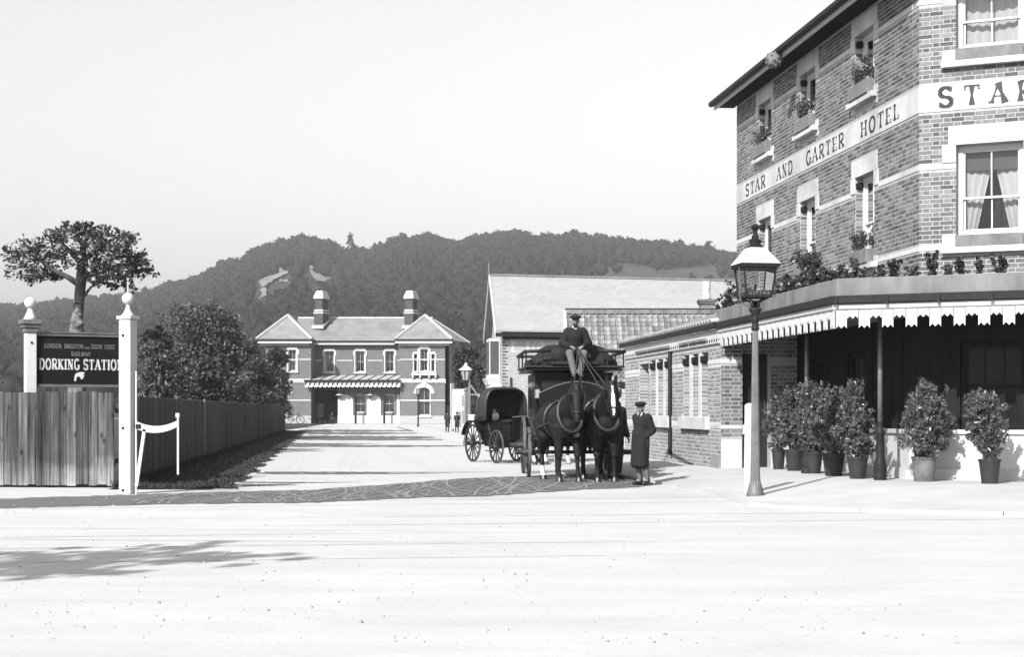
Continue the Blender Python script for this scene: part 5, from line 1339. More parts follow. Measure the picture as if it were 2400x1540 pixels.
for (z0, z1) in ((.935, 1.005), (2.205, 2.275)):
    x = 0.0
    for a, b in [(OPW[0][0], OPW[0][1]), (OPW[1][0], OPW[3][1]), (OPW[4][0], OPW[6][1])]:
        if z0 < 2 and a > OPW[0][1]: a, b = (g1 if a < OPW[3][1] else g2)
        if a > x: MB(MW).box(x, a, -.012, 0, z0, z1).build('string_course', 'stone', ho)
        x = b
    MB(MW).box(x, WLEN, -.012, 0, z0, z1).build('string_course', 'stone', ho)
for i, (a, b, c, d) in enumerate(OPW):
    if i == 0:
        MB(MW).box(a + .002, b - .002, .28, .33, c, 2.05).build('door', 'grey_wood', ho); MB(MW).box(a + .002, b - .002, .24, .34, 2.06, 2.16).build('transom', 'stone', ho)
        MB(MW).box(a + .002, b - .002, .30, .31, 2.17, d).build('fanlight', 'glass', ho)
    else: sash_window(MW, ho, a + .002, b - .002, c + .002, d - .002, .22, curtain=None, bars=0, framew=.05)
    for s_ in (a, b - .07):
        if i: MB(MW).box(s_ + .001, s_ + .069, -.03, .1, d - .2, d - .06).build('corbel', 'dark_wood', ho, bevel=.015)  # lintel shadow put into the corbel colour here too
MB(MW).tube([(wx(1575.5), -.05, .3), (wx(1575.5), -.05, 2.6)], .045, 8).build('downpipe', 'iron', ho)
MB(MW).box(0, WLEN, -.05, .0, 2.60, 2.88).build('fascia', 'white_paint', ho)
q = MB(MW); x = .1
while x < WLEN - .1:
    q.box(x, x + .055, -.06, -.0505, 2.63, 2.69); x += .2
tag(q.build('fascia_studs', 'iron', ho), kind='stuff')
for a, b in [(OPW[i][0], OPW[i][1]) for i in range(7)]: MB(MW).box(a - .08, b + .08, -.10, -.052, zH + .22, zH + .27).build('label_mould', 'cement', ho)
# return of the wing, doorway and plinth under the terrace
RD = Vector((1 / NS, -SL / NS)); MT = frame(WC - HC, RD)
OPT = [(.42, .98, .16, 2.4)]
m = MB(MT); wall_face(m, 1.52, 0, 2.75, OPT, .3); m.build('wall', 'mortar', ho, fix=False)
m = MB(MT)
for c in brick_cells(1.52, .78, 2.75, OPT + [(-1, 2, .93, 1.01), (-1, 2, 2.2, 2.28)], False): brick_part(m, c)
tag(m.build('brickwork', 'brick', ho, fix=False), kind='stuff')
MB(MT).box(-.0, .41, -.014, -.0, .935, 1.005).build('string_course', 'stone', ho); MB(MT).box(0, .41, -.014, 0, 2.205, 2.275).build('string_course', 'stone', ho)
MB(MT).box(-.0, .415, -.05, -.001, .1, .72).build('plinth', 'stone', ho, bevel=.02); MB(MT).box(.985, 1.5, -.05, -.001, .1, .72).build('plinth', 'stone', ho, bevel=.02)
MB(MT).box(.42, .98, .24, .29, .16, 2.4).build('door', 'black_paint', ho)
# battered foot of the corner pier
MB(MW).hexa([(WLEN - .75, -.06, .08), (WLEN + .01, -.06, .08), (WLEN + .03, -.002, .08), (WLEN - .75, -.002, .08)], [(WLEN - .75, -.02, .42), (WLEN + .005, -.02, .42), (WLEN + .005, -.002, .42), (WLEN - .75, -.002, .42)]).build('battered_foot', 'brick_pale', ho)
# recessed ground-floor front
RL0 = WC + Vector((RD.x, RD.y, 0)) * 1.52; QC = Vector((6.19, 25.16, 0))
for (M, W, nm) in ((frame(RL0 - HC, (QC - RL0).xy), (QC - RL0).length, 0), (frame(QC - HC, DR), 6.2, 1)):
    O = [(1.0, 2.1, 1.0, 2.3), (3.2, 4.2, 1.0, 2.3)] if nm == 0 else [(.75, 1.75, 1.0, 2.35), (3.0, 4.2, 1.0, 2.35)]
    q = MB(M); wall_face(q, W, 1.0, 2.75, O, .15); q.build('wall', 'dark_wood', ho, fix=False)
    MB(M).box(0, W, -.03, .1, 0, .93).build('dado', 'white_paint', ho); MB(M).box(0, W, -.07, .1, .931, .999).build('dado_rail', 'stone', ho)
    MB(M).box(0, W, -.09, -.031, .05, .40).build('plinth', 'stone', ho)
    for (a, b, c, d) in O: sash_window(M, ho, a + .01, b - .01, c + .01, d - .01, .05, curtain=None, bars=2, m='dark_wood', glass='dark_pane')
    x = 0.0
    while x < W - .1:
        if not any(o[0] - .12 < x < o[1] + .02 for o in O): MB(M).box(x, x + .085, -.012, -.001, 1.0, 2.72).build('panel_board', 'dark_wood', ho)
        x += .5
# terrace slab, parapet, gutter, fascia, valance
ML2 = frame(A0 - HC, (SL, 1)); LT = (31.4 - 24.2) * NS          # along the street, away from the camera (outside is +y)
MR2 = frame(A0 - HC, DR); LRT = 6.4
inner = [A0 - HC, A0 - HC + Vector((DR.x, DR.y, 0)) * LRT, Vector((DR.x, DR.y, 0)) * WR + Vector((.4, .8, 0)), Vector((.3, .3, 0)), EL_ - HC + Vector((.3, -1, 0)), EL_ - HC - Vector((.0, 1.5, 0)), ML2 @ Vector((LT, 0, 0))]
inner = [p.to_3d() for p in inner]
MB().slab([(p.x, p.y) for p in inner], 2.75, 2.93).build('terrace_slab', 'cement', ho)
MB(ML2).box(0, LT + .3, -.12, .0, 2.93, 3.26).build('parapet', 'cement', ho, bevel=.01); MB(MR2).box(0, LRT, .0, .12, 2.93, 3.262).build('parapet', 'cement', ho, bevel=.01)
MB(ML2).box(-.02, LT, .002, .10, 2.87, 3.0).build('gutter', 'iron', ho, bevel=.02); MB(MR2).box(-.04, LRT, -.10, -.002, 2.87, 3.0).build('gutter', 'iron', ho, bevel=.02)
MB(ML2).box(0, LT, .002, .05, 2.78, 2.869).build('fascia', 'white_paint', ho); MB(MR2).box(0, LRT, -.05, -.002, 2.78, 2.869).build('fascia', 'white_paint', ho)
MB(ML2).box(0, LT, .002, .062, 2.79, 2.805).build('bead', 'cement', ho); MB(MR2).box(0, LRT, -.062, -.002, 2.79, 2.805).build('bead', 'cement', ho)
for k in range(8): MB(MR2).box(.75 * k, .75 * k + .05, -.13, -.1005, 2.86, 2.99).build('gutter_bracket', 'iron', ho)
MB(MW).box(-.1, WLEN, -.16, -.052, 2.885, 3.0).build('gutter', 'iron', ho, bevel=.02)
m = MB(MW); m.hexa([(-.1, -.1, 2.93), (WLEN, -.1, 2.93), (WLEN, 2.3, 3.7), (-.1, 2.3, 3.7)], [(-.1, -.1, 3.0), (WLEN, -.1, 3.0), (WLEN, 2.3, 3.78), (-.1, 2.3, 3.78)]); m.build('wing_roof', 'slate', ho)
q = MB(); q.tube([(0, -.02, 0), (0, .42, .14)], .115, 8); tme2 = q.mesh('eaves_tile'); setmat(tme2, 'stone')
for k in range(int(WLEN / .25)): inst('eaves_tile', tme2, ho, MW @ Matrix.Translation((.06 + .25 * k, -.15, 3.02)) @ Matrix.Diagonal((1, 1, .45, 1)))
bwid = .1725
def vboard(lng):
    z0 = -.265 if lng else -.125
    pts = [(.005, 0), (.005, z0), (bwid * .25, z0 + .045), (bwid * .5, z0 - .0), (bwid * .75, z0 + .045), (bwid - .005, z0), (bwid - .005, 0)]
    q = MB(); q.plate(pts, -.02, 0); me = q.mesh('valance_board'); setmat(me, 'white_paint'); return me
vbs = [vboard(True), vboard(False)]
for k in range(int(LRT / bwid)): inst('valance_board', vbs[k % 2], ho, MR2 @ Matrix.Translation((.0 + bwid * k, -.022 - .004 * (k % 2), 2.78)))
for k in range(int(LT / bwid)):
    inst('valance_board', vbs[k % 2], ho, ML2 @ Matrix.Translation((bwid * (k + 1), .022 + .004 * (k % 2), 2.78)) @ Matrix.Rotation(math.pi, 4, 'Z'))
def vpost(p, nm):
    b = Vector((p[0], p[1], p[2])) - HC; m0 = Matrix.Translation(b)
    po = MB(m0).tube([(0, 0, 1.06 - p[2]), (0, 0, 2.76 - p[2])], [.042, .034], 12).build('post', 'grey_iron', ho, smooth=True)
    MB(m0).lathe([(.10, -.1), (.10, .07), (.09, .09), (.10, .14), (.095, .24), (.075, .33), (.066, .38), (.072, .42), (.066, .46), (.06, .68), (.075, .70), (.075, .74), (.05, .78), (.044, .9)], 16).build('post_base', 'iron', po, smooth=True)
vpost((5.63, 24.8, .225), 0); vpost((5.02, 27.6, .2), 1); vpost((8.3, 23.5, .23), 2)
# things under the awning: leaning plank and white board
pk = thing('leaning_plank', 'rough plank leaning in the shade under the awning', 'plank', P(2278, 985, 25.6))
MB().hexa([(-.035, 0, 0), (.035, 0, 0), (.035, .03, 0), (-.035, .03, 0)], [(.03, .12, .95), (.13, .12, .95), (.13, .15, .95), (.03, .15, .95)]).build('plank', 'grey_wood', pk)
# ------------------------------------------------------------------ terrace plants
def plant(name, label, base, h, wdt, n, size, mt, group, cat='plant', squat=1.0, stems=5):
    t = thing(name, label, cat, base, group=group); s_ = MB(); pts = []
    for k in range(stems):
        a = random.uniform(0, 6.28); e = Vector((math.cos(a) * wdt * .4, math.sin(a) * wdt * .3, h * random.uniform(.6, 1)))
        s_.tube([(0, 0, -.25), (e.x * .3, e.y * .3, e.z * .5), e], [.012, .009, .004], 4)
        for f in (.35, .6, .8, 1.0): pts.append(ball_pts(max(4, n // (stems * 4)), .2) * np.array([wdt * .24, wdt * .24, h * .13]) * RNG.uniform(.6, 1.35) + np.array(e * f) + RNG.normal(size=3) * wdt * .1)
    s_.build('stems', 'bark', t); V_, F_ = leaves(np.concatenate(pts), size); link('leaves', np_mesh('leaves', V_, F_), mt, t)
GT = 'plants in the terrace planter'
pl = [(1692, 740, 700, .30, 180, 'rounded dark plant at the far end of the terrace planter'), (1712, 733, 668, .34, 340, 'tall pointed dark plant beside the lantern at the far end of the terrace planter'), (1738, 727, 672, .3, 260, 'dark plant just left of the gas lantern on the terrace'),
      (1832, 715, 652, .42, 420, 'bushy dark plant just right of the gas lantern on the terrace'), (1862, 705, 655, .34, 320, 'bushy plant in the terrace planter below the middle street window'), (1893, 697, 602, .42, 620, 'tallest dark plant of the terrace, climbing to the middle street window'),
      (1918, 690, 640, .36, 380, 'bushy plant right of the tallest terrace plant'), (1938, 688, 642, .28, 200, 'loose plant left of the spindly terrace plant'), (1958, 662, 620, .26, 170, 'spindly plant at the turning of the terrace parapet'), (1979, 660, 636, .2, 120, 'small sparse plant on the terrace below the nearest street window'),
      (2000, 657, 612, .13, 160, 'thin upright plant against the nearest street window sill'), (2020, 656, 634, .13, 70, 'smallest sprig on the terrace under the nearest street window'), (2052, 656, 626, .25, 170, 'spreading plant on the terrace just right of the nearest street window'), (2096, 655, 617, .18, 260, 'dense upright plant left of the hotel corner'),
      (2137, 653, 626, .24, 150, 'forked sparse plant below the hotel corner'), (2184, 652, 597, .18, 360, 'dense cone-shaped plant right of the hotel corner'), (2226, 651, 620, .14, 80, 'thin sprig between the cone-shaped plant and the window'), (2256, 650, 602, .25, 200, 'leafy standard plant under the front window'), (2292, 649, 606, .16, 130, 'upright plant near the right edge of the terrace'), (2340, 648, 605, .22, 180, 'plant at the far right of the terrace planter')]
for (u, vb_, vt, wd, n_, lab) in pl:
    if u < 1950: Yp = (A0.x - SL * A0.y + .16) / ((u - CU) / F_PX - SL)
    else:
        k_ = (u - CU) / F_PX; r_ = (k_ * A0.y - A0.x) / (DR.x - k_ * DR.y); Yp = A0.y + DR.y * r_ + .2
    zb_ = 3.2; h = (ZV(vt, Yp) - zb_) * 1.15
    plant('terrace_plant', lab, ((u - CU) / F_PX * Yp, Yp, zb_), max(.18, h), wd, int(n_ * 1.5), .066, 'leaf_dark' if n_ > 150 else 'leaf_mid', GT, stems=4 if n_ > 150 else 3)
# ------------------------------------------------------------------ gas lamps
LY = 23.2; LPOS = Vector(((1770 - CU) / F_PX * LY, LY, .06))
lp = thing('street_lamp', 'tall fluted gas lamp with square white-topped lantern at the kerb before the hotel', 'street lamp', LPOS, 0, 'street lamps')
LZ = lambda v: ZV(v, LY) - .06
m = MB(); n = 16; prof_ = [(.125, 0), (.125, .05), (.115, .07), (.10, .13), (.078, .22), (.070, .32), (.060, .9), (.053, 1.6), (.044, 2.25), (.040, LZ(775))]
vs = []; fs = []
for (r, z) in prof_:
    for k in range(n * 2):
        t = math.pi * k / n; rr = r * ((.90 if k % 2 else 1.0) if z > .2 else 1.0); vs.append((rr * math.cos(t), rr * math.sin(t), z))
for i in range(len(prof_) - 1):
    for k in range(n * 2): fs.append((i * 2 * n + k, i * 2 * n + (k + 1) % (2 * n), (i + 1) * 2 * n + (k + 1) % (2 * n), (i + 1) * 2 * n + k))
m.add(vs, fs); m.build('column', 'grey_iron', lp)
MB().lathe([(.046, LZ(775)), (.058, LZ(773)), (.058, LZ(768)), (.047, LZ(765)), (.046, LZ(752)), (.056, LZ(750)), (.056, LZ(747)), (.045, LZ(744)), (.05, LZ(738)), (.09, LZ(728)), (.092, LZ(723)), (.03, LZ(720)), (.03, LZ(705))], 20).build('capital', 'iron', lp, smooth=True)
lan = Matrix.Rotation(R(9), 4, 'Z'); zb, zt = LZ(696), LZ(629); hb, ht = .185, .235
fr = MB(lan)
cb = [(-hb, -hb), (hb, -hb), (hb, hb), (-hb, hb)]; ct = [(-ht, -ht), (ht, -ht), (ht, ht), (-ht, ht)]
for i in range(4):
    fr.bar((*cb[i], zb), (*ct[i], zt), .022, .022); fr.bar((*cb[i], zb), (*cb[(i + 1) % 4], zb), .024, .024); fr.bar((*ct[i], zt), (*ct[(i + 1) % 4], zt), .03, .03)
    fr.tube([(cb[i][0] * .95, cb[i][1] * .95, zb), (cb[i][0] * .3, cb[i][1] * .3, zb - .07), (cb[i][0] * .2, cb[i][1] * .2, LZ(722))], .012, 6)
lo = fr.build('lantern_frame', 'iron', lp)
for i in range(4):
    a, b = cb[i], cb[(i + 1) % 4]; c, d = ct[(i + 1) % 4], ct[i]
    MB(lan).quad((a[0] * .985, a[1] * .985, zb), (b[0] * .985, b[1] * .985, zb), (c[0] * .985, c[1] * .985, zt), (d[0] * .985, d[1] * .985, zt)).build('pane', 'glass', lo)
MB(lan).hexa([(-hb + .005, -hb - .008, zb + .012), (hb - .005, -hb - .008, zb + .012), (hb - .005, -hb - .004, zb + .012), (-hb + .005, -hb - .004, zb + .012)], [(-hb - .003, -hb - .016, zb + .085), (hb + .003, -hb - .016, zb + .085), (hb + .003, -hb - .012, zb + .085), (-hb - .003, -hb - .012, zb + .085)]).build('name_strip', 'black_paint', lo)
letters(lan, lo, 'lettering_faded', 'UJYTAA', -.15, zb + .026, .045, .30, .14, .0, gap=.22, y=-hb - .015, depth=.002)
MB(lan).hexa([(-.27, -.27, zt), (.27, -.27, zt), (.27, .27, zt), (-.27, .27, zt)], [(-.285, -.285, zt + .055), (.285, -.285, zt + .055), (.285, .285, zt + .055), (-.285, .285, zt + .055)]).build('cornice', 'iron', lo)
rm = MB(lan); rp = [(.285, 0), (.235, .07), (.165, .165), (.115, .235)]
for i in range(3):
    (r0_, z0_), (r1_, z1_) = rp[i], rp[i + 1]
    rm.hexa([(-r0_, -r0_, zt + .056 + z0_), (r0_, -r0_, zt + .056 + z0_), (r0_, r0_, zt + .056 + z0_), (-r0_, r0_, zt + .056 + z0_)], [(-r1_, -r1_, zt + .056 + z1_), (r1_, -r1_, zt + .056 + z1_), (r1_, r1_, zt + .056 + z1_), (-r1_, r1_, zt + .056 + z1_)])
rm.build('lantern_roof', 'white_paint', lo)
zz = zt + .29
MB(lan).lathe([(.10, zz), (.115, zz + .03), (.075, zz + .05), (.085, zz + .09), (.095, zz + .11), (.05, zz + .13), (.055, zz + .17), (.03, zz + .2), (.035, zz + .25), (.07, zz + .30), (.05, zz + .33), (.02, zz + .35)], 14).build('chimney_finial', 'iron', lo)
MB(lan).lathe([(.05, zb), (.05, zb + .05), (.02, zb + .06), (.015, zb + .18)], 10).build('burner', 'iron', lo); MB(lan).ell((0, 0, zb + .24), (.03, .03, .06), 10, 8).build('mantle', 'linen', lo)
MB(lan).tube([(-.27, -.1, zt), (-.265, -.1, zb + .02), (-.22, -.08, zb - .10), (-.1, -.04, zb - .14), (-.02, 0, zb - .15)], .008, 6).build('stay_rod', 'grey_iron', lo)
MB(lan).tube([(.275, -.1, zt), (.26, -.1, zb - .02)], .007, 6).build('stay_rod', 'grey_iron', lo)
MB().tube([(-.2, 0, LZ(741)), (.2, 0, LZ(741))], .001, 4).build('hairline', 'iron', lp) if False else None

def small_lamp(label, base, v_of, tone, k):
    t = thing('street_lamp', label, 'street lamp', base, 0, 'street lamps'); Z = lambda v: ZV(v, base[1]) - base[2]
    H = Z(v_of[0]); lz0, lz1 = Z(v_of[1]), Z(v_of[2])
    MB().lathe([(.10, 0), (.09, .15), (.055, .3), (.045, lz0 - .35), (.07, lz0 - .32), (.04, lz0 - .25), (.035, lz0)], 10).build('column', tone, t)
    w0, w1 = .11 * k, .2 * k; l = MB()
    for i in range(6):
        a0 = R(60 * i + 15)
        l.bar((w0 * math.cos(a0), w0 * math.sin(a0), lz0), (w1 * math.cos(a0), w1 * math.sin(a0), lz1), .02, .02)
    l.lathe([(.05, lz0 - .22), (w0, lz0 - .01), (w0, lz0 + .02)], 6); lo_ = l.build('lantern_frame', 'iron', t)
    MB().lathe([(w0 * .95, lz0 + .021), (w1 * .95, lz1)], 6).build('lantern_glass', 'blind' if False else 'lamp_glass', lo_)
    MB().lathe([(w1 * 1.15, lz1), (w1 * 1.1, lz1 + .03), (w1 * .45, lz1 + (H - lz1) * .5), (.05, lz1 + (H - lz1) * .62), (.06, lz1 + (H - lz1) * .75), (.015, H)], 12).build('lantern_roof', 'white_paint', lo_)
small_lamp('smaller gas lamp on the kerb just behind the hooded carriage', (P(1092, 0, 54).x, 54, .12), (850, 893, 868), 'grey_iron', 1.0)
small_lamp('distant slim lamp post in front of the arched station window', (P(980, 0, 112).x, 112, .0), (902, 925, 910), 'iron', .9)

wb = thing('white_bollard', 'white round-topped post standing close behind the fluted lamp column', 'bollard', (P(1757, 0, 24.0).x, 24.0, .06))
MB().hexa([(-.085, -.05, 0), (.085, -.05, 0), (.085, .05, 0), (-.085, .05, 0)], [(-.07, -.05, 1.25), (.07, -.05, 1.25), (.07, .05, 1.25), (-.07, .05, 1.25)]).build('shaft', 'white_paint', wb, bevel=.01)
MB().plate([(-.07, 1.251)] + [(.07 * math.cos(math.pi - math.pi * k / 8), 1.29 + .05 * math.sin(math.pi * k / 8)) for k in range(9)] + [(.07, 1.251)], -.05, .05).build('rounded_top', 'white_paint', wb)
MB().box(-.10, -.075, -.04, .04, .88, 1.02).build('latch', 'white_paint', wb)

# ------------------------------------------------------------------ potted bushes before the hotel
POTS = [(1808, 1841, 1055, 1101.8, 914, 34, 'farthest potted bush, in deep shade behind the lamp column'), (1839.6, 1883, 1055.7, 1105.6, 912, 36, 'second potted bush from the lamp column, narrow and dark'),
        (1888, 1928, 1062, 1111.8, 905, 42, 'middle one of the five crowded potted bushes'), (1927, 1980, 1064, 1117.6, 908, 44, 'fourth potted bush from the lamp column, in a wide banded pot'),
        (1985, 2035, 1072, 1124, 897, 46, 'tall potted bush just left of the awning post'), (2137, 2194.6, 1072, 1130.5, 893, 54, 'biggest potted bush, alone right of the awning post in a pale stained tub'), (2294, 2345, 1078, 1135.5, 922, 44, 'potted bush at the right edge of the picture')]
for i, (u0, u1, vt, vb_, vtop, rw, lab) in enumerate(POTS):
    z0 = .165 + .055 * min(1, max(0, (i + .5) / 5)); b = G((u0 + u1) / 2, vb_ - 1.5, z0)
    for _ in range(6): z0 = pave_h(b.x, b.y); b = G((u0 + u1) / 2, vb_ - 1.5, z0)
    s_ = b.y / F_PX; rw *= 1.12
    r = (u1 - u0) / 2 * s_; h = (vb_ - vt) * s_
    t = thing('potted_bush', lab, 'potted bush', b, 0, 'potted bushes in front of the hotel')
    tap = .86 if i != 5 else .95
    po = MB().lathe([(r * tap * .85, 0), (r * tap * .86, .02), (r * .95, h * .82), (r * .95, h * .88), (r * 1.03, h * .89), (r * 1.04, h * .99), (r * .96, h), (r * .93, h * .93), (.02, h * .92)], 24).build('pot', 'pot' if i != 5 else 'tub_pale' if 'tub_pale' in MATS else 'pot', t, smooth=False)
    if i in (1, 3): MB().lathe([(r * .955, h * .70), (r * .975, h * .71), (r * .98, h * .74), (r * .96, h * .75)], 24).build('band', 'pot', po)
    H = (ZV(vtop, b.y) - z0 - h) * random.uniform(.86, .98); rr = rw * s_; cl = []; sm = MB(); lean_ = random.uniform(-.12, .12); bulge = random.uniform(.3, .62)
    for k in range(64):
        f = (k + .5) / 64; a = random.uniform(0, 6.28); w_ = rr * max(.12, 1.08 - abs(f - bulge) ** 1.5 * (2.4 if f > bulge else 2.0)) * random.uniform(.1, 1.0)
        q = (math.cos(a) * w_ + lean_ * f, math.sin(a) * w_ * .9, h + .06 + H * f * .95); s0 = rr * random.uniform(.25, .4)
        cl.append((*q, s0, s0, s0 * 1.25))
        if k % 2 == 0: sm.tube([(random.uniform(-.06, .06), random.uniform(-.06, .06), h * .9), (q[0] * .5, q[1] * .5, h + (q[2] - h) * .5), q], [.014, .009, .004], 4)
    for k in range(22):
        a = random.uniform(0, 6.28); f = random.uniform(.45, 1.0); w_ = rr * (1.15 - .8 * (f - .45)) * random.uniform(.5, 1.05); zz = h + H * (f + random.uniform(.02, .12)); cl.append((math.cos(a) * w_ + lean_ * f, math.sin(a) * w_, zz, .035, .035, .11))
        sm.tube([(math.cos(a) * w_ * .6 + lean_ * f, math.sin(a) * w_ * .6, zz - .22), (math.cos(a) * w_ + lean_ * f, math.sin(a) * w_, zz + .08)], [.006, .002], 4)
    sm.build('stems', 'bark', t); V_, F_ = foliage(cl, 44000, .058, droop=-.5, aspect=.36, fine=14, sub=.5); link('foliage', np_mesh('foliage', V_, F_), 'leaf_pot', t)

# ------------------------------------------------------------------ people
def hand(mb, wrist, f, nrm, side, curl=(25, 35, 30), k=1.0):
    f = Vector(f).normalized(); nrm = Vector(nrm); nrm = (nrm - f * nrm.dot(f)).normalized(); s = f.cross(nrm) * side; w_ = Vector(wrist)
    for i, off in enumerate((-.030, -.010, .010, .030)):
        L = (.062, .075, .080, .070)[i] * k; b0 = w_ + s * off * .6 * k; b1 = w_ + f * .088 * k + s * off * k
        mb.cap(b0, .0145 * k, b1, .0115 * k, 10)
        p = b1; ang = 0
        for j, (fr_, cu) in enumerate(zip((.45, .32, .23), curl)):
            ang += R(cu); d = f * math.cos(ang) + nrm * math.sin(ang); q = p + d * L * fr_ * 1.15
            mb.cap(p, (.0108 - .001 * j) * k, q, (.0102 - .001 * j) * k, 8); p = q
    t0 = w_ + s * .022 * k + f * .02 * k; t1 = t0 + (s * .75 + f * .6 + nrm * .35).normalized() * .042 * k; t2 = t1 + (s * .3 + f * .8 + nrm * .5).normalized() * .034 * k; t3 = t2 + (f * .8 + nrm * .6 - s * .1).normalized() * .026 * k
    mb.chain([t0, t1, t2, t3], [.016 * k, .0135 * k, .0115 * k, .0095 * k], 8)
BASE = dict(head=(0, -.02, 1.60), neck=(0, .01, 1.44), chest=(0, 0, 1.28), waist=(0, .01, 1.08), pelvis=(0, 0, .95), sl=(-.18, .01, 1.40), el=(-.235, .03, 1.12), wl=(-.24, -.06, .88), sr=(.18, .01, 1.40), er=(.235, .03, 1.12), wr=(.24, -.06, .88),
            hl=(-.09, 0, .93), kl=(-.10, -.02, .50), al=(-.10, .02, .09), tl=(-.12, -.13, .045), hr=(.09, 0, .93), kr=(.10, -.02, .50), ar=(.10, .02, .09), tr=(.12, -.13, .045))
def person(label, base, rz, height, pose=None, head_rot=(0, 0), coat='cloth_black', coat_len=None, trousers='cloth_dark', voxel=.011, cap_m='cloth_black', cap_r=1.0, collar=None, hand_l=None, hand_r=None, sock=None, moust=False, breeches=False, belly=0.0, flare=.0, group=None, pal=0.38, hem=None, bulk=1.0):
    J = dict(BASE); J.update(pose or {}); J = {k: Vector(v) for k, v in J.items()}
    t = thing('person', label, 'person', base, rz, group); S = Matrix.Diagonal((height / 1.75,) * 3 + (1,)).to_4x4(); sc = height / 1.75; vx = voxel
    yaw, pitch = head_rot; HR = Matrix.Rotation(R(yaw), 4, 'Z') @ Matrix.Rotation(R(pitch), 4, 'X'); HM_ = Matrix.Translation(J['head']) @ HR
    b = MB()
    # head
    b.M = HM_
    b.ell((0, .012, .035), (.074, .094, .085)); b.ell((0, -.012, -.035), (.058, .068, .075)); b.ell((0, -.045, -.082), (.036, .034, .028)); b.cap((0, -.082, .012), .010, (0, -.103, -.030), .0155, 8); b.ell((0, -.082, -.057), (.024, .014, .010))
    b.ell((0, -.07, .028), (.055, .018, .014)); b.ell((-.04, -.058, -.02), (.022, .024, .024)); b.ell((.04, -.058, -.02), (.022, .024, .024))
    for s in (-1, 1): b.ell((s * .076, .012, -.012), (.012, .022, .033))
    b.M = Matrix.Identity(4)
    b.cap(J['neck'] - Vector((0, 0, .04)), .062, J['head'] - Vector((0, -.02, .06)), .052)
    b.chain([J['pelvis'], J['waist'], J['chest'], J['neck'] - Vector((0, 0, .06))], [.135, .125, .15, .10]); b.cap(J['sl'] * .6 + J['chest'] * .4, .085, J['sr'] * .6 + J['chest'] * .4, .085)
    for q in 'lr':
        b.chain([J['s' + q], J['e' + q], J['w' + q]], [.062, .046, .030]); b.chain([J['h' + q], J['k' + q], J['a' + q]], [.092, .062, .040]); b.chain([J['a' + q], J['t' + q]], [.042, .034])
        hd = hand_l if q == 'l' else hand_r; side = 1 if q == 'l' else -1
        d = (J['w' + q] - J['e' + q]).normalized()
        f_, n_, cu = hd if hd else (d, (1 if q == 'l' else -1, .2, 0), (20, 30, 25))
        hand(b, J['w' + q], f_, n_, side, cu)
    for v in range(len(b.v)): b.v[v] = S @ b.v[v]
    body = link('body', remesh(b, vx, 3, 'body'), 'skin', t)
    def shell(nm, mt, build, vox=vx * 1.15, sm=5):
        q = MB(); build(q)
        for v in range(len(q.v)): q.v[v] = S @ q.v[v]
        return link(nm, remesh(q, vox, sm, nm), mt, t)
    def f_tr(q):
        for s in 'lr':
            kn = J['k' + s]; an = J['a' + s]
            if breeches: q.chain([J['h' + s], kn, kn.lerp(an, .18)], [.112, .082, .066])
            else: q.chain([J['h' + s], kn, an + Vector((0, 0, .03))], [.112, .082, .062])
        q.cap(J['pelvis'] - Vector((.05, 0, 0)), .13, J['pelvis'] + Vector((.05, 0, 0)), .13)
    shell('trousers', trousers, f_tr)
    if sock:
        def f_s(q):
            for s in 'lr': q.chain([J['k' + s].lerp(J['a' + s], .12), J['k' + s].lerp(J['a' + s], .45), J['a' + s]], [.060, .064, .047])
        shell('stockings', sock, f_s)
    def f_c(q):
        q.chain([J['pelvis'] + Vector((0, 0, .02)), J['waist'], J['chest'], J['neck'] - Vector((0, 0, .05))], [.155 * bulk, .148 * bulk, .172 * bulk, .115]); q.cap(J['sl'] * .72 + J['chest'] * .28, .10 * bulk, J['sr'] * .72 + J['chest'] * .28, .10 * bulk)
        for s in 'lr': q.chain([J['s' + s], J['e' + s], J['w' + s].lerp(J['e' + s], .10)], [.090 * bulk, .074 * bulk, .056 * bulk])
        if belly: q.ell(J['waist'] + Vector((0, -.10, -.04)), (.15, .13, .2))
        q.cap(J['neck'] - Vector((0, .01, .05)), .078, J['neck'] + Vector((0, .015, .015)), .066)
        if coat_len is not None:
            ztop = J['waist'].z; n = 22
            for i in range(n):
                f = i / (n - 1); z = ztop + (coat_len - ztop) * f; c_ = J['pelvis'].lerp((J['kl'] + J['kr']) / 2, f * .8); rx_ = .185 + flare * f; ry_ = .16 + flare * f * .9
                q.ell((c_.x, c_.y - belly * .06, z), (rx_, ry_, .085), 20, 8)
    shell('coat', coat, f_c)
    if hem is not None: pass
    bt = MB()
    def f_b(q):
        for s in 'lr': q.chain([J['a' + s] + Vector((0, .012, .05)), J['a' + s] + Vector((0, .015, -.03)), J['t' + s]], [.054, .052, .044]); q.cap(J['a' + s] + Vector((0, .03, -.05)), .042, J['t' + s] + Vector((0, .0, -.005)), .04)
    shell('boots', 'boot', f_b)
    Hs = S @ HM_
    MB(Hs).ell((0, .02, .045), (.080, .097, .084)).build('hair', 'hair', t, smooth=True)
    k = cap_r; q = MB(Hs); q.ell((0, .01, .088), (.112 * k, .128 * k, .046), 18, 10); q.ell((0, .008, .062), (.084, .102, .05), 16, 8); co = link('flat_cap', remesh(q, .012 * sc, 2, 'flat_cap'), cap_m, t)
    MB(Hs).ell((0, -.115, .052), (.07, .06, .010), 14, 6, Euler((R(-14), 0, 0))).build('peak', cap_m, co, smooth=True)
    for s in (-1, 1): MB(Hs).ell((s * .031, -.086, .008), (.0135, .008, .007), 8, 6).build('eye', 'hair', body)
    MB(Hs).ell((0, -.094, -.0585), (.020, .006, .004), 8, 5).build('mouth', 'lip', body)
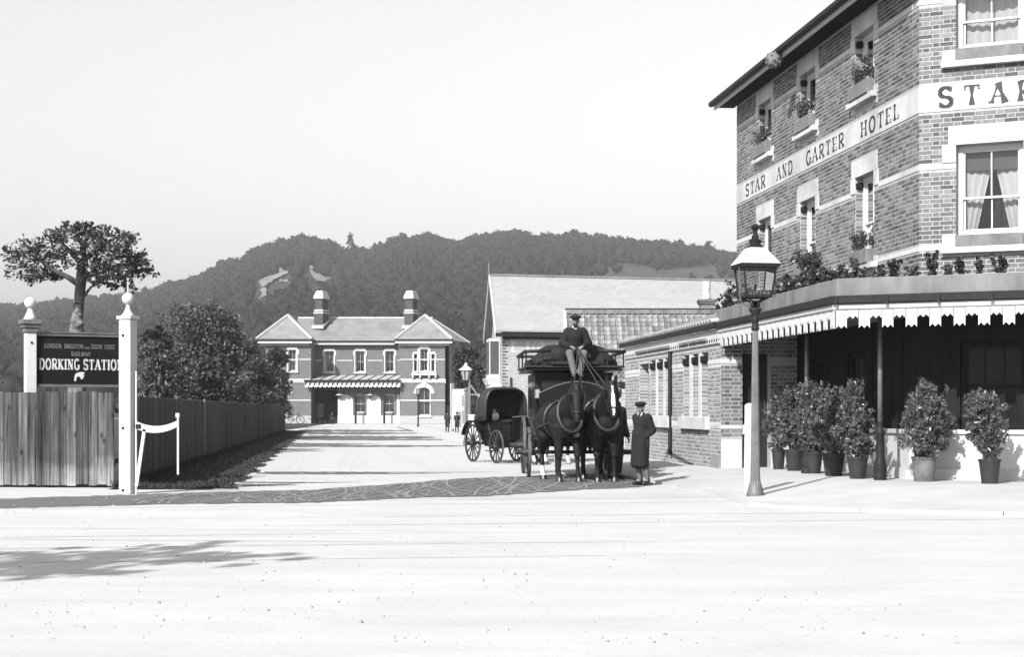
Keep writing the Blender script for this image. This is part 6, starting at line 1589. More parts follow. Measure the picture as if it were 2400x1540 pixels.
    if moust:
        MB(Hs).ell((0, -.055, -.085), (.055, .05, .05), 12, 8).build('beard', 'hair', t, smooth=True)
        MB(Hs).ell((0, -.096, -.046), (.036, .014, .012), 10, 6).build('moustache', 'hair', t, smooth=True)
    if collar:
        q = MB(S); nk = J['neck'];
        q.chain([nk + Vector((-.055, -.045, .05)), nk + Vector((-.04, -.085, -.02)), nk + Vector((0, -.115, -.10))], [.015, .017, .010]); q.chain([nk + Vector((.055, -.045, .05)), nk + Vector((.04, -.085, -.02)), nk + Vector((0, -.115, -.10))], [.015, .017, .010])
        if collar == 'scarf': q.ell(nk + Vector((0, -.10, -.06)), (.05, .03, .07))
        link('neckerchief' if collar == 'scarf' else 'shirt_collar', remesh(q, .012 * sc, 2, 'collar'), 'linen', t)
    return t, J, S

# youth in the long dark overcoat, hands in pockets, turned half left
yb = G(1504, 1138.5); yb.z = .008
person('youth in flat cap, long dark overcoat and pale stockings standing by the horses', yb, R(-52), 1.45,
       dict(el=(-.23, .10, 1.13), wl=(-.15, -.06, .98), er=(.23, .10, 1.13), wr=(.15, -.06, .98), kl=(-.09, -.03, .50), kr=(.10, .0, .50), al=(-.08, .03, .09), tl=(-.11, -.12, .045), ar=(.11, .05, .09), tr=(.16, -.09, .045), head=(0, -.035, 1.60)),
       head_rot=(22, 4), coat_len=.42, breeches=True, sock='cloth_grey', collar='shirt', belly=.8, flare=.03, cap_r=1.12, voxel=.010)

# ------------------------------------------------------------------ horses
def horse(label, base, rz, blaze=False, socks=(), head=(0, 0), hgt=1.0, group=None, collar=True, coat='horse_coat', step=0.0):
    t = thing('horse', label, 'horse', base, rz, group); S = Matrix.Diagonal((hgt, hgt, hgt, 1))
    f = lambda s, fw, z: Vector((s, -fw, z))
    b = MB()
    b.cap(f(0, .42, 1.14), .32, f(0, -.40, 1.17), .325, 18); b.ell(f(0, .50, 1.10), (.25, .30, .34)); b.ell(f(0, -.60, 1.20), (.285, .34, .32)); b.ell(f(0, .30, 1.30), (.17, .3, .2)); b.ell(f(0, .0, 1.02), (.29, .5, .24))
    hy, hp = head; HB = Matrix.Translation(f(0, 1.02, 1.66)) @ Matrix.Rotation(R(hy), 4, 'Z') @ Matrix.Rotation(R(hp), 4, 'X') @ Matrix.Translation(-f(0, 1.02, 1.66))
    b.chain([f(0, .52, 1.24), f(0, .78, 1.45), f(0, 1.0, 1.66)], [.26, .19, .135])
    b.ell(f(0, .62, 1.12), (.2, .17, .26))
    hb_ = lambda *a: HB @ f(*a)
    b.chain([hb_(0, 1.02, 1.70), hb_(0, 1.16, 1.62), hb_(0, 1.30, 1.40), hb_(0, 1.385, 1.24)], [.115, .112, .085, .068])
    b.ell(hb_(0, 1.10, 1.55), (.085, .10, .14)); b.ell(hb_(0, 1.40, 1.19), (.062, .06, .055)); b.ell(hb_(0, 1.35, 1.155), (.045, .04, .04))
    for s in (-1, 1):
        b.ell(hb_(s * .075, 1.19, 1.60), (.03, .045, .03)); b.ell(hb_(s * .04, 1.44, 1.21), (.018, .016, .02))
        b.chain([hb_(s * .06, 1.0, 1.78), hb_(s * .075, 1.0, 1.86), hb_(s * .08, 1.02, 1.925)], [.034, .032, .012], 8)
    f_flat = f
    for s in (-1, 1):
        def f(sd, fw, z, s=s):
            k_ = max(0.0, 1.0 - z / .95)
            return f_flat(sd, fw + step * s * (1 if fw > 0 else -1) * k_, z)
        b.chain([f(s * .17, .50, 1.02), f(s * .17, .50, .80), f(s * .165, .52, .50)], [.15, .105, .066]); b.ell(f(s * .165, .535, .49), (.058, .062, .075)); b.chain([f(s * .165, .52, .46), f(s * .165, .53, .18)], [.047, .038]); b.ell(f(s * .165, .525, .165), (.048, .052, .05)); b.cap(f(s * .165, .535, .16), .043, f(s * .165, .585, .075), .048)
        b.chain([f(s * .17, -.60, 1.10), f(s * .19, -.50, .86), f(s * .175, -.66, .68), f(s * .165, -.80, .54)], [.21, .155, .10, .066]); b.ell(f(s * .165, -.815, .53), (.055, .07, .075)); b.chain([f(s * .165, -.80, .52), f(s * .165, -.765, .18)], [.052, .042]); b.ell(f(s * .165, -.765, .165), (.05, .055, .05)); b.cap(f(s * .165, -.755, .16), .046, f(s * .165, -.705, .075), .05)
    f = f_flat
    for v in range(len(b.v)): b.v[v] = S @ b.v[v]
    me = remesh(b, .015, 7, 'body'); body = link('body', me, [coat, 'white_hair'], t)
    inv = (S @ HB).inverted(); idx = np.zeros(len(me.polygons), np.int32)
    cen_ = np.zeros(len(me.polygons) * 3, np.float32); me.polygons.foreach_get('center', cen_); cen_ = cen_.reshape(-1, 3)
    nn_ = np.zeros(len(me.polygons) * 3, np.float32); me.polygons.foreach_get('normal', nn_); nn_ = nn_.reshape(-1, 3)
    if blaze:
        M = np.array(inv); L_ = cen_ @ M[:3, :3].T + M[:3, 3]
        idx |= ((np.abs(L_[:, 0] + .004) < .026 + .010 * np.sin(L_[:, 2] * 14)) & (L_[:, 1] < -1.10) & (L_[:, 2] > 1.22) & (L_[:, 2] < 1.74) & (nn_[:, 1] < -.25)).astype(np.int32)
    for (s, fr_) in socks:
        idx |= ((cen_[:, 2] < .27 * hgt) & (np.sign(cen_[:, 0]) == s) & ((-cen_[:, 1] > 0) == (fr_ > 0))).astype(np.int32)
    me.polygons.foreach_set('material_index', idx)
    for s in (-1, 1):
        for fw in (.60, -.69):
            MB(S).lathe([(.072, 0), (.070, .02), (.052, .085)], 14, f(s * .165, fw + step * s * (1 if fw > 0 else -1), 0)).build('hoof', 'boot', t, smooth=False)
        MB(S).ell(hb_(s * .098, 1.205, 1.605), (.012, .018, .016), 8, 6).build('eye', 'boot', body)
    mn = MB(S)
    for i in range(16):
        q = i / 15; c_ = f(0, .50 + .52 * q, 1.42 + .36 * q); mn.tube([c_, c_ + Vector((.09, .02, -.04)), c_ + Vector((.13, .0, -.20))], [.03, .026, .005], 6)
    mn.tube([hb_(0, 1.04, 1.80), hb_(.0, 1.16, 1.74), hb_(.01, 1.22, 1.60)], [.035, .03, .006], 6); mn.build('mane', 'hair', t)
    tl = MB(S); tl.chain([f(0, -.88, 1.30), f(0, -.98, 1.15), f(0, -1.0, .85), f(0, -.97, .55)], [.045, .07, .085, .04]); link('tail', remesh(tl, .03, 2, 'tail'), 'hair', t)
    # harness
    n = 22; ring = []
    for k in range(n + 1):
        a = 2 * math.pi * k / n; ring.append(f(.235 * math.sin(a), .66 + .12 * -math.cos(a) * .9, 1.26 + .33 * math.cos(a)))
    if collar:
        MB(S).tube(ring, .048, 8, cap=False).build('collar', 'leather', t, smooth=True)
        MB(S).tube([p + Vector((0, -.035, 0)) for p in ring[2:-2]], .013, 6).build('hames', 'leather_worn', t, smooth=True)
    br = MB(S)
    def band(pts, r=.010): br.tube([hb_(*p) for p in pts], r, 6)
    for z_, fw, wx_ in ((1.36, 1.33, .098), (1.665, 1.13, .125)):
        band([(wx_ * math.cos(a_), fw + .092 * math.sin(a_) * (1 if z_ < 1.5 else .95), z_) for a_ in [math.pi * k / 8 - .3 for k in range(10)]], .012)
    for s in (-1, 1):
        band([(s * .10, 1.02, 1.76), (s * .125, 1.10, 1.62), (s * .105, 1.22, 1.45), (s * .085, 1.34, 1.27)])
    bo_ = br.build('bridle', 'leather', t)
    for s in (-1, 1):
        MB(S).hexa([hb_(s * .128, 1.15, 1.56), hb_(s * .128, 1.15, 1.68), hb_(s * .128, 1.26, 1.66), hb_(s * .128, 1.26, 1.55)], [hb_(s * .142, 1.15, 1.56), hb_(s * .142, 1.15, 1.68), hb_(s * .155, 1.27, 1.66), hb_(s * .155, 1.27, 1.55)]).build('blinker', 'leather', bo_)
    sd_ = MB(S); sd_.tube([f(.335 * math.sin(a), .05, 1.15 + .355 * math.cos(a)) for a in [2 * math.pi * k / 20 for k in range(21)]], .028, 6, cap=False); sd_.build('girth_strap', 'leather', t)
    MB(S).ell(f(0, .05, 1.51), (.14, .10, .035), 10, 6).build('saddle_pad', 'leather', t, smooth=True)
    tr_ = MB(S)
    for s in (-1, 1): tr_.tube([f(s * .27, .60, 1.12), f(s * .345, .0, 1.06), f(s * .33, -.6, .98), f(s * .30, -1.25, .86)], .016, 6)
    tr_.build('traces', 'leather', t)
    MB(S).tube([f(0, -.92, 1.30), f(.0, -.5, 1.53), f(0, -.05, 1.525)], .012, 6).build('crupper', 'leather', t)
    return t
# ------------------------------------------------------------------ wheels
def wheel(parent, x, y, r, side, spokes=12, hub_len=.16, tread=.055, felloe=.05, name='wheel', tm='wheel_paint'):
    """a wheel in the plane x = const; part > rim, tyre, hub, spokes"""
    M = Matrix.Translation((x, y, r)); w_ = MB(M); n = 40
    def ringm(mb, r0_, r1_, w0):
        vs = []; fs = []
        for k in range(n):
            a = 2 * math.pi * k / n
            for rr, xx in ((r0_, -w0), (r1_, -w0), (r1_, w0), (r0_, w0)): vs.append((xx, rr * math.cos(a), rr * math.sin(a)))
        for k in range(n):
            a, b = k * 4, ((k + 1) % n) * 4
            for j in range(4): fs.append((a + j, a + (j + 1) % 4, b + (j + 1) % 4, b + j))
        mb.add(vs, fs)
    ringm(w_, r - .012 - felloe, r - .012, tread / 2 * .9); wo = w_.build(name, tm, parent)
    q = MB(M); ringm(q, r - .0125, r, tread / 2); q.build('tyre', 'tyre_iron', wo)
    q = MB(M); q.tube([(-hub_len * .45, 0, 0), (-hub_len * .3, 0, 0), (0, 0, 0), (hub_len * .3, 0, 0), (hub_len * .45, 0, 0)], [.055, .075, .09, .07, .05] if side < 0 else [.05, .07, .09, .075, .055], 14)
    q.tube([(side * hub_len * .4, 0, 0), (side * hub_len * .9, 0, 0)], [.05, .045], 12); q.build('hub', tm, wo, smooth=False)
    sp_ = MB(); sp_.tube([(0, 0, .07), (0, 0, (r - felloe) * .55), (0, 0, r - felloe)], [.021, .016, .018], 7); sme = sp_.mesh('spoke', True); setmat(sme, tm)
    for k in range(spokes): inst('spoke', sme, wo, Matrix.Translation((x, y, r)) @ Matrix.Rotation(2 * math.pi * k / spokes + .1, 4, 'X') @ Matrix.Rotation(R(-2 * side), 4, 'Y'))
    return wo
# ------------------------------------------------------------------ omnibus
BA = R(2.5); BC = Vector((1.18, 31.3, 0)); HA = R(13)
bus = thing('horse_omnibus', 'black horse omnibus with roof rails facing the camera behind its pair of horses', 'omnibus', BC, BA)
BMx = Matrix.Translation(BC) @ Matrix.Rotation(BA, 4, 'Z')
def bw(x, y, z): return BMx @ Vector((x, y, z))
b = MB(); b.hexa([(-.62, -.12, .78), (.62, -.12, .78), (.62, 2.5, .78), (-.62, 2.5, .78)], [(-.74, -.12, 1.15), (.74, -.12, 1.15), (.74, 2.5, 1.15), (-.74, 2.5, 1.15)]); b.box(-.74, .74, -.12, 2.5, 1.151, 2.02); body = b.build('body', 'bus_paint', bus, bevel=.012)
for s in (-1, 1):
    for k in range(4): MB().box(s * .7405 if s > 0 else -.7455, s * .7455 if s > 0 else -.7405, .05 + k * .6, .55 + k * .6, 1.32, 1.85).build('window_pane', 'dark_glass', body)
for x0_, x1_ in ((-.62, -.06), (.06, .62)): MB().box(x0_, x1_, -.1265, -.1215, 1.34, 1.86).build('window_pane', 'dark_glass', body)
MB().box(-.70, .70, -.14, -.1205, 1.18, 1.24).build('waist_moulding', 'bus_paint', body); MB().box(-.76, .76, -.16, -.1205, 1.95, 2.02).build('cornice', 'bus_paint', body)
MB().box(-.93, .93, -.42, 2.6, 2.05, 2.085).build('roof', 'bus_paint', bus, bevel=.01); MB().box(-.95, .95, -.45, 2.62, 2.105, 2.15).build('roof_edge', 'wheel_paint', bus, bevel=.01)
rl = []
for (xx, yy) in ((-.93, -.4), (-.62, -.42), (.62, -.42), (.93, -.4), (-.93, 1.0), (.93, 1.0), (-.93, 2.5), (.93, 2.5)): MB().tube([(xx, yy, 2.15), (xx, yy, 2.40)], .016, 8).build('rail_post', 'iron', bus)
for pts in ([(-.95, -.42, 2.41), (-.95, 2.6, 2.41)], [(.95, -.42, 2.41), (.95, 2.6, 2.41)], [(-.97, -.42, 2.41), (-.45, -.42, 2.43)], [(.97, -.42, 2.41), (.45, -.42, 2.43)], [(-.95, 2.55, 2.41), (.95, 2.55, 2.41)]):
    MB().tube(pts, .032, 8).build('rail', 'iron', bus, smooth=True)
MB().tube([(-.86, -.43, 2.05), (-.80, -.43, 1.95), (-.80, -.43, 1.62), (-.84, -.43, 1.56), (-.88, -.43, 1.6)], .011, 6).build('lamp_iron', 'iron', bus)
MB().tube([(.86, -.43, 2.05), (.80, -.43, 1.95), (.80, -.43, 1.62), (.84, -.43, 1.56)], .011, 6).build('lamp_iron', 'iron', bus)
MB().box(-.45, .45, -.5, -.1, 2.152, 2.23).build('box_seat', 'leather', bus, bevel=.02)
MB().hexa([(-.5, -.95, 1.66), (.5, -.95, 1.66), (.5, -.25, 1.56), (-.5, -.25, 1.56)], [(-.5, -.95, 1.69), (.5, -.95, 1.69), (.5, -.25, 1.59), (-.5, -.25, 1.59)]).build('footboard', 'dark_wood', bus)
q = MB(); n = 12
for i in range(n):
    f0_, f1_ = i / n, (i + 1) / n; zf = lambda t: 1.60 + .22 * math.sin(math.pi * t)
    q.hexa([(-.72 + 1.44 * f0_, -.99, 1.38), (-.72 + 1.44 * f0_, -.96, 1.38), (-.72 + 1.44 * f0_, -.96, zf(f0_)), (-.72 + 1.44 * f0_, -.99, zf(f0_))], [(-.72 + 1.44 * f1_, -.99, 1.38), (-.72 + 1.44 * f1_, -.96, 1.38), (-.72 + 1.44 * f1_, -.96, zf(f1_)), (-.72 + 1.44 * f1_, -.99, zf(f1_))])
q.build('dashboard', 'bus_paint', bus); MB().tube([(-.72 + 1.44 * i / n, -.975, 1.61 + .22 * math.sin(math.pi * i / n)) for i in range(n + 1)], .013, 6).build('dash_rail', 'tyre_iron', bus)
for s in (-1, 1):
    wheel(bus, s * .86, 0.0, .485, s, 12, .30, .06); wheel(bus, s * .86, 2.0, .58, s, 14, .30, .06)
    lm = MB(Matrix.Translation((s * .72, -.30, 1.62))); lm.box(-.07, .07, -.06, .06, -.12, .10); lm.lathe([(.06, .10), (.03, .16), (.035, .2)], 10); lo_ = lm.build('coach_lamp', 'iron', bus); MB(Matrix.Translation((s * .72, -.30, 1.62))).box(-.05, .05, -.064, -.0605, -.09, .07).build('lamp_glass', 'lamp_glass', lo_)
    q = MB(); q.tube([(s * .5, -.35, .66), (s * .5, 0, .58), (s * .5, .35, .66)], .03, 6); q.tube([(s * .5, -.35, .66), (s * .5, 0, .76), (s * .5, .35, .66)], .03, 6); q.build('spring', 'iron', bus)
    q = MB(); q.tube([(s * .5, 1.6, .72), (s * .5, 2.0, .64), (s * .5, 2.4, .72)], .03, 6); q.build('spring', 'iron', bus)
for y, r_ in ((0, .485), (2.0, .58)): MB().tube([(-.86, y, r_), (.86, y, r_)], .035, 8).build('axle', 'iron', bus)
MB().box(-.45, .45, -.35, .35, .60, .78).build('fore_carriage', 'bus_paint', bus)
MB().tube([(-.15, -.2, .72), (-.15, -2.9, .86)], [.05, .035], 8).build('pole', 'wheel_paint', bus); MB().tube([(-.85, -.42, .74), (.55, -.42, .74)], .035, 8).build('splinter_bar', 'wheel_paint', bus)
MB().box(-.6, .6, -.9, -.55, .95, .99).build('step_board', 'bus_paint', bus)
for s in (-.5, .5): MB().tube([(s, -.9, .97), (s, -.98, 1.4)], .015, 6).build('dash_stay', 'iron', bus)
# luggage heaped under a dark cover on the roof
lg = MB()
for (x, y, z, rx_, ry_, rz_) in ((-.45, .25, 2.2, .4, .5, .22), (.45, .2, 2.2, .4, .45, .24), (-.1, .7, 2.25, .5, .6, .28), (-.75, .5, 2.18, .18, .5, .12), (.72, .5, 2.18, .2, .5, .14), (0, 1.6, 2.2, .6, .7, .2), (-.3, .3, 2.38, .38, .35, .2), (.33, .25, 2.38, .38, .35, .2)): lg.ell((x, y, z), (rx_, ry_, rz_), 16, 10)
lt = thing('luggage_cover', 'dark cover heaped over luggage on the omnibus roof beside the driver', 'cover', bw(0, 0, 0), BA)
me = remesh(lg, .035, 3, 'cover')
for v in me.vertices:
    v.co.z = max(2.153, v.co.z) + (.02 * noise.noise(v.co * 7) if v.co.z > 2.17 else 0)
link('cover', me, 'tarpaulin', lt)
# driver
dpos = bw(.02, -.28, 2.235 - .83 * (1.62 / 1.75) + .09)
t, J, S = person('omnibus driver in flat cap and dark coat seated high, holding the reins', dpos, BA, 1.58,
                 dict(pelvis=(0, .05, .93), waist=(0, .03, 1.08), hl=(-.10, 0, .92), hr=(.10, 0, .92), kl=(-.15, -.40, .90), kr=(.15, -.40, .90), al=(-.07, -.50, .47), ar=(.06, -.50, .47), tl=(-.09, -.64, .42), tr=(.08, -.64, .42),
                      sl=(-.16, 0, 1.375), sr=(.16, 0, 1.375), el=(-.28, -.03, 1.13), er=(.28, -.03, 1.13), wl=(-.13, -.33, 1.05), wr=(.13, -.33, 1.05), head=(0, -.05, 1.60)),
                 head_rot=(-6, 8), trousers='cloth_grey', collar='scarf', moust=True, voxel=.010, cap_r=1.14, bulk=1.08, hand_l=((.75, -.5, -.35), (.1, .3, -.9), (45, 50, 40)), hand_r=((-.75, -.5, -.35), (-.1, .3, -.9), (45, 50, 40)))
# the pair
HB1 = bw(-.36, -1.60, 0); HB2 = bw(.36, -1.64, 0)
HG = 'horses of the omnibus pair'
horse('plain dark horse on the left of the omnibus pair, head lowered', HB1, HA + R(1), head=(-10, 10), hgt=.97, socks=((-1, -1),), group=HG, step=.07)
horse('dark horse with a white blaze on the right of the omnibus pair', HB2, HA - R(5), blaze=True, head=(-4, 2), hgt=1.0, group=HG, step=-.05)
# reins from the driver's hands
MT_ = Matrix.Translation(dpos) @ Matrix.Rotation(BA, 4, 'Z') @ S
hp = MT_ @ Vector((.02, -.40, 1.03))
rn = thing('reins', 'pair of leather reins running from the driver hands to the horses', 'reins', hp)
for tgt in (bw(-.22, -2.5, 1.50), bw(-.02, -2.5, 1.50), bw(.42, -2.55, 1.52), bw(.62, -2.55, 1.52)):
    d = tgt - hp; MB().tube([(0, 0, 0), d * .33 - Vector((0, 0, .06)), d * .66 - Vector((0, 0, .07)), d], .010, 5).build('rein', 'leather_worn', rn)
# man behind the right-hand horse
person('man in dark coat half hidden at the shoulder of the horse with the blaze', (1.93, 30.35, .006), R(30), 1.60, dict(wr=(.25, -.10, .86), er=(.25, .05, 1.12)), coat_len=.70, voxel=.014, head_rot=(-20, 0))

# ------------------------------------------------------------------ hooded carriage
CA = R(25); CCn = Vector((-.13, 40.12, 0))
ca = thing('hooded_carriage', 'open black carriage with raised leather hood standing behind the omnibus', 'carriage', CCn, CA)
for s in (-1, 1):
    wheel(ca, s * .6, .72, .475, s, 14, .20, .035, .04); wheel(ca, s * .6, -.70, .405, s, 12, .20, .035, .04)
for y, r_ in ((.72, .475), (-.70, .405)): MB().tube([(-.6, y, r_), (.6, y, r_)], .025, 8).build('axle', 'iron', ca)
# tub: side profile pulled across
prof_t = [(-.35, .50), (-.30, .40), (.35, .40), (.62, .62), (.80, .98), (.72, 1.10), (.15, 1.02), (-.02, .70), (-.35, .66)]
m = MB(); m.hexa([(-.46, y, z) for y, z in prof_t], [(.46, y, z) for y, z in prof_t]); m.build('body', 'bus_paint', ca, bevel=.02)
MB().box(-.44, .44, .2, .62, .86, 1.0).build('seat', 'leather', ca, bevel=.03)
MB().box(-.40, .40, -.95, -.55, .98, 1.06).build('box_seat', 'leather', ca, bevel=.03); MB().box(-.36, .36, -.9, -.56, .60, .978).build('box', 'bus_paint', ca, bevel=.02)
m = MB(); m.hexa([(-.42, -1.28, .62), (.42, -1.28, .62), (.42, -.9, .56), (-.42, -.9, .56)], [(-.42, -1.28, .65), (.42, -1.28, .65), (.42, -.9, .59), (-.42, -.9, .59)]); m.build('footboard', 'dark_wood', ca)
m = MB(); m.hexa([(-.46, -1.30, .62), (.46, -1.30, .62), (.46, -1.28, .62), (-.46, -1.28, .62)], [(-.50, -1.42, 1.12), (.50, -1.42, 1.12), (.50, -1.40, 1.12), (-.50, -1.40, 1.12)]); m.build('dashboard', 'bus_paint', ca)
MB().tube([(-.50, -1.41, 1.13), (-.2, -1.41, 1.15), (.2, -1.41, 1.15), (.50, -1.41, 1.13)], .012, 6).build('dash_rail', 'brass', ca)
# hood: a leather shell over hoops, open to the front
secs = [(.0, 1.82, .56, 1.06), (.18, 1.88, .58, 1.02), (.45, 1.85, .58, 1.0), (.70, 1.64, .56, .98), (.80, 1.30, .52, .98), (.82, 1.02, .48, .98)]
vs = []; nn = 15
for (y, zt_, hw, zb_) in secs:
    for k in range(nn):
        t = k / (nn - 1); a = math.pi * t
        c_, s_ = math.cos(a), math.sin(a); ex = .42
        xx = -hw * math.copysign(abs(c_) ** ex, c_); z_ = zb_ + (zt_ - zb_) * (abs(s_) ** .55)
        vs.append((xx, y - (.06 if (k < 3 or k > nn - 4) and y < 0 else 0), z_))
fs = [(i * nn + k, i * nn + k + 1, (i + 1) * nn + k + 1, (i + 1) * nn + k) for i in range(len(secs) - 1) for k in range(nn - 1)]
m = MB(); m.add(vs, fs); hd = m.build('hood', 'hood_leather', ca, smooth=True); md = hd.modifiers.new('t', 'SOLIDIFY'); md.thickness = .022; md.offset = -1
for i in (0, 2, 4): MB().tube([Vector(v) + Vector((0, 0, .0)) for v in vs[i * nn:(i + 1) * nn]], .015, 6).build('hoop', 'leather', hd)
for s in (-1, 1):
    MB().tube([(s * .53, .0, 1.05), (s * .56, .15, 1.35), (s * .56, .5, 1.2)], .012, 6).build('hood_iron', 'iron', hd)
    lm = MB(Matrix.Translation((s * .55, -.50, 1.14))); lm.box(-.06, .06, -.05, .05, -.1, .1); lm.lathe([(.055, .1), (.03, .16), (.035, .19)], 10); lo_ = lm.build('carriage_lamp', 'iron', ca)
    MB(Matrix.Translation((s * .55, -.50, 1.14))).lathe([(.075, 0), (.085, .01), (.085, .02), (.02, .025)], 16).build('lamp_rim', 'brass', lo_).matrix_local = Matrix.Translation((s * .55, -.555, 1.14)) @ Matrix.Rotation(R(90), 4, 'X') @ Matrix.Translation((-s * .55, .50, -1.14))
    MB(Matrix.Translation((s * .55, -.50, 1.14))).box(-.05, .05, -.056, -.0505, -.08, .08).build('lamp_glass', 'lamp_glass', lo_)
    q = MB(); pts = [(s * .6, .72 + .56 * math.cos(a_), .475 + .56 * math.sin(a_)) for a_ in [R(20 + 14 * k) for k in range(10)]]
    for i in range(9): q.hexa([(pts[i][0] - .09, pts[i][1], pts[i][2]), (pts[i][0] + .09, pts[i][1], pts[i][2]), (pts[i][0] + .09, pts[i][1], pts[i][2] + .012), (pts[i][0] - .09, pts[i][1], pts[i][2] + .012)], [(pts[i + 1][0] - .09, pts[i + 1][1], pts[i + 1][2]), (pts[i + 1][0] + .09, pts[i + 1][1], pts[i + 1][2]), (pts[i + 1][0] + .09, pts[i + 1][1], pts[i + 1][2] + .012), (pts[i + 1][0] - .09, pts[i + 1][1], pts[i + 1][2] + .012)])
    q.tube([(s * .6, .18, .62), (s * .58, -.05, .42), (s * .56, -.35, .40)], .012, 6); q.build('mudguard', 'bus_paint', ca)
    q = MB(); q.tube([(s * .42, .3, .5), (s * .42, .72, .42), (s * .42, 1.1, .55)], .02, 6); q.tube([(s * .42, -.35, .48), (s * .42, -.7, .36), (s * .42, -1.05, .5)], .02, 6); q.build('spring', 'iron', ca)
    MB().box(s * .5 - .1, s * .5 + .1, -.22, -.05, .28, .30).build('step', 'iron', ca)
    MB().tube([(s * .32, -1.1, .5), (s * .30, -2.2, .78), (s * .28, -3.3, .95)], .022, 7).build('shaft', 'wheel_paint', ca)
hd_ = Vector((math.sin(CA), -math.cos(CA), 0))
horse('carriage horse with white socks mostly hidden behind the omnibus wheel', CCn + hd_ * 2.55, CA, socks=((-1, 1), (1, 1), (-1, -1), (1, -1)), head=(0, 14), hgt=.92)

# ------------------------------------------------------------------ yard: hoarding, wall, children, shrub
hbd = thing('poster_hoarding', 'white poster hoarding on posts beside the yard behind the two boys', 'hoarding', (P(1060, 0, 88).x, 88, 0))
HD_ = frame((0, 0), (P(1096, 0, 85).x - P(1060, 0, 88).x, -3.0)); hl = math.hypot(P(1096, 0, 85).x - P(1060, 0, 88).x, 3.0)
MB(HD_).box(0, hl, -.02, .03, .25, 2.42).build('panel', 'poster', hbd)
for (a, b, z0, z1, mm) in ((.2, .9, .5, 2.0, 'white_paint'), (1.1, 1.9, .4, 1.2, 'poster_mid'), (1.1, 1.9, 1.3, 2.1, 'white_paint'), (2.1, 2.45, 1.5, 2.05, 'poster_mid'), (2.15, 2.5, .6, 1.25, 'poster_mid')): MB(HD_).box(a, b, -.028, -.0205, z0, z1).build('poster', mm, hbd)
for x in (-.35, -.12, hl + .02): MB(HD_).box(x, x + .13, -.02, .11, 0, 2.75 if x < 0 else 2.5).build('post', 'grey_wood' if x > -.2 else 'white_paint', hbd)
for (u, hh, rz_, lab) in ((1048.5, 1.13, R(160), 'boy in dark jacket standing nearest the station end of the hoarding'), (1071, 1.10, R(200), 'boy with head bowed before the white poster hoarding')):
    person(lab, (P(u, 0, 83.0).x, 83.0, .10), rz_, hh, dict(el=(-.22, -.02, 1.14), wl=(-.08, -.18, 1.12), er=(.22, -.02, 1.14), wr=(.08, -.18, 1.12)), voxel=.02, coat='cloth_dark', trousers='cloth_dark', breeches=True, sock='cloth_black', head_rot=(0, 8), group='boys by the hoarding')
yw = thing('yard_wall', 'low whitewashed wall running behind the hooded carriage', 'wall', (P(1098, 0, 78).x, 78, 0))
MB().box(0, 1.9, -.12, .12, 0, 1.0).build('wall', 'white_paint', yw); MB().box(-.03, 1.95, -.16, .16, 1.0, 1.08).build('coping', 'stone', yw)
yf_ = thing('timber_frame', 'open timber framework of posts, rail and slanting brace behind the small lamp', 'frame', (P(1098, 0, 90).x, 90, 0))
for x in (0, .95): MB().box(x, x + .09, -.04, .05, 0, 3.3).build('post', 'grey_wood', yf_)
MB().box(-.1, 2.4, -.05, .06, 2.1, 2.2).build('rail', 'grey_wood', yf_); MB().bar((.1, 0, 2.7), (1.7, 0, .4), .08, .1).build('brace', 'grey_wood', yf_)
shrub('yard_tree', 'dark bushy tree between the station and the pale brick house', 95, 1096, 0, 803, 48, 46, 900, .2, 'leaf_dark', zlow=.8)
shrub('yard_tree', 'smaller dark bush against the porch of the pale brick house', 92, 1126, 0, 850, 20, 14, 700, .18, 'leaf_dark', zlow=1.2)
gp2 = thing('gate_pier', 'short brick gate pier between the wing of the hotel and the omnibus', 'gate pier', (P(1468, 0, 46).x, 46, .02))
MB().box(-.16, .16, -.16, .16, 0, 1.9).build('shaft', 'house_brick', gp2); MB().box(-.22, .22, -.22, .22, 1.9, 2.02).build('cap', 'iron', gp2, bevel=.02)
wl2 = thing('yard_wall', 'pale wall closing the yard beside the gate pier', 'wall', (P(1452, 0, 49).x, 49, 0))
MB().box(-.9, .35, 0, .2, 0, 2.0).build('wall', 'mortar_pale', wl2)

# ------------------------------------------------------------------ station forecourt things
bk_ = thing('bicycle', 'bicycle leaning against the left wing of the station', 'bicycle', (P(690, 0, 150.6).x, 150.6, 0), R(12))
def cyc_wheel(x, r):
    q = MB(); n = 24; q.tube([(x + r * math.cos(2 * math.pi * k / n), 0, r + r * math.sin(2 * math.pi * k / n)) for k in range(n + 1)], .03, 6, cap=False)
    for k in range(8): q.tube([(x, 0, r), (x + r * math.cos(math.pi * k / 4), 0, r + r * math.sin(math.pi * k / 4))], .006, 4)
    q.build('wheel', 'iron', bk_)
cyc_wheel(-.55, .36); cyc_wheel(.55, .36)
for pts in ([(-.55, 0, .36), (-.05, 0, .32)], [(-.05, 0, .32), (-.2, 0, .9)], [(-.15, 0, .78), (.38, 0, .86)], [(-.05, 0, .32), (.4, 0, .8)], [(-.55, 0, .36), (-.17, 0, .8)], [(.55, 0, .36), (.36, 0, 1.0)]): MB().tube(pts, .022, 6).build('frame_tube', 'iron', bk_)
MB().ell((-.2, 0, .93), (.14, .07, .04), 10, 6).build('saddle', 'leather', bk_); MB().tube([(.2, -.15, 1.03), (.36, -.12, 1.02), (.36, .12, 1.02), (.2, .15, 1.03)], .018, 6).build('handlebar', 'iron', bk_); MB().tube([(-.05, -.08, .32), (-.05, .08, .32)], .07, 10).build('crank', 'iron', bk_)
tb_ = thing('luggage_barrow', 'low luggage barrow in front of the station entrance', 'barrow', (P(752, 0, 148).x, 148, 0), R(8))
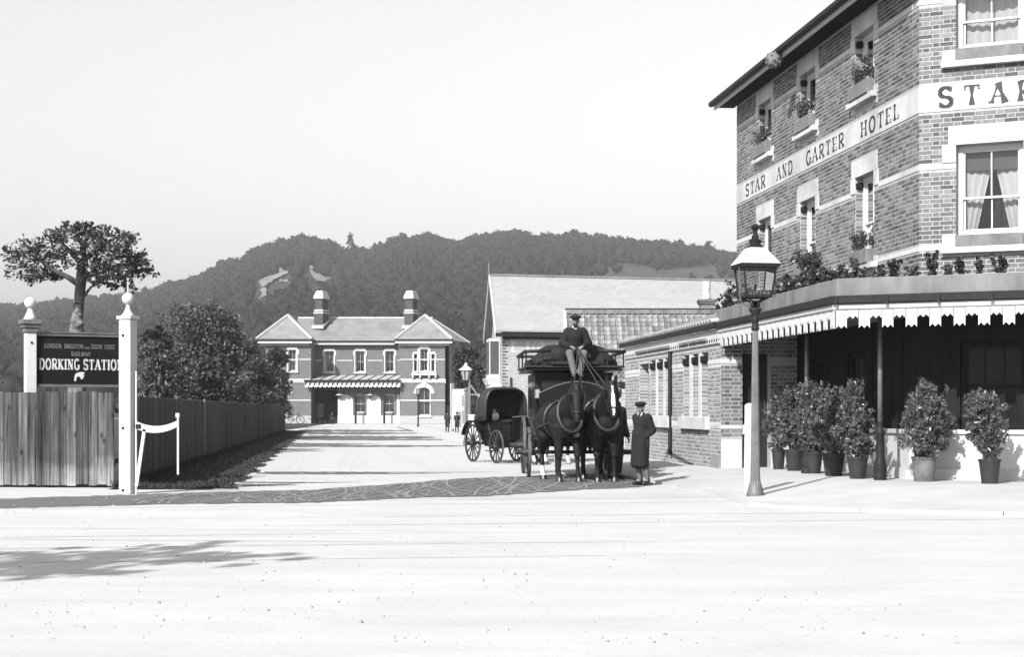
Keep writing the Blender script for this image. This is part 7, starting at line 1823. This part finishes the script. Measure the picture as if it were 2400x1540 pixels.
MB().box(-.75, .6, -.3, .3, .32, .38).build('bed', 'dark_wood', tb_)
for x in (-.1, .35):
    for y in (-.32, .32): MB().tube([(x, y - .02, .17), (x, y + .02, .17)], .17, 14).build('wheel', 'iron', tb_)
for y in (-.25, .25): MB().bar((-.75, y, .36), (-1.15, y, .55), .05, .05).build('handle', 'dark_wood', tb_)
for x in (-.6,): MB().box(x, x + .05, -.28, .28, 0, .32).build('leg', 'iron', tb_)
person('dark figure sitting bent forward on a box before the station door', (P(777, 0, 147.5).x, 147.5, -.42), R(25), 1.6,
       dict(pelvis=(0, .05, .93), hl=(-.10, 0, .92), hr=(.10, 0, .92), kl=(-.15, -.42, .92), kr=(.15, -.42, .92), al=(-.13, -.42, .52), ar=(.13, -.42, .52), tl=(-.14, -.58, .48), tr=(.14, -.58, .48), chest=(0, -.08, 1.27), neck=(0, -.14, 1.42), head=(0, -.20, 1.56), sl=(-.18, -.1, 1.38), sr=(.18, -.1, 1.38), el=(-.22, -.22, 1.14), er=(.22, -.22, 1.14), wl=(-.12, -.42, 1.06), wr=(.12, -.42, 1.06)), voxel=.022, head_rot=(0, 15))
bx_ = thing('wooden_box', 'wooden box used as a seat by the dark figure at the station', 'box', (P(777, 0, 147.5).x, 147.62, 0), R(25))
MB().box(-.25, .25, -.2, .2, 0, .34).build('box', 'dark_wood', bx_)
# ------------------------------------------------------------------ the air
hm = bpy.data.materials.new('haze'); hm.use_nodes = True; MATS['haze'] = hm
t_ = hm.node_tree; t_.nodes.clear(); o_ = t_.nodes.new('ShaderNodeOutputMaterial'); pv = t_.nodes.new('ShaderNodeVolumePrincipled')
pv.inputs['Color'].default_value = (.9, .9, .9, 1); pv.inputs['Density'].default_value = .0003; pv.inputs['Anisotropy'].default_value = .2
t_.links.new(pv.outputs[0], o_.inputs['Volume'])
hz_ = MB().box(-2600, 2600, -140, 1520, -70, 140).build('haze', 'haze'); tag(hz_, 'thin pale summer haze softening the distant hill', 'haze', kind='stuff')
